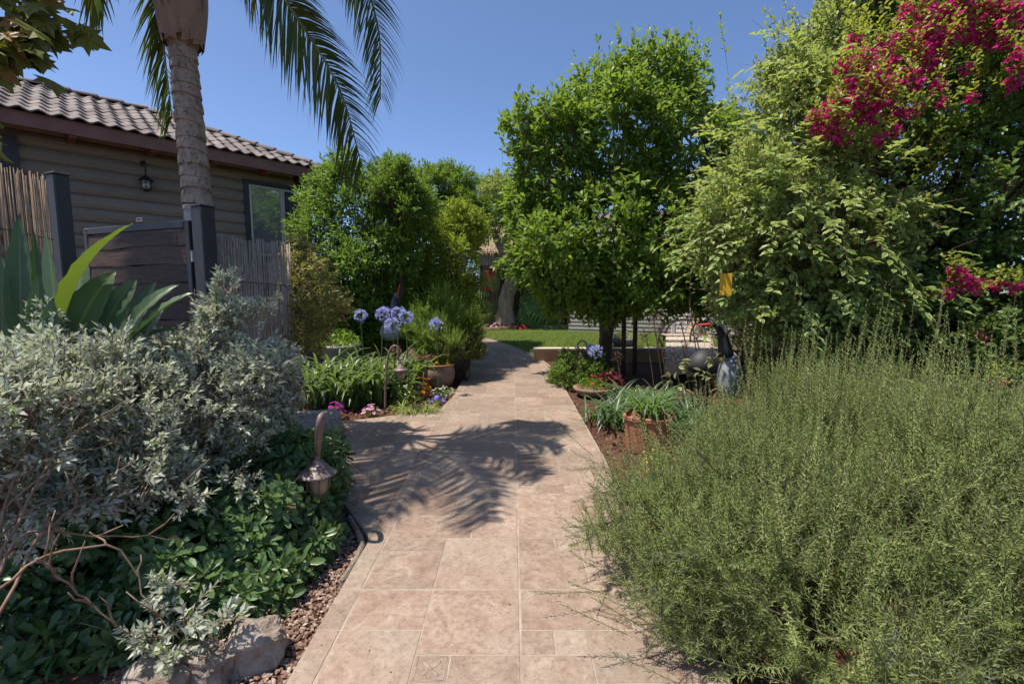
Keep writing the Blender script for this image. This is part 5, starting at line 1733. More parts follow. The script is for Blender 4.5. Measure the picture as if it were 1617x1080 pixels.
rock('pale flat topped boulder at the corner of the side path below the silver shrub', (r1.x - .12, r1.y + .25, .12), (.40, .22, .15), 1, m_stone, .35, n=34, m=20, rough=.10, sq=.5)
q = G(398, 1068)
rock('squarish grey boulder under the dark shrub beside the gravel strip', (q.x - .07, q.y + .15, .02), (.12, .10, .11), 2, m_stone2, .5, n=34, m=20, rough=.14)
q = G(300, 1085)
rock('cream and brown boulder at the bottom edge beside the trailing silver sprays', (q.x, q.y + .08, .02), (.12, .08, .09), 3, m_stone2, -.2, n=34, m=20, rough=.16)
q = G(215, 1130)
rock('low boulder half hidden under silver leaves beside the cream one', (q.x, q.y + .14, .02), (.12, .10, .09), 4, m_stone2, .3, n=28, m=16, rough=.16)
def scatter(name, mat, region, n, smin, smax, zf, flat=.5, seed=5):
    """loose chips in a convex region"""
    rg_ = np.random.default_rng(seed)
    xs = [p[0] for p in region]; ys = [p[1] for p in region]
    pts = []
    while len(pts) < n:
        x, y = rg_.uniform(min(xs), max(xs)), rg_.uniform(min(ys), max(ys))
        ok = True
        for i in range(len(region)):
            a, c = region[i], region[(i + 1) % len(region)]
            if (c[0] - a[0]) * (y - a[1]) - (c[1] - a[1]) * (x - a[0]) < 0: ok = False; break
        if ok: pts.append((x, y, zf(x, y) + rg_.uniform(0, smax * .5)))
    pos = np.array(pts)
    vs = [(-.5, -.4, 0), (.5, -.5, 0), (.45, .5, 0), (-.5, .45, 0), (-.3, -.25, .5), (.3, -.2, .6), (.2, .3, .5), (-.3, .25, .55)]
    tp = tpl(vs, [(0, 1, 5), (0, 5, 4), (1, 2, 6), (1, 6, 5), (2, 3, 7), (2, 7, 6), (3, 0, 4), (3, 4, 7), (4, 5, 6), (4, 6, 7)])
    s = rg_.uniform(smin, smax, n)
    ax = rg_.normal(size=(n, 3)) * [1, 1, .3]
    ch = place(tp, pos, ax, UP + rg_.normal(size=(n, 3)) * .35, s * rg_.uniform(1, 2, n), s, zs=s * flat)
    return build_cloud([ch], name, mat, None, kind='stuff')
def speckle(name, cols, rough=.9):
    m, n, l = newmat(name)
    out = n.new('ShaderNodeOutputMaterial')
    b = n.new('ShaderNodeBsdfPrincipled')
    at = n.new('ShaderNodeAttribute'); at.attribute_name = 'rnd'
    l.new(ramp(n, l, at.outputs['Fac'], [(i / max(1, len(cols) - 1), c) for i, c in enumerate(cols)]), b.inputs['Base Color'])
    b.inputs['Roughness'].default_value = rough
    b.inputs['Specular IOR Level'].default_value = .2
    l.new(b.outputs[0], out.inputs[0])
    return m
m_grav = speckle('gravel_mix', [(.10, .06, .045), (.26, .165, .125), (.16, .095, .07), (.42, .33, .27), (.20, .12, .09)])
m_mulch = speckle('mulch_mix', [(.045, .018, .011), (.12, .052, .03), (.075, .03, .018), (.20, .11, .07), (.09, .04, .024)])
zf0 = lambda x, y: gz(x, y) - .012
scatter('gravel', m_grav, [(-1.75, 1.2), (-.945, 1.2), (-.945, 3.45), (-1.3, 4.2), (-1.75, 3.6)], 10000, .007, .017, zf0, .6, 1)
scatter('mulch_right', m_mulch, [(.93, 1.2), (2.4, 1.2), (2.4, 9.4), (.92, 9.4)], 9000, .012, .032, zf0, .35, 2).name = 'mulch'
scatter('mulch', m_mulch, [bD, bE, bF, (-.955, bF[1] + .06), (-.95, 10), (-3.6, 10), (-3.8, 7)][::1] if area([bD, bE, bF, (-.955, bF[1] + .06), (-.95, 10), (-3.6, 10), (-3.8, 7)]) > 0 else [bD, bE, bF, (-.955, bF[1] + .06), (-.95, 10), (-3.6, 10), (-3.8, 7)][::-1], 8000, .012, .034, zf0, .35, 3)

# a little litter on the paving
rg_ = np.random.default_rng(11)
n_ = 150
xs = np.where(rg_.random(n_) < .5, rg_.uniform(.45, .9, n_), rg_.uniform(-.92, .9, n_))
pos = np.stack([xs, rg_.uniform(1.7, 8.5, n_), np.full(n_, .0065)], 1)
ax = rg_.normal(size=(n_, 3)) * [1, 1, .05]
build_cloud([place(T_LEAF4, pos, ax, UP + rg_.normal(size=(n_, 3)) * .12, rg_.uniform(.008, .026, n_), rg_.uniform(.004, .011, n_))], 'leaf_litter', speckle('litter', [(.10, .05, .03), (.30, .20, .10), (.16, .09, .05), (.24, .20, .08)]), None, kind='stuff')
# drip hose along the right edge of the path
b = MB()
b.tube(spline([G(885, 620), G(905, 655), G(925, 700), G(950, 750), G(962, 790)], 24), .012, 8)
hose = tag(b.build('drip_hose', surf('brown_hose', (.075, .04, .03), (.11, .06, .045), 8, .6, .1), None, smooth=True), 'brown drip hose lying on the soil along the right edge of the path', 'hose')
hose.location += Vector((.05, 0, -.012))

# ------------------------------------------------------------------ path lanterns on shepherd hooks
def lantern(label, base, pole, hook, head, s, facing, group):
    """> pole (hook), cap, glass, cage"""
    t = thing('path_lantern', label, 'lantern', tuple(base), group)
    b = MB()
    b.tube(spline(pole, 30), [.0125 * s + .0035] * 30, 8)
    b.build('hook_pole', m_copper, t, smooth=True)
    h = Vector(head)
    MB().lathe(h, [(.010 * s, .075 * s), (.022 * s, .068 * s), (.034 * s, .050 * s), (.058 * s, .034 * s), (.060 * s, .026 * s), (.064 * s, .020 * s), (.100 * s, -.004 * s), (.102 * s, -.011 * s), (.096 * s, -.011 * s), (.04 * s, .006 * s)], 28).build('cap', m_copper, t, smooth=False)
    MB().lathe(h, [(.012 * s, -.135 * s), (.034 * s, -.122 * s), (.047 * s, -.100 * s), (.052 * s, -.06 * s), (.053 * s, -.006 * s)], 20).build('glass', m_lampglass, t, smooth=True)
    b = MB()
    for i in range(4):
        a = i * math.pi / 2 + facing
        q = Vector((math.cos(a), math.sin(a), 0))
        b.tube([h + q * .058 * s + Vector((0, 0, -.004 * s)), h + q * .058 * s + Vector((0, 0, -.09 * s)), h + q * .03 * s + Vector((0, 0, -.137 * s)), h + Vector((0, 0, -.143 * s))], .0042 * s, 6)
    b.lathe(h, [(.016 * s, -.150 * s), (.02 * s, -.140 * s), (.012 * s, -.134 * s)], 12)
    b.build('cage', m_copper, t, smooth=True)
    b = MB()
    b.lathe(h, [(.012 * s, .07 * s), (.014 * s, .085 * s), (.004 * s, .10 * s)], 10)
    b.build('finial', m_copper, t, smooth=True)
    return t
Yl = 2.90
hd1 = P(502, 745, Yl)
gb = Vector((P(497, 800, Yl + .06).x, Yl + .06, -.04))
lantern('nearest copper lantern on a hook above the dark shrub at the path corner', gb,
        [gb, P(497, 790, Yl + .06), P(500, 740, Yl + .05), P(505, 690, Yl + .05), P(510, 660, Yl + .03), P(509, 655, Yl - .04), P(505, 662, Yl - .10), P(502, 690, Yl - .08), P(502, 716, Yl)], None, hd1, 1.16, .5, 'copper path lanterns')
Y2 = 6.35
g2_ = G(608, 650)
Y2 = g2_.y
lantern('copper lantern hanging from its hook in front of the strap leaves, near the clay pot', Vector((g2_.x, Y2, -.03)),
        [Vector((g2_.x, Y2, -.04)), P(609, 610, Y2), P(612, 570, Y2), P(617, 551, Y2), P(624, 546, Y2), P(630, 552, Y2), P(628, 563, Y2), P(630, 567, Y2), P(636, 567, Y2), P(638, 560, Y2)], None, P(633, 583, Y2), 1.0, .3, 'copper path lanterns')
q = G(915, 600)
Y3 = 8.0
b0 = Vector((P(925, 600, Y3).x, Y3, -.03))
lantern('copper lantern of which only the hook shows over the green bush by the lemon tree', b0,
        [b0, P(926, 580, Y3), P(927, 552, Y3), P(925, 542, Y3), P(920, 538, Y3), P(914, 541, Y3), P(912, 548, Y3), P(916, 551, Y3)], None, P(917, 562, Y3), .85, .3, 'copper path lanterns')

# ------------------------------------------------------------------ strap-leaved clump and blue umbels
m_strap = leafmat('strap_leaf', (0.050, 0.105, 0.028), (0.095, 0.160, 0.045), (0.26, 0.38, 0.07), .30, .38, spec=.45, c3=(0.17, 0.15, 0.05), c3n=.05, under=(0.09, 0.14, 0.06))
def clump(name, label, cat, centres, nper, L, W, mat, rise=(.75, 1.0), reach=(.35, .8), droop=(.35, .8), sd=(.12, .1), group=None, z=-.03, parent=None, leafname='leaf_blades', fold=.25):
    r = parent or thing(name, label, cat, tuple(np.mean(np.array([list(c) for c in centres]), 0)), group)
    base = np.concatenate([np.array(list(c)) + R_.normal(size=(nper, 3)) * [sd[0], sd[1], 0] for c in centres])
    N = len(base)
    base[:, 2] = np.repeat([c[2] for c in centres], nper)
    build_cloud([straps(base, R_.uniform(0, 6.283, N), L * R_.uniform(.6, 1.15, N), W * R_.uniform(.7, 1.2, N), R_.uniform(*rise, N), R_.uniform(*reach, N), R_.uniform(*droop, N), fold=fold)], leafname, mat, r)
    return r
cs = []
for px, Y in ((490, 6.75), (512, 6.9), (535, 6.75), (558, 6.9), (585, 6.9), (600, 7.2), (530, 7.3), (570, 7.4), (620, 7.5), (500, 7.4), (548, 6.7), (635, 7.9), (600, 7.9), (540, 7.8)):
    cs.append(Vector((P(px, 500, Y).x, Y, -.03)))
clump('strap_leaf_clump', 'wide clump of arching strap leaves behind the hooked lantern', 'plant', cs, 60, 1.08, .048, m_strap, rise=(.8, 1.05), reach=(.25, .65), droop=(.3, .8))
m_umb = leafmat('blue_umbel_petal', (0.30, 0.34, 0.68), (0.46, 0.50, 0.82), (0.50, 0.54, 0.9), .35, .55, spec=.15, c3=(0.48, 0.52, 0.85), c3n=.2)
m_stem = surf('flower_stem', (0.08, 0.13, 0.035), (0.12, 0.17, 0.05), 8, .6, .1)
def umbel(label, head, base, r, mat, group, n=46, petal=True, mstem=m_stem, name='agapanthus', dry=False):
    t = thing(name, label, 'flower', tuple(base), group)
    h = Vector(head)
    b = MB()
    mid = Vector(base).lerp(h, .5) + Vector((random.uniform(-.03, .03), 0, 0))
    b.tube(spline([base, mid, h], 9), .0075, 6)
    b.build('stem', mstem, t, smooth=True)
    d = rand_dir(n)
    d = nz(d + UP * .25)
    hh = A(h)
    L_ = r * R_.uniform(.6, .95, n)
    st = place(T_STICK, np.repeat(hh[None], n, 0), d, nz(np.cross(d, rand_dir(n))), L_, .004, zs=.004)
    build_cloud([st], 'rays', mstem, t)
    tips = hh + d * L_[:, None]
    if dry:
        ch = place(T_NEEDLE, np.repeat(tips, 3, 0), np.repeat(d, 3, 0) + R_.normal(size=(3 * n, 3)) * .5, rand_dir(3 * n), .03, .012)
        build_cloud([ch], 'seed_pods', mat, t)
    else:
        k = 6
        o = np.repeat(d, k, 0)
        u = nz(np.cross(d, rand_dir(n)))
        v = np.cross(d, u)
        ph = np.tile(np.arange(k) * 6.283 / k, n)
        rad = np.repeat(u, k, 0) * np.cos(ph)[:, None] + np.repeat(v, k, 0) * np.sin(ph)[:, None]
        ch = place(T_LEAF4, np.repeat(tips, k, 0) - o * .01, o * .75 + rad * .65, o * -.4 + rad, .042 * R_.uniform(.8, 1.2, n * k), .015)
        build_cloud([ch], 'florets', mat, t)
    return t
for i, (px, py, Y, r, lab) in enumerate(((569, 500, 7.0, .105, 'blue flower head left of the bird statue behind the strap leaves'), (606, 496, 6.9, .115, 'blue flower head at the left of the tight cluster by the bird statue'), (640, 500, 7.0, .115, 'blue flower head at the right of the tight cluster by the bird statue'),
                                         (620, 513, 6.8, .118, 'lowest blue flower head of the tight cluster, in front of the statue body'), (628, 494, 7.1, .105, 'topmost blue flower head of the tight cluster'), (689, 512, 7.2, .108, 'single pale blue flower head in front of the feathery bush'))):
    h = P(px, py, Y)
    umbel(lab, h, Vector((h.x + random.uniform(-.12, .05), Y + .05, -.03)), r, m_umb, 'blue agapanthus on the left')
h = P(940, 555, 7.4)
umbel('violet blue flower head over the green bush by the lemon trunk', h, Vector((h.x + .05, 7.6, -.03)), .12, m_umb, None)
h = P(932, 550, 7.9)
umbel('smaller half faded blue flower head beside the hook by the lemon trunk', h, Vector((h.x + .05, 8.0, -.03)), .07, m_umb, None, n=26)
m_dry = leafmat('dry_seed_pod', (0.045, 0.028, 0.024), (0.085, 0.055, 0.045), (0.08, 0.05, 0.04), .15, .8)
dry_pl = [(1032, 505, 6.4), (1046, 545, 6.2), (1078, 548, 6.1), (1062, 562, 5.9), (1092, 505, 6.6), (1020, 530, 6.5), (975, 565, 6.9), (1100, 535, 6.4), (1040, 520, 6.7), (1075, 510, 6.6), (1085, 570, 6.0)]
for i, (px, py, Y) in enumerate(dry_pl):
    h = P(px, py, Y)
    where = ('highest of the left dry heads, against the blue grey siding', 'in front of the low wall, left of the chair', 'in front of the chair seat', 'lowest of the middle dry heads', 'beside the wooden chair back', 'leftmost, near the brown stakes', 'apart from the rest, left of the stakes', 'nearest the bird statue beak', 'between the two left heads', 'in front of the black chair arm', 'just above the grass pot')[i]
    umbel('dry brown seed head, ' + where, h, Vector((h.x + .16 + random.uniform(-.05, .1), Y - .2, -.03)), .10, m_dry, 'dry agapanthus heads', n=30, mstem=m_darktwig, dry=True, name='dry_flower')

# ------------------------------------------------------------------ small bedding flowers
def bedding(name, label, cat, c, r, h, petal, n, leaf, fs=.02, nl=160, group=None, leafL=.03, white=None, dome=True):
    t = thing(name, label, cat, tuple(c), group)
    d = rand_dir(nl); d[:, 2] = np.abs(d[:, 2])
    p = A(c) + d * np.array([r, r, h * .85]) * (R_.random(nl) ** .4)[:, None]
    build_cloud([place(T_LEAF4, p, nz(d + UP * .3 + R_.normal(size=d.shape) * .4), nz(UP + R_.normal(size=d.shape) * .4), leafL, leafL * .45)], 'foliage', leaf, t)
    d = rand_dir(n); d[:, 2] = np.abs(d[:, 2]) * .9 + .25
    d = nz(d)
    p = A(c) + d * np.array([r, r, h])
    k = 8
    o = np.repeat(nz(d + UP * .4), k, 0)
    u = nz(np.cross(nz(d + UP * .4), rand_dir(n)))
    v = np.cross(nz(d + UP * .4), u)
    ph = np.tile(np.arange(k) * 6.283 / k, n)
    rad = np.repeat(u, k, 0) * np.cos(ph)[:, None] + np.repeat(v, k, 0) * np.sin(ph)[:, None]
    build_cloud([place(T_LEAF4, np.repeat(p, k, 0), rad + o * .25, o, fs, fs * .7)], 'flowers', petal, t)
    b = MB()
    for q in p[:12]:
        b.tube([c, Vector(c).lerp(Vector(q), .5) + Vector((0, 0, .02)), q], .003, 4)
    b.build('stems', m_stem, t, kind='stuff')
    return t
def petalm(name, c1, c2, tr):
    return leafmat(name, c1, c2, tr, .3, .6, spec=.15)
m_pur = petalm('magenta_purple_petal', (.30, .02, .22), (.45, .05, .36), (.5, .05, .4))
m_pink = petalm('pink_white_petal', (.50, .18, .38), (.70, .48, .58), (.6, .3, .5))
m_wht = petalm('white_petal', (.60, .60, .52), (.75, .75, .68), (.6, .6, .5))
m_org = petalm('orange_petal', (.55, .16, .012), (.70, .26, .02), (.7, .25, .02))
m_yel = petalm('yellow_petal', (.62, .40, .012), (.75, .52, .02), (.75, .5, .02))
m_vio = petalm('violet_petal', (.17, .14, .58), (.30, .26, .75), (.3, .25, .8))
m_red = petalm('red_petal', (.42, .015, .03), (.58, .03, .05), (.6, .03, .05))
def at_g(px, py): 
    q = G(px, py); return Vector((q.x, q.y, -.03))
bedding('chrysanthemum', 'deep magenta chrysanthemum at the edge of the side path beside the boulder', 'flower', at_g(530, 657), .13, .22, m_pur, 26, m_g3, .032)
bedding('chrysanthemum', 'pale pink and white chrysanthemum between the magenta one and the hooked lantern', 'flower', at_g(587, 655), .14, .17, m_pink, 28, m_g3, .03)
bedding('white_flowers', 'bushy white flowering plant right behind the hooked lantern pole', 'flower', at_g(640, 632), .24, .28, m_wht, 46, m_g2, .018, 420, leafL=.05)
bedding('white_flowers', 'low white flowers in front of the clay pot beside the violet one', 'flower', at_g(700, 622), .22, .16, m_wht, 46, m_g1, .018, 200)
bedding('orange_flowers', 'orange flowers with thin stems in front of the clay pot', 'flower', at_g(668, 622), .16, .33, m_org, 13, m_g1, .045, 60)
bedding('violet_flower', 'small violet blue flower at the path edge under the clay pot', 'flower', at_g(694, 634), .09, .16, m_vio, 7, m_g3, .042, 60)
bedding('violet_flower', 'faint violet flowers among the grass tuft at the bed corner', 'flower', at_g(680, 640), .10, .14, m_vio, 6, m_g1, .022, 60)
m_tuft = leafmat('grass_tuft_blade', (0.07, 0.115, 0.03), (0.14, 0.18, 0.06), (0.30, 0.38, 0.08), .3, .45, c3=(0.30, 0.27, 0.12), c3n=.18)
q = at_g(652, 652)
clump('grass_tuft', 'striped grass tuft at the corner of the bed beside the side path', 'grass', [q, q + Vector((.2, .05, 0)), q + Vector((-.15, .1, 0))], 90, .34, .010, m_tuft, rise=(.6, 1), reach=(.4, .9), droop=(.5, .95), sd=(.05, .04))

# ------------------------------------------------------------------ pots
pt = G(689, 612)
pot = thing('clay_pot', 'round weathered clay pot of yellow marigolds beside the path', 'pot', (pt.x, pt.y + .25, -.03))
pc = Vector((pt.x, pt.y + .25, -.03))
MB().lathe(pc, [(.19, 0), (.24, .04), (.285, .16), (.295, .26), (.275, .35), (.265, .375), (.285, .385), (.285, .41), (.255, .41), (.25, .33), (.0, .33)], 32).build('body', m_claygrey, pot, smooth=True)
MB().lathe(pc, [(.288, .383), (.293, .40), (.288, .414), (.262, .416), (.262, .383)], 32).build('rim', m_clay, pot, smooth=True)
bedding('marigold', 'yellow marigolds growing in the round weathered clay pot', 'flower', pc + Vector((0, 0, .34)), .25, .20, m_yel, 22, m_g3, .040, 420, leafL=.045)

tp = G(1030, 716)
tc = Vector((tp.x + .02, tp.y + .20, -.03))
tpot = thing('terracotta_pot', 'square shouldered terracotta planter with arching grass leaves', 'pot', tuple(tc))
prof = [(.195, 0), (.21, .02), (.228, .30), (.232, .345), (.245, .35), (.246, .385), (.222, .39), (.215, .33), (.0, .33)]
b = MB()
vs, fs = [], []
n = 24
for r, z in prof:
    for k in range(n):
        a = 2 * math.pi * k / n + .35
        c, s = math.cos(a), math.sin(a)
        e = 4.5                                              # rounded square plan
        q = r / ((abs(c) ** e + abs(s) ** e) ** (1 / e)) if r > 0 else 0
        a2 = a - .5
        vs.append(tc + Vector((q * math.cos(a2), q * math.sin(a2), z)))
for i in range(len(prof) - 1):
    for k in range(n):
        fs.append((i * n + k, i * n + (k + 1) % n, (i + 1) * n + (k + 1) % n, (i + 1) * n + k))
b.add(vs, fs)
b.build('body', m_clay, tpot, smooth=False)
m_spid = leafmat('grassy_leaf', (0.055, 0.115, 0.032), (0.10, 0.175, 0.05), (0.24, 0.42, 0.06), .30, .36, spec=.5, under=(0.11, 0.17, 0.08))
clump('grassy_plant', 'bright green grassy plant arching out of the terracotta planter', 'plant', [tc + Vector((0, 0, .33))], 150, .56, .021, m_spid, rise=(.7, 1.1), reach=(.25, .95), droop=(.3, .95), sd=(.05, .05))
cs = [Vector((P(px, 500, Y).x, Y, -.03)) for px, Y in ((985, 5.6), (1005, 5.9), (960, 5.9), (1050, 5.7), (1075, 5.5), (1030, 6.0), (1060, 6.3), (1095, 6.0), (1020, 6.5), (1085, 5.2), (1000, 6.6), (1110, 5.4))]
m_straps2 = leafmat('dark_strap_leaf', (0.032, 0.085, 0.034), (0.062, 0.130, 0.05), (0.18, 0.32, 0.06), .28, .36, spec=.5, under=(0.075, 0.125, 0.065))
clump('strap_leaf_clump', 'dark green strap leaves in the bed behind the terracotta planter', 'plant', cs, 60, .62, .030, m_straps2, reach=(.4, 1.0), droop=(.3, .8))
# bronze grass, yellow flowers and a broad-leaved stem between planter and rosemary
m_bronze = leafmat('bronze_blade', (0.12, 0.075, 0.04), (0.22, 0.16, 0.09), (0.25, 0.16, 0.07), .3, .5)
q = at_g(1085, 740)
clump('bronze_grass', 'bronze brown grass tuft in front of the terracotta planter', 'grass', [q], 60, .48, .008, m_bronze, reach=(.3, .9), droop=(.2, .7), sd=(.05, .05))
q = at_g(1035, 762)
bedding('yellow_flowers', 'small yellow daisies leaning from a low pot beside the rosemary', 'flower', q + Vector((0.03, .05, .10)), .19, .22, m_yel, 30, m_tuft, .016, 330, leafL=.032)
lp_ = thing('low_pot', 'low dark pot under the yellow daisies, mostly behind rosemary', 'pot', tuple(q))
MB().lathe(q + Vector((.06, .06, 0)), [(.09, 0), (.11, .03), (.125, .13), (.13, .15), (.115, .15), (.1, .12), (0, .12)], 20).build('body', m_claygrey, lp_, smooth=True)
can = thing('canna_plant', 'pale green leafy stem with orange bud in front of the bird statue', 'plant', (P(1100, 600, 4.6).x, 4.6, -.03))
cb = Vector(can.location)
b = MB()
tips = [P(1085, 575, 4.5), P(1110, 590, 4.5), P(1070, 605, 4.5), P(1120, 570, 4.6)]
for e in tips: limb_mesh(b, cb, e, .008, .004, 6, .05, 6)
b.build('stem', m_stem, can, smooth=True)
m_rose = leafmat('pale_broad_leaf', (0.12, 0.14, 0.065), (0.19, 0.20, 0.10), (0.34, 0.34, 0.14), .35, .42, c3=(0.34, 0.12, 0.05), c3n=.1, rib=(0.22, 0.22, 0.12))
pos = np.concatenate([A(e) + R_.normal(size=(9, 3)) * [.05, .05, .04] for e in tips])
ax = nz(R_.normal(size=pos.shape) * [1, .7, .5] + [0, -.3, -.1])
leaf_parts('leaf', T_LEAF8, pos, ax, nz(UP + R_.normal(size=pos.shape) * .4), R_.uniform(.07, .12, len(pos)), R_.uniform(.035, .055, len(pos)), m_rose, can, len(pos))

# bowl with red flowers and the dark bush by the lemon trunk
bq = G(940, 628)
bc = Vector((bq.x + .03, bq.y + .25, -.03))
bowl = thing('bowl_pot', 'low brown bowl planted with red flowers at the right path edge', 'pot', tuple(bc))
MB().lathe(bc, [(.16, 0), (.24, .02), (.32, .10), (.345, .15), (.325, .155), (.28, .11), (0, .11)], 28).build('body', m_claygrey, bowl, smooth=True)
bedding('red_flowers', 'small red flowers with dark leaves in the low brown bowl', 'flower', bc + Vector((-.02, 0, .12)), .26, .22, m_red, 20, m_g3, .028, 420, leafL=.05)
m_dkred = leafmat('burgundy_leaf', (0.045, 0.012, 0.016), (0.10, 0.022, 0.030), (0.25, 0.03, 0.04), .3, .45)
bedding('burgundy_plant', 'burgundy leaved plant between the bowl and the brown stakes', 'plant', P(962, 600, 7.6) * 1 - Vector((0, 0, .1)), .22, .26, m_dkred, 14, m_dkred, .05, 520, leafL=.07)
fbush = [((.98, 7.95, .25), (.34, .4, .34)), ((1.22, 8.1, .36), (.34, .4, .36)), ((.86, 8.3, .2), (.24, .3, .24)), ((1.4, 7.9, .26), (.3, .3, .3))]
shrub('flowering_bush', 'low dense dark green bush at the right path edge below the lemon tree', 'bush', Vector((1.1, 8.0, -.03)), fbush, m_g3, 620, 9, .16, .06, .022, stick=m_darktwig, limb_r=.01, low=-.95)
shrub('light_bush', 'light green low bush at the path edge beside the end of the ochre wall', 'bush', Vector((.92, 9.0, -.03)), [((.98, 9.0, .10), (.22, .3, .16))], m_g2, 160, 8, .12, .05, .024, stick=m_darktwig, limb_r=.008)

# planter on the low wall
wc = P(984, 546, 11.2)
wpot = thing('stone_bowl', 'grey stone bowl of mixed flowers on the lawn behind the low wall', 'pot', (wc.x, 11.2, .345))
b0 = Vector((wc.x, 11.2, .34))
MB().lathe(b0, [(.14, 0), (.22, .04), (.285, .16), (.27, .22), (.24, .22), (0, .18)], 26).build('body', surf('grey_stone', (.12, .12, .125), (.19, .19, .195), 8, .8, .4), wpot, smooth=True)
bedding('mixed_flowers', 'yellow and lilac flowers filling the grey stone bowl', 'flower', b0 + Vector((0, 0, .17)), .27, .22, petalm('lilac_petal', (.30, .25, .5), (.5, .42, .65), (.4, .35, .6)), 26, m_g2, .035, 260, leafL=.05)
bedding('yellow_flowers', 'yellow flowers at the left rim of the grey stone bowl', 'flower', b0 + Vector((-.05, -.05, .2)), .22, .16, m_yel, 14, m_g2, .035, 80, leafL=.05)

# grey urn and pots left, behind the strap leaves
q = P(538, 545, 8.0)
ub = Vector((q.x, 8.0, -.03))
urn = thing('grey_urn', 'wide grey stone urn standing behind the strap leaves on the left', 'urn', tuple(ub))
MB().lathe(ub, [(.16, 0), (.12, .10), (.14, .22), (.27, .50), (.31, .70), (.34, .73), (.34, .77), (.28, .77), (.25, .66), (0, .66)], 26).build('body', m_stone, urn, smooth=True)
bedding('trailing_plant', 'leafy plant spilling over the rim of the grey urn', 'plant', ub + Vector((0, 0, .70)), .33, .34, m_g1, 8, m_g3, .05, 420, leafL=.08)

# ------------------------------------------------------------------ painted bird statues
m_bgrey = surf('blue_grey_paint', (.22, .235, .26), (.29, .305, .33), 4, .6, .3, .006, c3=(.12, .13, .145), s2=22)
m_bblack = surf('charcoal_paint', (.022, .023, .026), (.038, .039, .043), 5, .55, .3, .006)
m_bwhite = surf('pale_paint_stripe', (.42, .40, .38), (.52, .5, .47), 6, .6, .2)
m_bred = plain('red_beak_paint', (.42, .028, .022), .45)
def bird(label, base, body_c, body_r, neck, beak, dirn, body_m, neck_m, stripe=True, tail=None):
    t = thing('bird_statue', label, 'statue', tuple(base))
    b = MB()
    vs_prof = []
    bc, (rw, rd, rh) = Vector(body_c), body_r
    # pear-shaped body, fuller below
    n, m = 24, 16
    vs, fs = [], []
    for i in range(m + 1):
        th = math.pi * i / m
        for k in range(n):
            a = 2 * math.pi * k / n
            f_ = 1 - .22 * math.cos(th)
            vs.append(bc + Vector((math.sin(th) * math.cos(a) * rw * f_, math.sin(th) * math.sin(a) * rd * f_, math.cos(th) * rh)))
    for i in range(m):
        for k in range(n):
            fs.append((i * n + k, (i + 1) * n + k, (i + 1) * n + (k + 1) % n, i * n + (k + 1) % n))
    b.add(vs, fs)
    b.build('body', body_m, t, smooth=True)
    b = MB()
    sp = spline(neck, 22)
    rr = []
    for i in range(22):
        u = i / 21
        rr.append(.06 * (1 - u) ** 1.8 + .036 + (.024 * math.exp(-((u - .93) / .07) ** 2)))
    rr[-1] = .022
    b.tube(sp, rr, 14)
    b.build('neck', neck_m, t, smooth=True)
    if stripe:
        b = MB()
        off = Vector((.024, -.022, .008))
        b.tube([p + off for p in sp[8:20]], [max(.012, r * .66) for r in rr[8:20]], 10)
        b.build('stripe', m_bwhite, t, smooth=True)
    h = sp[-1]
    d = Vector(dirn).normalized()
    MB().tube([h - d * .05, h + d * .02, h + d * .19], [.030, .024, .004], 10).build('beak', m_bred, t, smooth=True)
    s = d.cross(Vector((0, 0, 1))).normalized()
    for sg in (-1, 1):
        MB().ball(sp[-2] + s * sg * .040 + Vector((0, 0, .015)), .010, 8, 6).build('eye', m_iron, t, smooth=True)
    if tail:
        MB().tube(tail, [.10, .07, .015], 10).build('tail', body_m, t, smooth=True)
    b = MB()
    for sg in (-1, 1):
        b.tube([bc + Vector((sg * .06, 0, -rh * .9)), (bc.x + sg * .06, bc.y, -.04)], .012, 6)
    b.build('legs', m_iron, t)
    return t
Yb = 5.75
q = P(1152, 590, Yb)
bird('grey bird statue with long dark neck and red beak behind the rosemary', (q.x, Yb, -.03), P(1153, 592, Yb), (.15, .18, .30),
     [P(1147, 562, Yb), P(1143, 540, Yb), P(1138, 520, Yb), P(1130, 511, Yb - .03), P(1121, 513, Yb - .05)], None, (-1, -.1, 0), m_bgrey, m_bblack)
# a second, black bird lying low beside it: only its back shows
q = P(1110, 575, 5.95)
bird('black bird statue with its rounded back beside the grey bird', (q.x, 5.95, -.03), P(1112, 572, 5.95), (.22, .18, .17),
     [P(1140, 578, 6.1), P(1150, 575, 6.2), P(1158, 585, 6.25), P(1160, 600, 6.25)], None, (.3, .5, -.6), m_bblack, m_bblack, False, [P(1125, 565, 5.95), P(1150, 575, 6.0), P(1165, 590, 6.05)])
q = P(618, 520, 8.4)
bird('blue grey bird statue stretching its red beak up among blue flowers', (q.x, 8.4, -.03), P(618, 522, 8.4), (.20, .19, .19),
     [P(625, 505, 8.4), P(622, 488, 8.4), P(622, 474, 8.4), P(628, 465, 8.38)], None, (.25, -.05, 1), m_bgrey, surf('speckled_blue_paint', (.045, .055, .085), (.075, .085, .12), 20, .6, .2, c3=(.3, .32, .36), s2=40), False)

# yellow sticky card in the lemon tree
yc = P(1146, 449, 4.25)
yt = thing('yellow_card', 'yellow insect trap card hanging between the lemon crown and the cream edged shrub', 'card', tuple(yc))
w_, h_ = 18 / FPX * 4.25, 34 / FPX * 4.25
MB().bbox(yc, (w_, h_, .005), .003, Vector((.96, -.25, .05)).normalized(), Vector((.02, .1, 1)).normalized(), Vector((.25, .96, 0)).normalized()).build('card', plain('yellow_card_paint', (.62, .36, .01), .55, trans=.25, tcol=(.8, .5, .02)), yt)
MB().tube([yc + Vector((0, 0, h_ / 2 - .01)), yc + Vector((.03, .02, h_ / 2 + .28))], .002, 4).build('string', m_darktwig, yt)

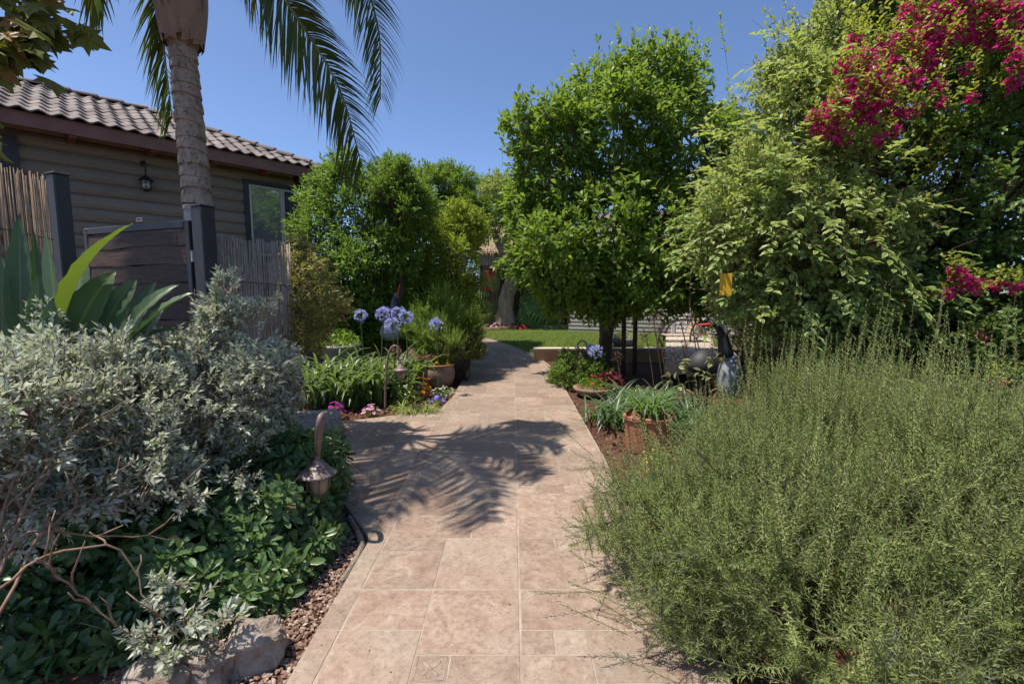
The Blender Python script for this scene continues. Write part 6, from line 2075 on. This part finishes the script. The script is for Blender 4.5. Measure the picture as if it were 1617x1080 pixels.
# ------------------------------------------------------------------ chair and pale house at the right of the lawn
pz = .375
pat = MB()
pa = [G(1050, 578, .36), G(1135, 574, .36), Vector((6.5, 15.2, 0)), G(1052, 527, .36)]
vs = [(p.x, p.y, pz) for p in pa] + [(p.x, p.y, .2) for p in pa]
pat.add(vs, [(0, 1, 2, 3), (4, 5, 1, 0), (5, 6, 2, 1), (6, 7, 3, 2), (7, 4, 0, 3)])
pat.build('patio', m_patio, None, kind='structure')
hx0, hy0 = P(958, 525, 15.4).x, 15.4
hc = P(1062, 530, 14.6)
h2 = thing('pale_house', 'pale house with blue grey siding behind the lawn and chair', 'house', (hc.x, hc.y, .3))
def siding(p0, p1, mat, z0=.3, z1=3.2, pitch=.13):
    d = Vector((p1[0] - p0[0], p1[1] - p0[1], 0)); L_ = d.length; d.normalize()
    nn = Vector((d.y, -d.x, 0))
    if nn.y > 0: nn = -nn
    z = z0
    while z < z1:
        b = MB()
        a = Vector((p0[0], p0[1], z)); c = a + d * L_
        b.add([a + nn * .018, c + nn * .018, c + Vector((0, 0, pitch - .003)), a + Vector((0, 0, pitch - .003)), a - nn * .01, c - nn * .01], [(0, 1, 2, 3), (0, 4, 5, 1)])
        b.build('siding_board', mat, h2)
        z += pitch
    MB().box(Vector((p1[0], p1[1], (z0 + z1) / 2)), (.09, .09, z1 - z0)).build('corner_trim', m_white, h2)
siding((hx0 - 1.2, 15.9), (hc.x, hc.y), m_blue)
siding((hc.x + .06, hc.y), (hc.x + 2.6, 13.0), m_white)
b = MB()
b.add([(hx0 - 1.5, 15.6, 3.1), (hc.x, hc.y - .4, 3.1), (hc.x + 2.8, 12.5, 3.1), (hc.x + 4, 16, 4.6), (hx0 - .5, 18, 4.6)], [(0, 1, 2, 3, 4)])
b.build('roof', m_rooft, h2)
# iron garden chair with slatted wooden back
Yc = 12.2
ch_ = thing('garden_chair', 'iron garden chair with curved black arms and wooden slats on the patio', 'chair', (P(1078, 560, Yc).x, Yc, pz))
cpt = lambda px, py, dy=0: P(px, py, Yc + dy)
for dy in (-.28, .28):
    b = MB()
    b.tube(spline([cpt(1044 + dy * 14, 556, dy), cpt(1045 + dy * 14, 530, dy), cpt(1055 + dy * 14, 512, dy), cpt(1072, 505, dy), cpt(1092, 506, dy)], 14), .030, 7)
    b.tube(spline([cpt(1103, 492, dy), cpt(1098, 510, dy), cpt(1090, 530, dy), cpt(1092, 556, dy)], 10), .022, 7)
    b.tube([cpt(1047 + dy * 14, 531, dy), cpt(1090, 531, dy)], .014, 6)
    b.build('side_frame', m_iron, ch_, smooth=True)
m_slat = surf('bleached_teak', (.40, .30, .22), (.52, .41, .31), 8, .7, .3, .004, stretch=(1, 1, 4))
for i in range(5):
    q = cpt(1101 - i * 2.6, 495 + i * 7)
    MB().bbox(q, (.66, .095, .02), .004, (0, 1, 0), (.28, 0, 1), (-1, 0, .28)).build('back_slat', m_slat, ch_)
for i in range(5):
    q = cpt(1052 + i * 9, 529)
    MB().bbox(q, (.66, .10, .022), .004, (0, 1, 0), (1, 0, 0), (0, 0, -1)).build('seat_slat', m_slat, ch_)

# ------------------------------------------------------------------ the far end of the garden
zF = .31
fence = thing('dark_fence', 'dark board fence closing the far end of the lawn', 'fence', (0, 19.8, zF))
b = MB().bbox((0, 0, 1.05), (.155, .025, 2.1), .004, (1, 0, 0), (0, 1, 0), (0, 0, 1))
f0 = b.build('fence_board', m_darkwood, None)
fme = f0.data
bpy.data.objects.remove(f0)
x = -4.6
while x < 4.6:
    o = bpy.data.objects.new('fence_board', fme)
    COL.objects.link(o)
    o.parent = fence
    o.location = (x, random.uniform(-.008, .008), random.uniform(-.03, .02))
    o.rotation_euler = (0, random.uniform(-.006, .006), 0)
    x += .168
for zz_ in (.4, 1.6):
    MB().box((0, 19.86, zF + zz_), (9.2, .05, .09)).build('fence_rail', m_darkwood, fence)
for px, dx in ((884, 0), (757, 0)):
    q = P(px, 480, 19.0 if px == 884 else 17.5)
    t = thing('metal_post', 'thin grey post against the dark fence right of the twisted tree' if px == 884 else 'thin grey post left of the twisted tree beside the red board', 'post', (q.x, q.y, zF))
    hgt = 1.3 if px == 884 else 2.3
    MB().tube([(q.x, q.y, zF - .05), (q.x, q.y, zF + hgt)], .03, 8).build('shaft', m_white, t, smooth=True)
    MB().lathe((q.x, q.y, zF + hgt), [(.034, -.02), (.036, 0), (.02, .015)], 8).build('cap', m_alu, t)
# hut with thatch fringe
hut = thing('thatched_hut', 'hut with thatched eave and white slatted fascia behind the twisted tree', 'hut', (P(800, 400, 18.9).x, 19.0, zF))
hl, hr = P(756, 400, 18.9), P(858, 400, 18.9)
for i in range(14):
    x0 = hl.x + (P(826, 400, 18.9).x - hl.x) * (i + .5) / 14
    zt_, zb_ = P(790, 396, 18.9).z, P(790, 419, 18.9).z
    MB().bbox((x0, 18.92, (zt_ + zb_) / 2), ((P(826, 400, 18.9).x - hl.x) / 14 * .88, .03, zt_ - zb_), .004, (1, 0, 0), (0, 0, 1), (0, -1, 0)).build('fascia_slat', m_white, hut) if False else MB().box((x0, 18.92 + random.uniform(0, .01), (zt_ + zb_) / 2), ((P(826, 400, 18.9).x - hl.x) / 14 * .86, .03, zt_ - zb_)).build('fascia_slat', m_white, hut)
ze = P(790, 398, 18.9).z
b = MB()
b.add([(hl.x - .3, 18.7, ze), (hr.x + .5, 18.7, ze), (hr.x - .2, 20.6, ze + 1.3), (hl.x + .4, 20.6, ze + 1.3), (hl.x - .3, 18.75, ze - .1), (hr.x + .5, 18.75, ze - .1)], [(0, 1, 2, 3), (4, 5, 1, 0)])
b.build('roof', m_thatch, hut)
N = 900
xs = R_.uniform(hl.x - .3, hr.x + .5, N)
t_ = R_.random(N) ** 2
pos = np.stack([xs, 18.7 + t_ * 1.9, ze + t_ * 1.3], 1)
build_cloud([place(T_NEEDLE, pos, np.array([0, -.75, -.6]) + R_.normal(size=(N, 3)) * .22, UP + R_.normal(size=(N, 3)) * .3, R_.uniform(.15, .32, N), .03)], 'thatch', m_thatch, hut)
for x_ in (hl.x + .1, (hl.x + hr.x) / 2, hr.x):
    MB().box((x_, 19.0, (zF + ze) / 2), (.1, .1, ze - zF)).build('hut_post', m_darkwood, hut)
MB().box(((hl.x + hr.x) / 2, 20.4, (zF + ze) / 2), (hr.x - hl.x, .05, ze - zF)).build('back_wall', m_darkwood, hut)
q0, q1 = P(765, 428, 18.3), P(782, 460, 18.3)
rb = thing('red_board', 'red painted board beside the twisted tree under the hut', 'board', (q0.x, 18.3, zF))
MB().bbox(((q0.x + q1.x) / 2, 18.3, (q0.z + q1.z) / 2), (q1.x - q0.x, q0.z - q1.z, .04), .006, (1, 0, 0), (0, 0, 1), (0, -1, 0)).build('panel', plain('faded_red_paint', (.36, .055, .045), .6), rb)
MB().box(((q0.x + q1.x) / 2, 18.33, (zF + q1.z) / 2), (.07, .05, q1.z - zF)).build('leg', m_darkwood, rb)

# the twisted tree
m_twb = m_bark
tb = Vector((P(796, 520, 17.4).x, 17.4, zF))
tw = thing('twisted_tree', 'old tree with thick twisting trunk at the far end of the lawn', 'tree', tuple(tb))
pp = lambda px, py, Y=17.4: P(px, py, Y)
b = MB()
sp = spline([tb - Vector((0, 0, .15)), pp(798, 500), pp(800, 470), pp(808, 445), pp(806, 425), pp(800, 405)], 22)
rr = [(.56 - .26 * sstep(0, 7, i) - .06 * i / 21) * (1 + .08 * math.sin(i * 1.9)) for i in range(22)]
b.tube(sp, rr, 14)
b.build('trunk', m_twb, tw, smooth=True)
b = MB()
for pts, r0 in (([pp(802, 412), pp(793, 395), pp(783, 375), pp(778, 355)], .20), ([pp(804, 410), pp(814, 392), pp(822, 378, 17.0), pp(835, 362, 16.8)], .17), ([pp(800, 402), pp(800, 380), pp(806, 355), pp(812, 330)], .17), ([pp(808, 428), pp(813, 422, 17.2), pp(813, 414, 17.2)], .11)):
    s_ = spline(pts, 12)
    b.tube(s_, [r0 * (1 - .6 * i / 11) for i in range(12)], 9)
b.build('limb', m_twb, tw, smooth=True)
TB = [bl(775, 345, 17.2, 40, 30), bl(815, 325, 17.2, 45, 32), bl(790, 305, 17.4, 40, 22), bl(840, 355, 16.8, 30, 30), bl(745, 350, 17.3, 30, 30), bl(850, 320, 17.4, 34, 30), bl(830, 400, 16.6, 20, 14)]
p, d = blob_points(TB, 1100, .45)
lf, st = twig_leaves(p - d * .2, nz(d + UP * .4 + R_.normal(size=d.shape) * .4), .55, 8, .20, .08, T_LEAF4, .1)
build_cloud([lf], 'foliage', leafmat('soft_green_leaf', (0.070, 0.115, 0.026), (0.125, 0.17, 0.045), (0.34, 0.42, 0.06), .36, .45), tw)
build_cloud([st], 'twigs', m_bark, tw)
# ornaments hung in it
oc = pp(842, 436, 16.6)
od = thing('glass_disc', 'round clear glass disc with teal centre hanging right of the twisted tree', 'ornament', tuple(oc))
b = MB()
b.lathe(oc, [(.115, -.012), (.20, -.016), (.215, 0), (.20, .016), (.115, .012), (.115, -.012)], 28, ax=(.15, -1, 0))
b.build('ring', plain('pale_glass', (.50, .52, .50), .12, .8), od, smooth=True)
MB().lathe(oc, [(0.001, -.008), (.114, -.008), (.114, .008), (.001, .008)], 24, ax=(.15, -1, 0)).build('centre', plain('smoky_glass', (.12, .15, .15), .15, .8), od)
MB().ball(oc + Vector((0, -.02, 0)), (.05, .02, .07), 10, 8).build('bead', plain('teal_glass', (.02, .16, .17), .2, .7), od, smooth=True)
MB().tube([oc + Vector((0, 0, .2)), oc + Vector((.1, 0, .9))], .006, 5).build('string', m_darktwig, od)
oc = pp(811, 443, 16.6)
bh = thing('teal_birdhouse', 'tiny teal hanging birdhouse against the twisted trunk', 'ornament', tuple(oc))
m_teal = plain('teal_paint', (.07, .26, .27), .5)
MB().bbox(oc, (.17, .16, .10), .006, (1, 0, 0), (0, 0, 1), (0, -1, 0)).build('box', m_teal, bh)
MB().add([oc + Vector((-.12, -.07, .07)), oc + Vector((.12, -.07, .07)), oc + Vector((0, -.07, .19)), oc + Vector((-.12, .07, .07)), oc + Vector((.12, .07, .07)), oc + Vector((0, .07, .19))], [(0, 1, 2), (3, 5, 4), (0, 2, 5, 3), (1, 4, 5, 2), (0, 3, 4, 1)]).build('roof', m_teal, bh)
MB().tube([oc + Vector((0, 0, .19)), oc + Vector((.02, 0, .62))], .006, 5).build('string', m_darktwig, bh)
oc = pp(783, 423, 16.9)
gl = thing('glass_globe', 'small glass globe hanging left of the twisted trunk', 'ornament', tuple(oc))
MB().ball(oc, .075, 14, 10).build('globe', plain('amber_clear_glass', (.32, .27, .17), .1, .8), gl, smooth=True)
MB().lathe(oc, [(.03, .065), (.03, .10), (.015, .11)], 10).build('cap', m_iron, gl)
MB().tube([oc + Vector((0, 0, .1)), oc + Vector((0, 0, .8))], .006, 5).build('string', m_darktwig, gl)

# split-leaf plants round the trunk
def split_leaf():
    vs, fs = [], []
    n = 7
    for i in range(n + 1):
        y = .95 * i / n
        vs += [(-.022, y, .0), (.022, y, .0)]
    for i in range(n):
        a = 2 * i
        fs += [(a, a + 1, a + 3), (a, a + 3, a + 2)]
    for sg in (-1, 1):
        for i in range(n):
            y = .95 * i / n
            ln_ = .62 * math.sin(math.pi * (.22 + .70 * i / n)) ** .8
            k = len(vs)
            yy0 = y + .02
            tx_, ty_ = sg * ln_, y + .20 + .16 * i / n
            mx_, my_ = sg * ln_ * .5, y + .10 + .07 * i / n
            vs += [(sg * .02, yy0 - .03, 0), (sg * .02, yy0 + .07, 0), (mx_, my_ - .055, .03), (mx_, my_ + .035, .03), (tx_, ty_, -.14)]
            q = [(k, k + 2, k + 3), (k, k + 3, k + 1), (k + 2, k + 4, k + 3)]
            fs += q if sg > 0 else [(a, c, b) for a, b, c in q]
    k = len(vs)
    vs.append((0, 1.18, -.12))
    fs.append((2 * n, 2 * n + 1, k))
    return tpl(vs, fs)
T_SPLIT = split_leaf()
m_phil = leafmat('split_leaf', (0.045, 0.105, 0.035), (0.080, 0.145, 0.05), (0.26, 0.40, 0.07), .32, .5, spec=.25, c3=(0.16, 0.20, 0.03), c3n=.1)
def philo(label, base, heads, n_each, L):
    t = thing('split_leaf_plant', label, 'plant', tuple(base))
    b = MB()
    pos, ax = [], []
    for px, py, Y, dx, dz in heads:
        h = pp(px, py, Y)
        pos.append(list(h)); ax.append((dx, -.35, dz))
        b.tube(spline([base, Vector(base).lerp(h, .6) + Vector((0, 0, .25)), h], 8), .022, 6)
    b.build('stalk', m_stem, t, smooth=True, kind='stuff')
    pos, ax = np.array(pos), nz(np.array(ax))
    LL = np.array([L * random.uniform(.8, 1.15) for _ in pos])
    leaf_parts('leaf', T_SPLIT, pos, ax, nz(np.array([0, -.8, .7]) + R_.normal(size=pos.shape) * .3), LL, LL * 1.0, m_phil, t, len(pos))
philo('split leaf plant in shade left of the twisted trunk', Vector((P(782, 515, 17.2).x, 17.2, zF)),
      [(778, 452, 17.8, -.6, .2), (772, 462, 17.6, -.8, -.1), (786, 458, 17.9, -.2, .6), (772, 475, 17.5, -.8, -.4), (762, 495, 17.2, -.6, -.3), (774, 488, 17.3, -.5, -.6)], 1, .62)
philo('large split leaf plant in sun right of the twisted trunk', Vector((P(818, 515, 17.2).x, 17.2, zF)),
      [(826, 444, 17.8, .3, .8), (832, 454, 17.6, .7, .3), (838, 444, 17.7, .6, .6), (828, 465, 17.5, .4, -.5), (834, 475, 17.3, .6, -.7), (842, 468, 17.3, .8, -.5), (828, 485, 17.3, .3, -.8), (844, 478, 17.3, .7, -.8), (832, 490, 17.3, .4, -.9)], 1, .78)
q = G(862, 520, zF)
philo('small bright banana like sprout against the dark fence', Vector((q.x, 18.6, zF)), [(862, 500, 18.5, .1, 1), (858, 505, 18.5, -.8, .5), (867, 507, 18.5, .8, .3)], 1, .55)
# log edging, stones and pink bedding
lg0, lg1 = G(765, 524, zF - .02), G(842, 521, zF - .02)
lt = thing('log_edging', 'half round log edging the bed under the twisted tree', 'log', tuple(lg0))
MB().tube([lg0 + Vector((0, 0, .06)), lg0.lerp(lg1, .5) + Vector((0, -.03, .065)), lg1 + Vector((0, 0, .06))], [.10, .105, .10], 12).build('log', m_bark2, lt, smooth=True)
for sg, e in ((-1, lg0), (1, lg1)):
    MB().lathe(e + Vector((0, 0, .06)), [(.095, 0), (.09, .012), (0.001, .014)], 12, ax=(sg, 0, 0)).build('end_grain', m_twig, lt)
bedding('pink_bedding', 'pale pink flowers in the bed left under the twisted trunk', 'flower', Vector((P(787, 515, 17.0).x, 16.95, zF)), .35, .28, m_pink, 22, m_dkred, .06, 120, leafL=.1)
bedding('red_bedding', 'reddish bedding plants in the bed right under the twisted trunk', 'flower', Vector((P(818, 515, 17.0).x, 16.95, zF)), .5, .26, m_red, 9, m_dkred, .06, 160, leafL=.1)
k = 0
for px, py, s in ((770, 519, .12), (762, 521, .10), (838, 520, .10), (846, 519, .11), (853, 519, .13), (862, 520, .10), (872, 520, .09), (880, 520, .08), (893, 521, .08), (935, 524, .13), (945, 522, .14), (957, 524, .12), (966, 525, .15), (976, 522, .13), (988, 525, .16), (998, 526, .13), (926, 522, .11), (905, 521, .08), (915, 521, .09)):
    q = G(px, py, zF + .03)
    rock('pale edging stone by the log bed and dark fence' if px < 900 else 'pale edging stone along the lawn behind the lemon trunk', (q.x, q.y + .3, zF + s * .45), (s * 1.3, s, s * .8), 20 + k, m_stone, random.uniform(0, 3), name='edging_stone', n=12, m=8, rough=.14, group='edging stones of the lawn')
    k += 1
# trees closing the view beyond the fence
shrub('leafy_tree', 'dense tree beyond the fence behind the hut', 'tree', Vector((-.5, 24, .2)), [((-2.2, 24, 4.0), (2.0, 1.5, 1.9)), ((.3, 24, 4.4), (2.0, 1.5, 1.8)), ((2.4, 24, 4.2), (2.2, 1.5, 2.0)), ((0, 24.5, 2.2), (4.5, 1.2, 1.5))], m_g3, 1300, 8, .6, .24, .10, trunk=(2, .2, .15), limb_r=.07)
shrub('leafy_tree', 'bushy tree beyond the fence behind the left shrubs', 'tree', Vector((-4, 17, .2)), [((-4, 17, 2.6), (2.2, 1.4, 1.8)), ((-5.5, 15, 1.6), (1.6, 1.4, 1.5)), ((-2.4, 15.2, 1.3), (1.0, .9, 1.2)), ((-3.2, 13.2, .9), (1.2, .9, 1.0))], m_g3, 1300, 8, .5, .17, .07, trunk=(1.5, .15, .1), limb_r=.05)
shrub('leafy_tree', 'green tree rising behind the pale house', 'tree', Vector((5.5, 19, .2)), [((4.5, 19, 3.6), (2.0, 1.5, 2.0)), ((7, 18, 3.8), (2.4, 1.6, 2.4)), ((9.5, 16, 3), (2.4, 1.6, 3))], m_g3, 1100, 8, .6, .22, .09, trunk=(2, .2, .15), limb_r=.07)
